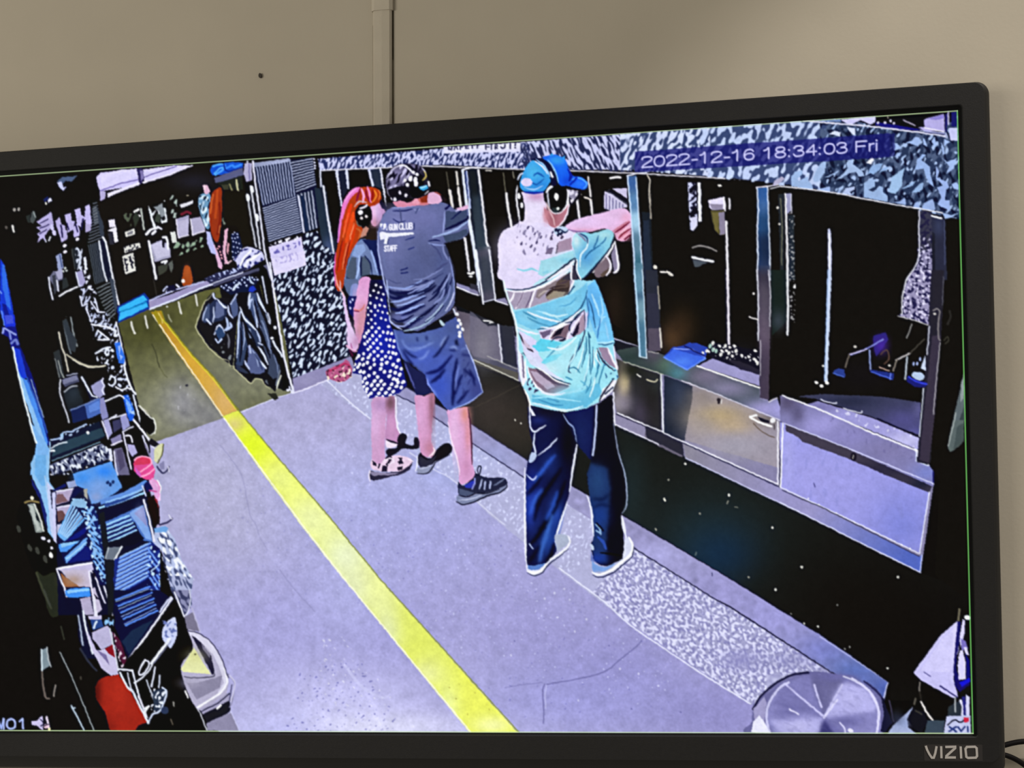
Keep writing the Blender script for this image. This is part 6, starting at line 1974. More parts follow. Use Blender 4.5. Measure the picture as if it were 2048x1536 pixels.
D5 = '''
w 1
// ================= woman with long red hair
o red_haired_woman
c 640 280 4.8
// neck and shirt
p #2a2018 400 900 480 800 560 860 560 960 400 960
p #c08878 385 940 400 860 440 830 470 850 440 920
s #6f82b0 300 1080 370 970 430 950 520 1000 570 1100 600 1250 590 1300 480 1290 400 1310 370 1380 350 1500 300 1510 240 1400 240 1280
p #4c5a6c 250 1260 300 1120 350 1130 350 1260 330 1370 250 1380
p #4a586a 390 1130 440 1110 490 1200 480 1290 390 1310
p #151f4a 400 955 560 960 600 1290 570 1300 520 1120 450 1010
p #8ba4d8 340 1010 420 1000 440 1060 370 1130 310 1110
l #aac4f6 4 380 1110 375 1200 360 1290 350 1330
l #9cb4ee 4 490 1060 520 1160 550 1270
l #141c3c 4 400 1120 390 1200 395 1300
l #1a2448 3 430 1110 480 1180 500 1290
p #33405a 250 1300 330 1370 350 1480 300 1500 250 1400
// lower sleeve continues
c 640 560 5.689
s #5a6c90 270 0 430 0 430 100 410 170 370 200 320 160 290 100
s #8090cc 360 60 420 40 430 120 390 190 340 170
// arms
c 640 280 4.8
s #e0a4d8 370 1380 400 1320 460 1315 490 1350 480 1420 450 1536 350 1536
c 640 560 5.689
s #dfa0d4 450 0 570 0 560 130 540 260 520 360 510 480 490 600 470 690 440 720 410 640 390 500 370 330 380 260 430 150
m 370 0 580 0 560 200 520 480 470 720 400 640 370 330
g #e8b4e4 450 200 60 80 .7
g #cf8f9c 480 400 50 90 .8
g #c88c94 450 560 40 80 .7
m
l #d87c74 3 390 330 440 350 480 330 510 280
l #803050 2.4 390 350 440 360
s #dfc4ee 250 150 280 180 300 290 330 430 370 550 420 660 440 740 410 800 340 790 310 720 310 560 280 380
m 200 100 460 100 460 840 300 840 280 380
g #b87ca8 400 700 40 60 .7
g #e8d0f4 340 620 40 80 .7
m
l #b468a0 3 350 720 370 800 400 820
l #e6b4d8 4 300 740 340 780 420 810
l #4a1030 4 340 800 370 860
p #141a58 330 180 420 180 380 330 380 430 330 380 310 240
d #c0c8f8 2 3 0 345 250 345 320 370 220
// dress
p #16208c 570 0 740 0 770 330 790 470 850 640 900 800 920 920 990 1200 900 1290 700 1350 560 1350 480 1200 480 1080 370 1060 400 920 440 780 500 560 540 300
m 570 0 740 0 770 330 790 470 850 640 900 800 920 920 990 1200 900 1290 700 1350 560 1350 480 1200 480 1080 370 1060 400 920 440 780 500 560 540 300
g #0d0d22 600 80 120 120 1
g #0f0f3c 540 420 40 220 .8
g #0f0f40 470 720 60 120 .8
g #1a2ac0 640 720 120 120 .7
g #0c1048 500 1000 120 60 .7
g #121660 700 1180 200 100 .7
d #f0f0ff 2.4 2.6 -10 635 60 690 80 610 125 665 140 720 160 570 175 645 205 700 225 572 265 627 290 680 288 735 300 625 310 545 315 582 355 660 350 712 365 547 400 627 400 770 380 585 450 697 435 747 452 550 490 630 495
d #f2f2ff 3.0 3.4 20 780 530 590 540 673 547 555 580 635 590 720 590 770 600 530 605 815 610 505 645 597 632 680 637 567 670 645 680 757 675 800 680 540 700 845 695 510 730 608 720 690 727 575 760 655 775 790 750 835 760 545 790 705 815 780 820 615 815 830 830 575 850 660 862 745 870 865 840 500 840
d #f2f2ff 3.2 4.2 40 485 900 550 880 615 905 705 905 800 885 890 915 440 865 450 960 495 965 540 940 615 965 760 940 835 965 870 990 395 960 410 890 570 1000 700 960 620 1060 735 1045 800 1040 555 1090 655 1105 790 1095 905 1080 925 1010 855 1055 500 1050 460 1040 430 990 385 1020 370 890 690 1010
d #f2f2ff 3.2 4.4 45 620 1150 695 1150 590 1195 660 1195 730 1190 815 1185 945 1160 840 1125 875 1135 535 1175 535 1240 620 1245 700 1240 790 1235 870 1210 925 1220 580 1290 670 1290 750 1285 835 1270 545 1320 640 1335 710 1330 500 1215 510 1120 905 1075 800 1315 480 1160 520 1280 890 1165
m
// legs and sandals
c 700 760 5.689
s #cfa0cc 260 210 420 200 430 300 410 450 400 620 390 760 400 900 340 960 260 950 250 800 240 600 250 400
m 240 200 430 190 400 950 240 960
g #a882b4 340 290 80 60 .8
g #e0b8e6 300 500 60 140 .7
g #d49cc8 370 600 30 120 .6
m
s #c08cbc 420 220 510 190 515 350 530 500 570 620 580 720 540 740 430 720 400 640 420 450
m 400 180 600 180 600 760 400 760
g #6c4a50 460 260 40 70 .9
g #d29cc8 470 520 40 100 .6
m
k #f0ecff 3 520 200 525 430 540 540 575 620
s #18141c 540 660 580 610 620 610 650 650 630 720 720 740 730 660 770 650 790 700 785 770 700 790 600 780 520 840 440 870 410 810 440 780 530 770
s #f0e0f4 410 690 520 720 530 750 470 770 420 770
l #1c1420 4 420 680 480 700 540 720
s #2c2838 230 1030 340 1060 450 1050 560 1040 680 960 710 900 700 980 650 1040 560 1080 450 1100 350 1130 250 1140 215 1100
s #e6cce6 250 900 330 960 420 880 560 860 680 890 710 930 650 990 560 1040 430 1040 350 1040 250 1010 235 950
s #8c84a4 230 1040 330 1050 520 1060 580 1050 480 1080 340 1080 260 1090
p #251c2a 250 910 300 950 300 980 260 970
p #251c2a 330 950 350 950 330 1010 310 1000
p #251c2a 420 860 470 860 480 900 430 980 400 960 440 910 400 900
p #251c2a 370 970 430 980 420 1040 360 1040
p #251c2a 540 880 600 880 590 910 610 950 560 960 540 930 570 910
p #251c2a 540 990 600 980 600 1020 545 1030
l #f4e8fa 3 380 930 450 890 500 930 430 960
k #f0e8ff 2.4 230 1150 215 1090 225 1030
l #f8ecff 3 660 900 690 910 720 930
// face, hair, earmuff
c 640 280 4.8
s #e0a8d8 490 620 560 580 590 640 600 720 570 790 530 830 490 790
m 480 560 620 560 620 850 480 850
g #ecd0f4 530 670 30 60 .7
g #c08898 540 800 40 30 .7
m
p #dfa4d4 585 660 610 650 625 690 600 725 580 710
s #b43c14 240 620 270 540 330 470 400 455 480 450 550 470 590 540 570 600 480 640 380 620 340 700 360 820 410 850 370 960 310 1060 260 1180 240 1300 215 1430 160 1440 140 1300 150 1120 190 900 210 720
s #e87cc8 210 640 240 560 300 480 370 450 385 480 320 530 260 620 230 720 210 760
l #f09ce0 5 240 590 280 520 350 460
l #e07cd0 5 205 700 190 850 170 980
l #e05cb0 3 150 1080 140 1250 150 1400
l #e83c18 8 300 620 260 760 230 900
l #e84c1c 9 320 700 290 840 250 980
l #d43a10 9 340 820 300 960 260 1080
l #c83010 8 230 980 200 1120 180 1260
l #f06c3c 3 270 700 240 850 210 980
l #f89068 2.6 330 800 300 900 280 1000
l #f07850 2.6 270 980 240 1100 215 1240
l #8a1c10 3 220 940 190 1080 165 1250
l #8a1c10 3 290 960 260 1080 230 1230
l #c8602c 4 350 850 390 880 370 950
l #f4a098 3 150 1300 170 1400 210 1450
l #ecc0c4 3 190 1350 200 1430 235 1500
l #8a1838 5 385 470 370 520 350 590
l #f4a8d8 5 400 470 420 540 410 600
l #8a1838 4 440 470 450 540 480 600
l #f08cc8 5 460 450 480 540 490 600
l #9c1c10 6 510 480 500 560 510 600
l #f0842c 4 520 480 540 540 500 600
l #e8783c 3 560 480 580 520 560 570
l #d0b4c0 3 330 640 380 590 450 600
s #0f0c0e 340 680 370 630 440 620 490 660 500 740 480 790 410 830 360 800 335 740
l #e8e0f0 4 380 660 430 640 450 620
e #f2eef8 390 695 24 22 -20
d #d8d0d0 3 3 0 400 750 445 735
l #6a6050 3 350 780 370 820 400 830
p #14101c 580 560 640 640 640 680 600 660 570 600
// ================= man in the grey T-shirt
o grey_shirt_man
// legs first
c 700 760 5.689
s #d69cc8 740 180 850 180 950 150 960 250 940 400 930 600 930 720 965 790 940 870 880 880 810 850 790 700 770 500 750 350
m 730 150 970 150 980 880 780 880
g #8a5a68 930 300 30 200 .8
g #e0b0e0 800 400 40 150 .6
g #b8788c 900 770 40 60 .7
m
l #f4dce8 4 950 770 960 820 900 870
s #dba4d4 1110 340 1200 330 1330 310 1350 420 1370 600 1390 760 1400 960 1420 1060 1420 1110 1260 1190 1240 1050 1200 850 1150 650 1120 480
m 1100 300 1420 300 1430 1190 1200 1190
g #ecc4ec 1180 600 50 240 .7
g #e0907c 1310 380 40 80 .8
g #d88c94 1340 620 30 150 .7
g #c080a8 1320 1000 40 80 .5
m
l #4a2030 3.4 1345 330 1375 560 1385 780 1390 960
l #f8e4fa 3 1115 480 1150 680 1220 900 1250 1080
// shoes
s #151318 780 860 810 830 860 880 920 890 980 800 1060 730 1130 720 1160 770 1140 840 1060 890 980 920 900 980 780 970
s #2a2a38 790 870 870 910 940 890 980 850 940 950 870 990 790 980
s #8f96b4 755 1010 800 990 900 990 960 950 980 930 930 1040 870 1070 790 1070
l #1d1d2a 2.4 760 1060 830 1070 900 1050 960 960 1000 920 1140 850
l #eceeff 2.6 770 860 760 980 745 1040
l #c8cce8 2 780 1010 860 1000 920 970
s #23263a 1230 1160 1290 1200 1400 1110 1430 1060 1520 1100 1620 1110 1750 1110 1780 1150 1790 1180 1700 1240 1560 1290 1440 1280 1330 1320 1240 1310
p #4a5470 1240 1230 1360 1270 1440 1290 1320 1320 1240 1310
p #2c38b0 1300 1200 1400 1140 1420 1160 1380 1230 1320 1230
k #8f96e0 3 1420 1120 1420 1180 1390 1240
s #7f88aa 1220 1320 1330 1340 1450 1300 1600 1270 1750 1210 1785 1180 1770 1250 1660 1300 1500 1350 1380 1390 1300 1420 1230 1400
l #14141e 3 1210 1380 1280 1420 1400 1390 1560 1320 1700 1280 1780 1220 1785 1180
l #14141e 3 1230 1310 1330 1330 1440 1290 1560 1290 1700 1240
l #c4cae8 2.4 1240 1370 1400 1350 1500 1310
l #aab4dc 3.4 1470 1240 1490 1180 1500 1130
l #aab4dc 3.4 1530 1240 1540 1160
l #aab4dc 3.4 1590 1230 1600 1160
l #111420 2.6 1420 1040 1450 1090 1480 1060 1490 990 1465 980 1450 1030 1470 1090
l #6f7a9c 3 1640 1200 1720 1150 1760 1120
// shorts
c 640 560 5.689
s #1c2048 960 920 1080 1010 1200 1080 1230 1180 1290 1270 1110 1310 1060 1220 990 1050
l #5a60a8 3 970 950 1010 1060 1080 1230
p #4c5ea8 830 560 960 590 1130 600 1390 520 1430 480 1540 420 1600 520 1650 720 1730 900 1790 1080 1850 1270 1840 1290 1700 1390 1480 1480 1440 1470 1300 1300 1220 1190 1200 1080 1050 960 940 900 880 780
m 830 560 960 590 1130 600 1390 520 1430 480 1540 420 1600 520 1650 720 1730 900 1790 1080 1850 1270 1840 1290 1700 1390 1480 1480 1440 1470 1300 1300 1220 1190 1200 1080 1050 960 940 900 880 780
g #5a6ea0 1150 680 160 70 .8
g #4a62c8 1150 850 150 100 .8
g #3a56c8 1350 1200 120 160 .8
g #4a5a90 1480 560 90 90 .8
g #4a5488 1680 900 80 160 .8
g #363c78 1780 1250 70 90 .7
l #0e1440 5 1460 640 1400 750 1330 850 1290 880
l #0e1450 7 1500 860 1380 1000 1290 1050 1210 1060
l #10164c 7 1420 1020 1340 1110 1270 1160
l #0c1244 8 1560 900 1530 1080 1520 1250 1510 1420
l #10164c 6 1620 1080 1580 1160 1540 1300
l #10164c 6 1680 1260 1620 1340 1560 1400
l #10164c 5 1700 1020 1740 1100 1760 1200
l #10164c 4 1640 1020 1760 1120
l #7f94e4 4 1580 980 1550 1100 1540 1250
l #8094e8 4 1220 1120 1240 1200 1330 1320
l #7f98e0 3 930 680 980 760 1060 800 1150 790
l #8ca4e8 3 1040 770 1160 770 1290 710
l #0f1648 4 960 790 1040 860 1100 880
l #8ca4f0 3 1240 800 1180 880 1120 900
l #9fb4ee 3 1440 640 1400 700 1370 760
l #101650 4 940 800 1000 900 1060 960
l #7a90e0 2.6 850 580 880 720 930 880
l #0f164c 3 1480 800 1560 800
l #9cb0e8 3 1480 770 1530 760 1560 800
p #0d1024 1530 700 1560 670 1580 750 1550 740
l #6f84c8 3 1600 800 1650 780 1680 780
l #28306c 4 1620 850 1700 860
l #121a50 3 1100 660 1110 690
l #121a50 3 1210 640 1215 680
b 1.8 830 560 1130 600 1540 420 1730 900 1850 1270 1480 1480 1300 1300 1200 1080 940 900
t #28306a80 2.4 5 30 1.2 .6 140 1580 800 1730 900 1850 1270 1560 1400
m
l #b8c8ff 2.6 1660 740 1740 920 1800 1100 1850 1270
l #9cb0f4 2.6 1850 1275 1700 1390 1480 1480
// belt and keys
p #0f1018 930 570 1000 590 1180 550 1370 480 1360 430 1520 370 1540 420 1420 490 1400 530 1160 600 960 610
l #b4ccd8 6 1365 460 1390 500 1410 510
l #c8cfe8 3.4 1520 330 1545 390
d #e6e8f0 3.4 4 0 1555 390 1580 460 1600 500 1570 530 1620 560 1590 600 1590 640
p #e8eaf4 1580 580 1600 600 1590 660 1570 650
// tee shirt
c 640 280 4.8
s #626a98 690 650 800 640 950 630 1050 620 1160 600 1230 620 1310 670 1360 640 1420 640 1420 800 1420 900 1330 960 1200 980 1190 1060 1240 1140 1280 1250 1290 1400 1290 1560 1240 1640 1100 1740 950 1830 850 1810 790 1740 760 1640 650 1500 630 1350 590 1240 560 1040 555 900 580 780 630 690
m 540 600 1430 600 1430 900 1330 970 1200 990 1300 1250 1300 1560 1240 1660 950 1840 780 1760 640 1500 540 1000
g #7c80b8 750 780 130 110 .8
g #7276ac 1000 740 140 90 .8
g #747aae 700 1100 100 120 .7
g #545c84 1050 1130 140 120 .8
g #515a86 900 1250 150 100 .6
g #4c5888 1180 1200 60 200 .7
g #6a70a8 1130 900 60 90 .5
p #3e4a68 1210 680 1310 690 1410 660 1410 740 1320 800 1200 850
p #3f4c64 1180 920 1300 890 1410 850 1420 900 1330 960 1210 980
l #0e1238 6 1200 860 1300 820 1410 760 1420 730
l #9cb0e0 5 1080 930 1200 900 1320 850 1420 780
l #c8c0ea 4 1300 680 1370 660 1410 640
l #1a2048 4 1260 760 1330 700 1360 670
l #101440 5 1210 660 1240 630
l #94a0d8 3 1200 690 1190 800 1180 900
l #141a48 3 1040 970 1100 960 1150 970
l #8c9cd8 3 1040 990 1120 1010 1200 1010
l #20265a 3 700 680 800 680 900 660
l #9aa0dc 2.6 690 650 800 645 940 625
l #30386c 3 700 760 760 790 820 780
l #303a74 3 820 960 880 940 910 930
l #303a74 3 850 1050 900 1030
l #222a60 3 780 1250 840 1230
l #222a60 3 780 1280 840 1270
p #eeeeff 575 800 650 805 650 865 580 850
t #6a72b4 1.2 2.2 0 .5 .5 141 575 795 650 790 650 865 575 860
p #eceeff 570 890 600 880 650 895 890 885 890 905 790 920 660 930 640 1000 615 1000 620 950 580 960
l #e8e8ff 4 575 920 600 890 630 960
k #eef0ff 4 620 905 890 895
k #1a2250 1.6 905 800 900 860
k #1a2250 1.4 655 950 650 1000
m
// lower tee folds
c 640 560 5.689
m 740 0 1540 0 1520 120 1440 360 1200 540 950 590 800 470 760 100
g #4a5a84 1450 150 70 160 .8
g #7680c8 880 420 80 50 .8
l #0d123c 10 760 110 850 150 980 150 1080 100 1240 0
l #0e1440 8 780 180 860 210 950 180 1050 150 1150 140
l #0e1440 9 790 320 900 340 1000 300 1100 240 1200 190
l #0f1440 7 930 400 1020 370 1120 320 1190 290
l #0e1440 8 950 560 1040 500 1150 420 1300 300
l #0f1440 6 1200 480 1300 400 1400 290
l #0c1030 6 1320 60 1240 120 1120 180
l #10163c 5 1450 0 1420 130 1360 200
b 1.4 760 0 1530 0 1500 200 1300 420 950 585 800 470
l #94a8e8 4 800 250 900 240 1020 200 1180 140
l #8fa4e4 4 780 80 860 90 960 100 1060 60 1160 0
l #9cb0ec 4 880 290 980 270 1080 230 1200 180
l #98acec 5 860 380 960 360 1060 320 1180 270
l #9cb4e0 5 960 530 1060 450 1180 400 1320 290
l #a4b8d8 4 1200 470 1320 370 1420 240
l #8c9cd8 3 1300 0 1200 90 1080 150
l #aab8e8 3.4 760 0 770 120 780 280 800 370
m
l #c8d0f4 3 1530 120 1500 230 1430 350
l #9cb4d4 4 950 580 1060 560 1200 500 1300 420
l #b8c4f4 3.4 790 400 800 470 860 520 930 570
c 640 280 4.8
l #b4c0f4 3 555 880 560 1060 590 1240 620 1380 650 1500
l #8a98d4 2.4 1290 1536 1290 1400 1270 1250 1240 1120
// neck, face, hair
s #d88ca8 700 600 760 580 860 600 950 540 1030 560 1040 620 920 630 760 645
g #c04c2c 990 570 40 30 .8
p #e49cb4 880 610 920 550 960 600 950 620
s #e4b4d8 1030 560 1050 510 1120 500 1160 530 1170 590 1120 610 1040 610
l #8a3c30 3 1100 500 1150 520 1180 560
p #221a1c 1150 520 1220 570 1200 600 1170 580
p #8a3018 960 560 1030 530 1030 600 970 600
s #23202a 640 350 680 280 760 230 850 225 950 240 1010 290 1030 360 1050 420 1040 500 950 560 850 560 740 590 690 580 650 510 630 430
m 640 350 680 280 760 230 850 225 950 240 1010 290 1030 360 1050 420 1040 500 950 560 850 560 740 590 690 580 650 510 630 430
g #8a84b0 740 340 90 70 1
g #948ebc 900 260 60 30 .8
g #7a749c 700 420 60 50 .8
t #cfcaf0 2 6 25 .5 .6 143 640 350 760 230 860 300 860 460 650 500
t #181420 2 5 25 .5 .6 144 640 350 760 230 1000 240 860 460 650 520
p #14121a 640 480 720 450 820 440 880 470 860 560 740 580 680 560
l #cdc8e8 3.4 640 470 655 530 680 580
d #e0dcf0 3 4 0 720 570 765 505 825 530 680 570
l #0f0c1c 8 800 235 860 260 920 310 970 350
l #f0f0ff 4 730 260 800 240 860 280 910 330
l #d8d4f4 3 960 240 1000 290 1020 340
e #0c0a14 930 410 70 90 20
p #0d0b12 850 480 1000 470 1040 440 1030 530 960 570 880 550
d #f0eefa 4 6 20 915 380 870 370 920 420
d #e8e6f4 3.4 3.4 0 815 385 895 310 930 330 840 430
l #c8b460 3 1000 300 1020 350 985 390
l #e8e8f0 4 1045 400 1050 440
l #d8d4e0 3 1040 490 1010 520
p #3aa0d8 950 450 1030 430 1040 465 990 485 965 480
l #b8e4ff 3 970 455 1020 440
m
l #c8c4e0 3 640 370 690 290 760 240
p #3aa0d8 950 450 1030 430 1040 465 990 485 965 480
l #a4dcff 3 970 458 1020 442
l #e4e4ee 3.4 1042 400 1052 440
// right hand at the post
p #dfb4d8 1300 660 1420 620 1420 660 1360 680
// ================= man in the blue cap
o blue_cap_man
// legs
c 980 780 3.84
s #12163c 310 110 550 175 620 260 665 400 650 560 610 780 570 930 530 1060 495 1160 510 1240 440 1320 370 1375 285 1340 272 1190 268 850 280 600 330 430 305 320
m 300 100 700 170 670 420 600 850 510 1240 370 1380 270 1350 265 600 300 300
g #1a2a8c 330 700 40 80 .7
g #2a4ac8 310 900 40 120 .8
g #2a50b8 500 950 40 90 .8
g #224aa8 450 1150 50 100 .8
g #1b2f74 470 560 60 70 .7
g #0a0812 600 400 60 200 .9
g #141018 440 160 80 40 .7
g #23307c 370 230 40 20 .7
l #060714 9 550 600 470 720 380 850 340 1000
l #050510 10 580 700 500 900 420 1030 360 1130 310 1180
l #080a1c 8 400 640 360 720 290 800
l #2f5ac8 8 500 500 440 570 380 650 340 700
l #3560d0 7 400 760 340 850 310 950
l #2c55c0 7 520 780 480 900 430 1000
l #3a68c4 8 480 960 440 1090 400 1220 380 1320
l #060818 7 380 1200 330 1280 300 1320
l #040410 8 490 1180 470 1260 430 1310
b 2.6 310 110 550 175 620 260 665 400 650 560 610 780 570 930 530 1060 495 1160 510 1240 440 1320 370 1375 285 1340 272 1190 268 850 280 600 330 430 305 320
l #b8c8f0 2.4 300 1180 330 1220
m
p #e8ecff 308 120 350 200 320 200
l #dfe6ff 3.4 305 120 310 280 345 320 380 300 430 270
l #d8e2ff 3.4 345 320 335 420 350 480 320 540
l #dbe4ff 3 370 500 440 450 490 400 515 370
l #c8d4ff 3 280 650 330 690 360 660
s #b8c8ea 320 480 360 500 330 550 300 550
l #eef0ff 4 268 600 268 900 272 1200 280 1340
l #e4e8ff 4 668 420 640 580 610 780
l #e8ecff 3.4 595 860 560 960 520 1080 500 1140
s #0e0c18 550 175 800 120 940 40 952 250 985 480 1035 680 1045 830 1015 960 1025 1100 1025 1280 960 1325 890 1352 805 1315 775 1190 795 1130 785 980 765 800 745 650 775 540 690 440 640 280
m 550 170 940 30 960 250 1045 700 1020 960 1030 1290 890 1360 770 1310 770 1190 795 1130 745 640 775 540 680 440
p #141a48 570 180 800 120 790 400 775 540 690 440 640 290
g #1c2a5c 700 330 50 100 .6
p #1d3260 775 560 900 600 925 760 905 1000 890 1200 900 1330 805 1310 780 1190 795 1130 780 960 750 650
g #284a78 820 700 50 80 .7
g #1c3c8c 840 960 50 60 .8
g #1c3aa0 830 1290 50 30 .8
l #0a1230 5 790 830 860 840 910 800
l #0c1638 5 800 900 860 880 920 900
b 3 570 180 800 120 940 40 952 250 1035 680 1045 830 1015 960 1025 1280 890 1352 805 1315 775 1190 795 1130 785 980 745 650 775 540 690 440
l #8fb4dc 4 810 1030 840 1060 850 1110
l #8fb4dc 3 815 1080 850 1100
l #060814 4 820 1020 870 1080
l #2c4ca8 6 830 1130 870 1170 890 1220
l #101010 5 850 1250 930 1260 1010 1270
m
k #b4c0e4 4 820 120 812 300 790 500
l #8fa4d4 3 560 185 600 250 640 290 665 400
l #a8b8d8 2.4 950 260 985 470 1035 640 1050 780 1045 900 1010 950
l #e8ecff 4 745 810 775 900 785 1000 795 1120
l #e6eaff 4 1012 965 1025 1060 1050 1130
k #eeeeff 3 948 20 955 250
l #c8d8f0 5 775 1190 790 1220
// shoes
s #dfe2fa 275 1330 300 1360 370 1380 440 1320 500 1270 590 1200 620 1150 600 1115 540 1110 500 1120 515 1200 610 1160 600 1210 520 1270 450 1330 400 1395 340 1420 290 1400
s #aab4cc 500 1120 550 1105 595 1120 600 1170 560 1210 520 1240 505 1180
l #f4f6ff 4 605 1130 612 1170 570 1230 500 1280 460 1300
p #5a80c8 290 1345 330 1350 430 1330 380 1380 320 1385 290 1370
l #f8f8ff 5 285 1390 340 1405 400 1385 440 1330
l #252b48 2.4 285 1405 340 1425 400 1405 450 1340 530 1280 600 1220
s #d8dcf4 1030 1160 1070 1130 1100 1190 1080 1250 1020 1300 1030 1220
s #7aa0e0 785 1310 810 1340 890 1360 960 1330 900 1390 840 1400 790 1390
l #fafaff 6 785 1400 840 1420 920 1390 1000 1330 1080 1260 1095 1190 1065 1130
l #aab4d4 2 800 1390 880 1395 960 1340 1040 1280
l #22284a 2.6 785 1420 850 1440 930 1410 1010 1350 1090 1280 1105 1200
// shirt
c 940 500 4.517
p #9fdcf0 255 -60 420 -200 760 -180 960 -80 950 60 920 250 1060 280 1130 270 1160 330 1230 520 1280 700 1305 830 1300 880 1330 1080 1340 1150 1290 1270 1170 1370 1050 1430 870 1465 700 1440 540 1400 530 1340 475 1230 450 1100 440 900 420 700 385 560 330 400 300 300
m 255 -60 420 -200 760 -180 960 -80 950 60 920 250 1060 280 1130 270 1160 330 1230 520 1280 700 1305 830 1300 880 1330 1080 1340 1150 1290 1270 1170 1370 1050 1430 870 1465 700 1440 540 1400 530 1340 475 1230 450 1100 440 900 420 700 385 560 330 400 300 300
p #e2dafa 250 -60 420 -220 800 -200 960 -60 940 90 800 220 620 330 400 370 320 340
g #ece4ff 430 100 120 150 .7
g #b8e2f0 780 100 120 60 .9
p #b4e4f2 960 -20 940 80 800 200 640 300 560 330 760 150 700 80 850 30
g #96dcec 540 190 60 16 .9
g #8fd4ea 690 190 40 14 .8
g #7fd0e8 640 130 50 14 .6
// dark band 1
p #a79cb4 330 360 420 380 600 350 760 280 920 190 940 240 900 400 720 460 540 520 400 540 360 470
p #8a7c80 610 360 780 270 790 310 700 370 630 440 590 430
p #5a4a40 790 280 910 190 900 400 830 420 700 450 690 400 760 350
p #3a2c24 680 400 740 350 880 340 900 330 890 380 760 370 690 430
p #9a8c78 680 430 760 370 860 380 840 420 720 450
l #f6f2ff 4 400 385 380 440 350 480
l #f6f2ff 4 480 380 460 440 410 530
l #f6f2ff 4 595 350 560 440 530 540
l #f4f0ff 5 330 365 450 375 600 350 760 270 880 170 940 130
l #1d2c48 3 340 350 450 360 590 330 740 250 850 160 930 90
l #f4f2ff 4 920 150 935 270 910 350 890 400
// teal body
p #76c6ea 400 560 560 520 900 410 1020 330 1060 290 1050 500 900 620 720 700 560 720 430 660
g #9adcf2 560 610 80 40 .6
g #62b8e6 700 640 90 40 .7
g #8cd8f4 900 500 80 60 .6
l #4f9cc4 4 520 610 620 660 720 690
l #4a98c0 4 480 560 540 590 600 620
l #a8e4fa 3 600 550 720 580 830 640
l #58a8d4 3 810 510 900 490 960 430
l #1c4a70 3.4 1060 360 1030 470 960 570 850 640 720 700 610 715
l #d8f4ff 3 760 690 880 640 980 560
l #204c70 3 890 400 940 330
// sleeve tail
p #70c0f4 1060 330 1130 270 1160 330 1230 520 1280 700 1305 830 1150 850 1120 740 1060 560
g #58acf0 1110 500 50 120 .7
g #86d4fa 1200 760 60 80 .7
l #a4dcff 3 1180 420 1200 560 1170 660
l #a8e0ff 3 1140 720 1200 620 1220 600
l #1f4a78 3 1135 850 1220 855 1300 840
l #c4ecff 3 1140 835 1220 838 1300 825
l #3a78b4 3 1050 400 1070 560 1060 700
// dark band 2
p #dcd4f4 620 730 760 700 960 600 1030 540 1060 590 1040 720 920 800 760 830 640 800
p #6c5e7c 630 745 740 715 720 760 660 800
p #7c6470 740 730 850 690 920 660 870 790 780 810 720 800
p #1c1820 740 790 790 720 860 680 820 760
p #241c2c 800 820 860 790 880 810 830 830
p #a890a4 920 780 960 680 1020 580 1040 600 1040 720 960 790
p #241c28 920 770 960 690 990 650 980 740 940 790
l #f8f4ff 4 710 820 760 730 850 680 940 620
l #1a2440 3 920 770 900 700 960 600 1030 545
l #f4f0ff 3.4 860 830 920 720 1000 600
// lower body
p #a4e6f4 430 720 600 740 640 800 840 830 1040 740 1120 740 1160 860 1280 900 1330 1080 1300 1170 1160 1370 1000 1420 600 1300 470 1100
p #d8d8f8 440 720 560 790 620 840 620 940 720 1090 620 1040 480 900
p #5fd2ee 560 870 640 800 840 840 720 910 620 920
p #62d4ee 640 1020 700 960 840 930 780 990 680 1030
g #b8ecfa 860 1000 100 80 .7
g #8cdcf4 1150 1000 80 150 .6
g #d8f0fa 700 1080 80 40 .7
p #3a3038 440 740 540 870 580 930 520 900 460 810
p #cfc0d8 460 760 560 900 500 880
l #1c2c48 3.4 480 930 560 1010 680 1100 780 1170 910 1210
l #2c3858 3 1030 540 1040 700 1000 860 920 980 890 1090 910 1110
l #5aa8c8 3 1040 840 1020 960 970 1100
l #2f6c90 3.4 1070 740 1080 900 1085 1080
l #3a88b0 3 1160 990 1150 1100 1120 1180
l #3a88b0 3 1220 980 1200 1080 1170 1170 1160 1280
l #4a98bc 3 1060 1080 1040 1200 1010 1260
l #4a98bc 3 870 1150 920 1170
l #58a4c4 3 800 870 740 930 690 970
l #e8ffff 3 1120 900 1120 1000 1130 1060
l #245c80 3.4 1070 760 1085 790
// grey band 3
p #846c7c 520 1060 620 1080 730 1160 860 1220 900 1230 830 1280 730 1300 640 1270 560 1190
p #5a4c5c 580 1060 660 1100 780 1190 900 1210 880 1240 760 1210 640 1140
p #b8a8c0 540 1090 600 1100 720 1190 770 1230 700 1260 600 1180
l #f4f0ff 4 520 1050 540 1130 600 1230 700 1300 800 1290 900 1240
l #fff 3 590 1050 680 1110 780 1180 900 1220
l #2a2438 3 470 940 480 1080 490 1200
t #3a3458 1.8 2.4 30 .4 .6 150 510 1150 560 1160 620 1270 560 1300 520 1250
p #f0ecff 440 900 480 960 500 1050 500 1200 480 1230 450 1100
k #6c6480 3 475 960 485 1150
l #f4f6ff 4 500 980 500 1100 510 1180
p #64bce0 560 1310 760 1330 1000 1280 1160 1200 1200 1300 1050 1420 870 1440 560 1380
g #8cd8f0 900 1280 120 40 .8
l #a8e8fc 3 560 1340 700 1330 860 1350 1000 1370
l #3c90c0 3 620 1350 760 1400 840 1400
l #4a9cc8 3 700 1340 800 1370
l #dcf4ff 3.4 550 1380 650 1400 860 1450 1020 1410
l #e8f8ff 3 540 1390 640 1440 870 1462
p #f0f0ff 1160 1360 1200 1260 1290 1180 1330 1170 1290 1270 1180 1365
l #1c2030 3.4 1165 1370 1200 1300 1300 1160
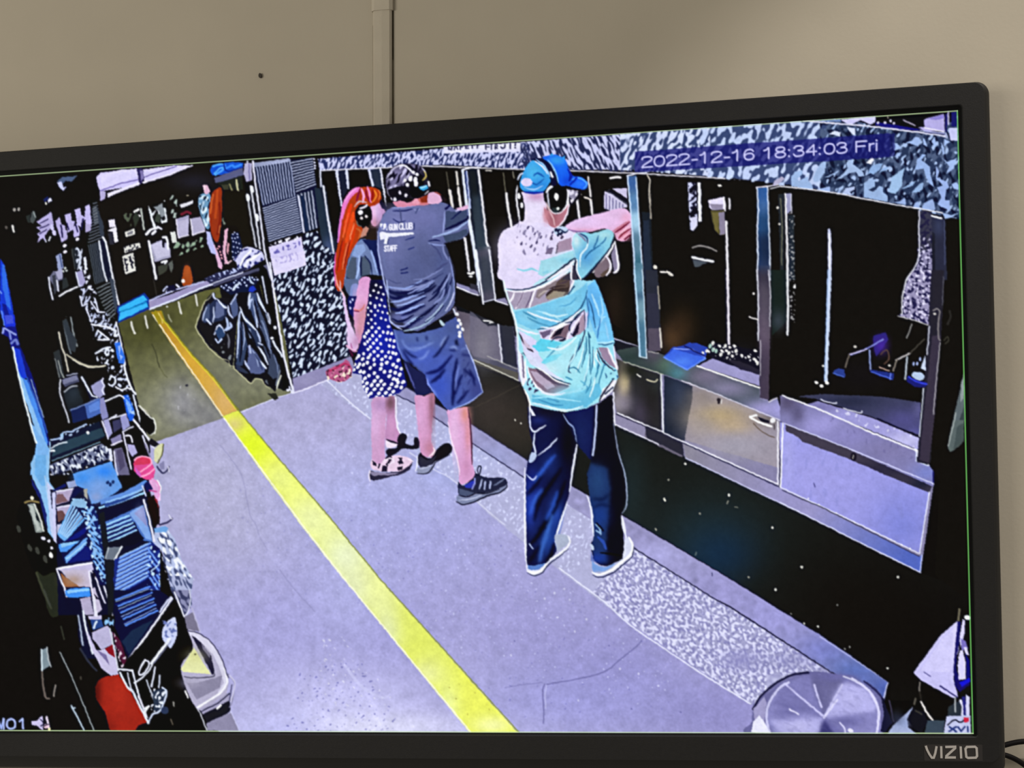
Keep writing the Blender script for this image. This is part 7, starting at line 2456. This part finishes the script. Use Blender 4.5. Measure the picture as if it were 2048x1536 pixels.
l #1c2840 3 1220 1300 1290 1240
m
p #9a86a0 1160 880 1240 880 1290 980 1320 1070 1260 1040 1200 980
l #f8f4ff 4 1240 880 1290 990 1330 1080
l #eee8ff 3 1300 870 1310 960 1335 1080
l #2c2438 3 1150 890 1200 1000 1300 1090
t #2a5c8c 1.8 3 40 1.0 .5 151 1200 1020 1330 1090 1340 1150 1240 1200
l #e8f6ff 4 260 0 290 220 330 400 385 560 420 700 435 900 450 1100 475 1230
l #fff 3.4 490 1260 530 1340 545 1460

// more folds and print on the teal shirt
o blue_cap_man
c 940 500 4.517
p #dcd8fa 440 730 500 760 600 850 560 860 480 800
s #dce2fc 480 900 560 960 660 1050 760 1120 860 1180 760 1150 640 1080 540 1020
l #f0f0ff 4 430 700 520 740 620 760
l #f0f4ff 4 640 700 760 700 880 640 1000 540
l #dff4fc 5 700 880 800 900 880 860 960 790
l #e6f4ff 4 520 560 620 600 760 640 820 650
l #c8f0fc 4 660 570 780 600 880 580
l #2c6c94 2.6 1000 800 960 930 900 1040
l #2c6c94 2.6 1050 780 1050 900 1010 1060
l #2c6c94 2.6 1110 880 1110 1000 1090 1120
l #2c7098 2.4 1140 920 1170 1010 1160 1080
l #c8f4ff 3.4 960 860 940 960 880 1060
l #d8f8ff 3.4 1030 860 1000 1000 960 1100
l #c0ecfa 3.4 1080 940 1060 1080 1030 1180
l #3c84a8 2.6 890 1080 940 1060 1000 1110
l #5cb0d4 3 1000 1180 1060 1240 1040 1300
l #3a8ab4 2.6 1100 1150 1080 1230 1050 1290
l #dffaff 3 1130 1150 1110 1250 1080 1330
l #a0e0f4 4 820 1290 940 1280 1060 1220
l #e8ecff 3 640 1290 760 1310 860 1290
l #20304c 2.6 860 660 930 640 1000 580
l #1c2c44 2.4 730 830 780 790 840 790
l #4a3a40 3 800 300 860 290 900 260
l #3a2c28 3.4 720 350 780 330 860 320
l #c0b4b0 3 620 420 660 380 700 370
l #f4f0ff 3 770 270 850 220 920 160
l #d8d0f4 3 1060 560 1050 640 1040 720
l #2a5c88 3 1070 440 1110 560 1130 700
l #b0e4ff 4 1100 400 1140 500 1170 600
l #3a7cc0 3 1180 620 1160 720 1150 800
l #9cd4fa 3 1220 660 1240 740 1250 810
l #e8faff 3 1150 900 1140 960 1180 1040
l #7a6a84 3 480 380 460 440 420 510
l #6a5c78 3 560 380 540 450 500 520
// more folds on the grey shirt
o grey_shirt_man
c 640 280 4.8
l #484e78 3 760 660 780 760 760 860
l #8890c4 3 900 660 930 680 960 660
l #4a5280 3 920 700 940 660
l #484f7c 4 1060 1000 1130 1060 1170 1150
l #7c86b8 4 1180 1000 1190 1080 1230 1150
l #454c78 4 1110 1260 1180 1200 1230 1180
l #7a84b8 3 900 1340 1000 1330 1100 1280 1180 1230
l #3c4470 4 860 1390 980 1380 1080 1340 1180 1280
l #8a94c8 4 700 1420 820 1440 940 1410 1060 1370
l #1a2044 5 660 1450 780 1490 900 1480 1010 1440 1100 1370
l #1c2248 5 1080 1480 1160 1400 1220 1300
l #8c98cc 4 1120 1480 1190 1400 1250 1280
l #242a50 4 1190 1500 1240 1420 1270 1320
l #6c76a8 3 620 1000 610 1120 630 1240
l #4c5480 3 660 1340 720 1370 780 1370
c 640 560 5.689
l #141a40 5 820 440 900 470 980 450 1060 400
l #8c98d0 4 830 500 920 530 1020 500
l #8894cc 4 1000 160 1100 110 1200 60 1280 0
l #141a40 5 1380 60 1330 160 1240 240
l #8490c8 4 1420 100 1380 200 1300 270
l #7884bc 4 1480 60 1460 180 1400 270
l #141838 5 1100 440 1220 370 1330 270
o blue_cap_man
// upper body and arm
c 900 260 5.12
s #e4dcfc 490 1200 510 1090 560 1020 640 990 700 950 750 900 960 900 1060 980 1180 1000 1300 1060 1330 1200 1280 1320 1100 1420 900 1536 520 1536 500 1380
g #efe6ff 650 1200 120 120 .6
t #8c84a8 1.8 3.4 20 1.0 .5 152 700 950 760 930 900 1030 1020 1080 1000 1280 720 1290 660 1150
d #544c70 2 4 30 800 1000 870 1060 930 1100 1040 1090 890 1150 730 1160 830 1190 1050 1050
l #5c5070 3 990 1270 1010 1220 1060 1210
p #7a6c88 970 1270 1000 1220 1060 1210 1040 1270
p #a890a8 1120 1140 1240 1100 1250 1220 1080 1270 1100 1180
p #6c6070 1090 1190 1110 1150 1100 1260 1080 1270
g #b8e4f2 1200 1290 80 30 .9
p #a4dcec 930 1340 1100 1290 1260 1230 1290 1300 1100 1420 960 1500 900 1480
g #7cc8e4 1180 1330 50 20 .7
l #8cd8ec 4 690 1420 760 1440 840 1420 900 1450
l #8cd0e8 4 960 1460 1000 1450
// big folds
l #16283c 4 1280 1310 1200 1370 1100 1450 980 1530
l #f4f2ff 5 1290 1330 1200 1400 1100 1470 1000 1540
// sleeve
s #8cd0e6 1270 1080 1330 1040 1450 1060 1560 1030 1640 1010 1680 1060 1670 1110 1620 1230 1540 1330 1440 1440 1350 1525 1310 1470 1300 1340 1270 1240 1250 1160
m 1250 1030 1690 1000 1680 1120 1540 1340 1340 1540 1300 1470 1250 1230
g #b0e4ee 1580 1070 60 30 .9
g #4a98d8 1400 1300 70 80 .8
g #62b0e0 1500 1230 60 60 .7
g #d8f0f8 1290 1130 30 50 .9
l #2a6a9c 3.4 1380 1320 1430 1250 1540 1180
l #3878a8 3.4 1520 1080 1500 1150 1460 1230
l #3878a8 3 1600 1100 1570 1150 1540 1170
l #e0f6ff 3.4 1330 1400 1340 1280 1400 1200 1420 1120
l #2a3c70 3 1330 1060 1400 1100 1410 1160
l #7f78a0 3 1310 1060 1370 1110 1390 1140
m
l #17253c 4 1680 1120 1620 1240 1520 1360 1420 1470 1350 1535
l #f6f6ff 4.4 1690 1140 1640 1240 1550 1360 1460 1460
l #f6f6ff 4 1300 1330 1300 1450 1340 1530
l #1a2638 4 1280 1330 1285 1450 1320 1520
p #3c3840 1140 1536 1240 1440 1260 1380 1290 1450 1310 1536
l #f4f2ff 4 1250 1390 1240 1480 1250 1536
// other sleeve and elbow
s #7c6c74 1480 1430 1560 1340 1620 1290 1650 1390 1600 1480 1500 1510
p #5c4c40 1540 1480 1640 1400 1650 1460 1560 1510
l #f2eeff 4.4 1600 1290 1640 1360 1640 1430 1600 1490
p #8c84a0 1650 1270 1690 1180 1720 1320 1720 1420 1680 1460
l #f4f0ff 4.4 1690 1150 1710 1280 1725 1400 1700 1450 1670 1460
// forearm and hand
s #e6c0ea 1180 990 1300 920 1420 880 1560 850 1700 810 1790 805 1845 860 1855 960 1840 1090 1780 1140 1710 1120 1680 1050 1580 1010 1400 1050 1280 1040
m 1160 980 1300 910 1560 840 1800 800 1850 850 1860 1140 1700 1140 1660 1040 1560 1020 1280 1060
g #e4c8f4 1350 930 140 36 .8
g #d898b8 1400 1030 120 18 .6
g #e8c4ec 1620 880 90 40 .7
g #dc7c90 1780 1060 60 50 .8
g #e8a4c4 1800 900 40 40 .6
l #7c2038 4 1690 1050 1750 1010 1840 940
l #8c2c40 4 1730 1110 1770 1060 1850 1010
l #f0b8d0 4 1720 1080 1790 1020 1850 970
l #f0b0c8 4 1750 1130 1800 1080 1850 1060
l #6c1c30 3.4 1790 1120 1840 1080
l #c87c94 4 1670 1040 1740 990 1830 930
m
l #8c6ca4 3 1200 1020 1300 1040 1420 1040
s #c0d4f0 1060 1030 1110 990 1180 990 1210 1030 1160 1060 1100 1080
d #141c38 3 4 30 1110 1030 1140 1060 1085 1020 1110 1070
l #1c2c4c 3.4 1130 1020 1180 1050 1210 1030
d #54485c 3 4 30 1145 1100 1040 1110
// neck and head
s #e6dcf8 730 640 960 640 985 760 1000 860 1070 1000 990 960 900 950 800 960 700 960 740 900 770 800
m 700 630 980 630 1080 1000 700 970
g #c090bc 880 680 70 34 .9
g #ece4ff 830 860 70 80 .8
g #d094ac 985 880 24 60 .8
m
s #b87888 960 800 1010 830 1080 850 1140 840 1200 760 1215 700 1200 860 1150 950 1080 1000 1010 960
m 940 780 1220 700 1210 880 1070 1010 950 930
g #9c5a64 1060 900 40 50 .7
g #d08c98 980 870 20 50 .7
m
l #f0e4f4 3.4 1215 640 1215 780 1190 880 1140 960 1080 1000
l #dcb0b8 3 990 780 1030 850 1060 920 1070 980
p #17151a 1200 590 1340 600 1340 680 1260 760 1220 760
p #8c88a0 1200 610 1300 620 1310 660 1260 720 1220 680
t #e0dcf0 1.8 2.6 30 .3 .5 153 1200 600 1310 620 1310 670 1240 750
s #0d0b0c 690 620 740 660 760 800 760 920 710 920 690 760
l #e8e8f0 3.4 690 570 680 680 700 830 715 920
d #eeeef4 3 6 0 705 675 735 770
s #3a9ce6 720 590 720 530 750 430 800 350 850 310 910 320 970 380 1010 450 1035 510 1000 570 960 625 860 640 770 630
m 720 590 720 530 750 430 800 350 850 310 910 320 970 380 1010 450 1035 510 1000 570 960 625 860 640 770 630
g #52bcf0 850 430 60 70 .8
g #2a80d8 920 560 70 40 .7
l #1a5cb0 3 800 500 880 560 960 500
l #1c60b8 4 860 470 900 440 960 480
l #9cc8fa 3 760 590 860 610 950 570
m
l #1630a4 5 760 635 860 645 960 635
e #dcd4f8 785 535 58 44
l #e6e8ff 3 860 310 950 380 1000 450
l #d8e4ff 3.4 690 510 720 460 745 440
s #1a5cf0 950 285 1000 262 1050 250 1110 262 1160 285 1195 330 1220 400 1260 470 1340 480 1400 520 1412 560 1390 605 1330 605 1260 590 1200 570 1140 570 1100 520 1085 430 1030 350
m 950 285 1000 262 1050 250 1110 262 1160 285 1195 330 1220 400 1260 470 1340 480 1400 520 1412 560 1390 605 1330 605 1260 590 1200 570 1140 570 1100 520 1085 430 1030 350
g #38a0f4 1100 310 70 40 1
g #1f70f4 1140 420 50 60 .6
g #1040d8 1200 520 40 40 .7
g #2f7cff 1330 550 60 30 .8
l #0b22a0 6 1210 400 1240 470 1220 520
l #5cacff 3 1250 510 1310 490 1380 520 1400 560 1370 600
l #0c28b0 4 1230 560 1300 490
m
p #3aa0f0 1010 270 1050 235 1060 260
p #3aa0f0 1150 280 1180 260 1175 300
s #0c1030 830 305 890 285 960 295 1020 350 1060 410 1090 490 1090 560 1050 590 1030 540 1020 460 970 380 900 325
l #a8d4ff 3 880 300 950 350 1000 420 1030 480
l #8cc8ff 3 1000 310 1050 370 1090 450 1110 540
l #f0f4ff 3.4 1030 430 1050 480
s #0b090b 960 640 1000 590 1080 570 1160 580 1195 640 1200 720 1170 800 1110 860 1050 850 1000 780 965 720
l #e4e8f4 5 985 640 1020 590 1050 580
l #d8dcec 3 1000 640 1005 720 1015 790
l #f0f0f8 4 1200 610 1210 680 1195 770 1150 830
l #c8b4b4 3 985 740 1010 800 1060 850
d #f6f4f0 4 7 0 1090 685
p #2a3430 1040 800 1120 790 1110 840 1060 850
e #e6ece6 1105 805 14 16
l #e8dce8 3 1030 820 1060 850 1120 850 1160 820
w 0
'''
D6 = '''
// ---- steel lid on the floor
o steel_lid
c 1460 1150 4.096
s #6c6a9c 190 1110 240 1020 330 930 430 860 560 810 700 790 850 810 1000 830 1100 880 1200 950 1270 1030 1320 1120 1330 1210 1270 1300 1180 1310 180 1310 180 1200
e #8d8cc4 755 1140 460 330 0
m 180 780 1340 780 1340 1312 180 1312
p #6a6896 770 1170 620 820 800 810 930 850
p #8280bc 770 1170 930 850 1060 890 1160 960 1220 1060
p #b4b2ea 770 1170 900 900 960 880 1100 920 1190 1020 1210 1130
p #8c8ac4 770 1170 1220 1110 1240 1320 1000 1320
p #7472ae 770 1170 1000 1330 850 1330
p #38366c 770 1180 860 1310 700 1310
p #b0aee6 770 1170 720 1310 420 1310 330 1190
p #9290ca 770 1170 320 1180 340 1050
p #7a78b0 770 1170 340 1060 450 890
p #8280ba 770 1170 450 890 650 820
b 3 300 820 1220 820 1240 1310 300 1310
g #c0bef2 980 1000 90 50 .6
g #5c5a90 450 1120 80 40 .5
g #504e84 950 1200 90 30 .5
g #c8c6f4 560 1240 90 40 .6
g #6a68a2 850 830 120 24 .8
l #c8c6f4 4 450 890 600 1020 770 1160
l #c8c6f2 4 690 900 720 1000 750 1080
k #c4c2f0 4 770 1165 920 900
l #dcdaff 4 770 1170 880 1020
l #e4e2ff 3 490 1100 560 1140
l #dcdaff 3 900 1210 940 1260 940 1300
d #e8e6ff 6 4 20 990 1275
t #5c5a9028 6 2 20 1.0 .8 160 330 850 1200 850 1220 1310 330 1310
m
l #c9c8f0 5 330 1310 300 1180 320 1050 400 930 480 880
l #dad8ff 5 1000 850 1120 930 1190 1030 1220 1140 1200 1300
l #23223c 5 190 1100 240 1010 330 920 430 855 520 815 640 800
l #2c2a50 4 1100 870 1200 950 1270 1040
l #c8c8e8 3 930 830 1060 880
p #1a1a30 1240 1000 1330 1100 1340 1220 1270 1300 1230 1280 1260 1150
p #a09cc8 190 1100 280 1000 300 1050 280 1200 200 1180
p #e8e8ff 175 1290 190 1200 240 1150 280 1200 330 1300
// ---- white targets, lower right
o paper_targets
p #110f0e 1260 1030 1940 1020 1760 1310 1260 1310 1330 1210
p #c8c4f6 1505 800 1720 500 1865 375 1875 600 1850 700 1830 850 1870 1000 1830 1010 1560 860
p #d2cefc 1560 780 1740 520 1850 420 1850 680 1800 800
k #5a5690 2 1590 795 1640 830
k #3a3670 3 1720 910 1860 1000
p #1a1460 1865 380 1890 380 1880 560 1860 640 1850 760 1880 850 1900 880 1960 840 1960 900 1880 960 1840 900 1830 760
p #d4d0fa 1905 365 1925 370 1920 480 1900 560 1890 590 1880 540
p #7a70c0 1890 520 1930 540 1950 600 1900 620
p #d8d4ff 1880 620 1905 610 1930 720 1930 850 1875 860 1865 740
p #d8d4ff 1915 590 1940 590 1960 660 1930 650
p #10106c 1930 640 1960 700 1970 830 1935 850
p #1a1ad0 1880 880 1960 840 1970 870 1900 920
l #6a6450 4 1880 280 1870 370
e #eef4ff 1945 350 26 20 20
l #2a2622 3 1555 870 1555 960 1570 1030
l #8a847c 2.4 1555 880 1550 950
p #13110f 1570 900 1830 1020 1780 1160 1650 1160 1590 1060
l #e8e4e0 3.6 1565 1040 1610 1120 1660 1190
p #3a4852 1620 1190 1760 1190 1750 1305 1590 1305
p #a8b4dc 1500 1080 1450 1180 1460 1250 1530 1305 1285 1305 1330 1240
g #8c9cc8 1420 1210 40 30 .7
p #16161e 1500 1090 1590 1120 1620 1200 1570 1300 1500 1260 1460 1190
l #3c3a34 3 1520 1110 1570 1140
l #5a564c 3 1520 1010 1510 1060
p #2c3438 1790 1080 1900 1020 1900 1160 1780 1160
l #aab0b4 3 1845 1000 1845 1120
l #d8d8f4 5 1890 1030 1905 1080 1905 1150
p #cfcff4 1935 980 1960 1000 1960 1160 1935 1160
p #2a2a78 1900 1000 1930 990 1935 1150 1915 1150
l #4a4460 2 1305 1030 1320 1100 1340 1200
g #2a3040 1360 1160 40 40 .6
// corner logo tile
o logo_tile
p #bfc4e8 1775 1158 1970 1150 1975 1305 1750 1305
k #14141f 2.8 1785 1228 1822 1192 1848 1186 1878 1206 1900 1203 1922 1185
p #d02c48 1910 1170 1960 1165 1955 1205 1920 1210
c 1780 1200 4.571
k #2c3c78 3.8 545 1160 606 1202
k #2c3c78 3.8 604 1160 543 1202
k #2c3c78 3.8 622 1160 650 1200 684 1160
k #2c3c78 3.8 712 1160 712 1202
// ---- camera label and speaker
o camera_label
c 0 1180 4.096
k #9cb0f0 4 -18 1055 10 1135 30 1060
k #a8b8f0 4 30 1055 32 1138
l #a8b8f0 4 92 1058 62 1070 55 1100 65 1128 90 1136 118 1126 125 1098 115 1068 92 1058
k #a8b8f0 4 160 1075 185 1055 190 1135
c 0 1380 5.12
o speaker_icon
p #c8c0e8 325 320 370 320 430 268 440 270 440 410 430 412 370 362 325 360
l #1a1830 2 415 300 445 340 420 370
l #e0d4ea 4 475 280 490 330 505 400
e #e8c8dc 472 370 30 22
l #2a2430 2 440 380 470 360 500 350
p #e8e4a8 490 390 515 385 520 425 490 425
p #10101c 440 300 465 290 470 340 440 370
// ---- time stamp
o time_stamp
c 0 0 1
p #14165ea8 1270 303 1790 266 1790 312 1762 316 1270 345
p #1c1c7860 1270 303 1780 266 1780 314 1270 345
'''

for _t in (D1, D2, D3, D4, D5, D6): run(_t)

# the feed is blotchy and its outlines wander by about a pixel
_wx, _wy = cloud(NY, NX, 2.2, 301) * .3, cloud(NY, NX, 2.2, 302) * .3
_gy, _gx = np.mgrid[0:NY, 0:NX]
_sx = np.clip(_gx + _wx, 0, NX - 1.01); _sy = np.clip(_gy + _wy, 0, NY - 1.01)
_ix, _iy = _sx.astype(int), _sy.astype(int); _fx, _fy = (_sx - _ix)[..., None], (_sy - _iy)[..., None]
IMG = ((IMG[_iy, _ix] * (1 - _fx) + IMG[_iy, _ix + 1] * _fx) * (1 - _fy) + (IMG[_iy + 1, _ix] * (1 - _fx) + IMG[_iy + 1, _ix + 1] * _fx) * _fy).astype(np.float32)
IMG *= (1 + .012 * cloud(NY, NX, 1.1, 303) + .012 * cloud(NY, NX, 4.5, 304))[..., None]

CROP = (0, 0, 1); CUR = NAMES.index('time_stamp')
_adv = {'*': 74, '-': 46, ':': 36, ' ': 40, 'F': 78, 'r': 40, 'i': 20, '1': 74}
text('2022-12-16 18:34:03 Fri', 1284, 335.0, 20.5, -0.0725, '#c4c4f6', 3.2, _adv, 1.63)
CUR = NAMES.index('grey_shirt_man')
text('GUN', 778.5, 460, 11, -.03, '#eeeeff', 2.5, {'*': 82}, .66); text('CLUB', 798.5, 459, 11.5, -.06, '#eeeeff', 2.5, {'*': 82}, .74); text('STAFF', 769, 502.5, 10.5, -.04, '#eeeeff', 2.4, {'*': 82}, .60)
CUR = NAMES.index('camera_label'); text('CA', -78, 1457, 20, 0.0, '#a8b8f0', 4, {'*': 92}, 1.05)

# the set's own picture sharpening: edges overshoot a little, bright shapes bleed blue into the dark
_soft = gblur(IMG, 0.9)
PIC = _soft + 0.36 * (_soft - gblur(IMG, 3.2))
_lum = np.clip(_soft.max(-1), 0, 1); _halo = np.clip(gblur(_lum[..., None], 3.6)[..., 0] - .12, 0, 1)
_dk = _halo * (1 - _lum) ** 3
PIC[..., 2] += .34 * _dk; PIC[..., 0] -= .03 * _dk; PIC[..., 1] -= .02 * _dk
PIC = np.clip(PIC, 0.02, 1.0)
LIN = np.where(PIC <= 0.04045, PIC / 12.92, ((PIC + 0.055) / 1.055) ** 2.4).astype(np.float32)
LIN = np.maximum(LIN - .0045, .0004)          # room light on the panel supplies the rest of the black level

# lay it out as a regular grid of cells over the 16:9 panel
GX, GY = 1280, 720
uu, vv = np.meshgrid(np.linspace(-hx, hx, GX + 1), np.linspace(hz, -hz, GY + 1))
d = np.stack([uu, np.zeros_like(uu), vv], -1) - CAM
dz = d @ CF
SX = 1024 + F_PX * (d @ CR) / dz - X0 - .5; SY = 768 - F_PX * (d @ CU) / dz - Y0 - .5
ix = np.clip(SX.astype(int), 0, NX - 2); iy = np.clip(SY.astype(int), 0, NY - 2)
fx_ = np.clip(SX - ix, 0, 1)[..., None]; fy_ = np.clip(SY - iy, 0, 1)[..., None]
COLR = (LIN[iy, ix] * (1 - fx_) + LIN[iy, ix + 1] * fx_) * (1 - fy_) + (LIN[iy + 1, ix] * (1 - fx_) + LIN[iy + 1, ix + 1] * fx_) * fy_
# lit green fringe of the panel's outermost cells
jj, ii = np.meshgrid(np.arange(GX + 1), np.arange(GY + 1))
GREEN = np.array([.13, .42, .10]); PALE = np.array([.42, .55, .30])
for edge, w_, c_ in ((jj >= GX - 1, .85, GREEN), (ii <= 1, .75, PALE * .8), (ii >= GY - 1, .85, PALE), (jj <= 1, .8, GREEN)):
    e_ = edge[..., None] * w_; COLR = COLR * (1 - e_) + (c_ + .25 * COLR) * e_
CX, CY = ix[:-1, :-1], iy[:-1, :-1]
FID = IDS[np.clip(CY + 1, 0, NY - 1), np.clip(CX + 1, 0, NX - 1)]

# neighbouring cells of one thing belong together; separate pieces become separate objects
WHOLE = {'screen', 'red_haired_woman', 'grey_shirt_man', 'blue_cap_man', 'person_reflection', 'time_stamp', 'camera_label', 'logo_tile',
         'far_floor', 'concrete_floor', 'yellow_line', 'stippled_wall', 'mottled_wall', 'gravel_strip', 'kick_strip', 'base_panel', 'booth_opening', 'corrugated_panel', 'far_room', 'speaker_icon'}
KIND = list(NAMES)
for k, nm in enumerate(NAMES):
    if nm in WHOLE: continue
    todo = {tuple(q) for q in np.argwhere(FID == k)}; first = True
    while todo:
        st = [todo.pop()]; comp = []
        while st:
            y, x = st.pop(); comp.append((y, x))
            for q in ((y + 1, x), (y - 1, x), (y, x + 1), (y, x - 1), (y + 1, x + 1), (y - 1, x - 1), (y + 1, x - 1), (y - 1, x + 1)):
                if q in todo: todo.remove(q); st.append(q)
        c_ = np.array(comp)
        if len(comp) < 45: FID[c_[:, 0], c_[:, 1]] = 0; continue
        if first: first = False; continue
        FID[c_[:, 0], c_[:, 1]] = len(KIND); KIND.append(nm)

LABELS = {
    'screen': 'lit television panel showing a security-camera view of a shooting range',
    'red_haired_woman': 'on-screen person with long red hair, ear defenders and a polka-dot dress',
    'grey_shirt_man': 'on-screen person in grey T-shirt and blue shorts aiming ahead',
    'blue_cap_man': 'on-screen person in bright blue cap, teal patterned shirt and navy trousers aiming ahead',
    'person_reflection': 'on-screen small figure with long red hair seen through the far doorway',
    'yellow_line': 'yellow line painted along the floor in the on-screen picture',
    'time_stamp': 'white date and time lettering on a dark blue strip',
    'trash_bag': 'glossy black bags hanging by the doorway in the picture',
    'steel_lid': 'round brushed-steel lid at the bottom of the picture',
    'floor_vacuum': 'pale floor machine at the lower left of the picture',
    'logo_tile': 'small pale tile with red flash in the lower right picture corner',
}
RENAME = {'red_haired_woman': 'person', 'grey_shirt_man': 'person', 'blue_cap_man': 'person', 'person_reflection': 'person'}
vid = np.arange((GX + 1) * (GY + 1)).reshape(GY + 1, GX + 1)
Q = np.stack([vid[:-1, :-1], vid[1:, :-1], vid[1:, 1:], vid[:-1, 1:]], -1).reshape(-1, 4)
VP = np.stack([uu, np.zeros_like(uu), vv], -1).reshape(-1, 3).astype(np.float32)
VC = COLR.reshape(-1, 3).astype(np.float32)
FL = FID.ravel()


def cells(name, sel, parent):
    q = Q[sel]; used, inv = np.unique(q, return_inverse=True); n = len(q)
    me = bpy.data.meshes.new(name); me.vertices.add(len(used)); me.loops.add(4 * n); me.polygons.add(n)
    me.vertices.foreach_set('co', VP[used].ravel()); me.loops.foreach_set('vertex_index', inv.ravel().astype(np.int32))
    me.polygons.foreach_set('loop_start', np.arange(0, 4 * n, 4, dtype=np.int32))
    me.update(calc_edges=True)
    a = me.color_attributes.new('pixel', 'FLOAT_COLOR', 'POINT')
    a.data.foreach_set('color', np.concatenate([VC[used], np.ones((len(used), 1), np.float32)], 1).ravel())
    me.materials.append(M_PIC)
    o = bpy.data.objects.new(name, me); COL.objects.link(o); o.parent = parent
    return o


panel = cells('screen', FL == 0, tv); panel['label'] = LABELS['screen']
for k, nm in enumerate(KIND):
    if k == 0: continue
    sel = FL == k
    if sel.sum() < 6: continue
    o = cells(RENAME.get(nm, nm), sel, panel)
    if nm in LABELS: o['label'] = LABELS[nm]
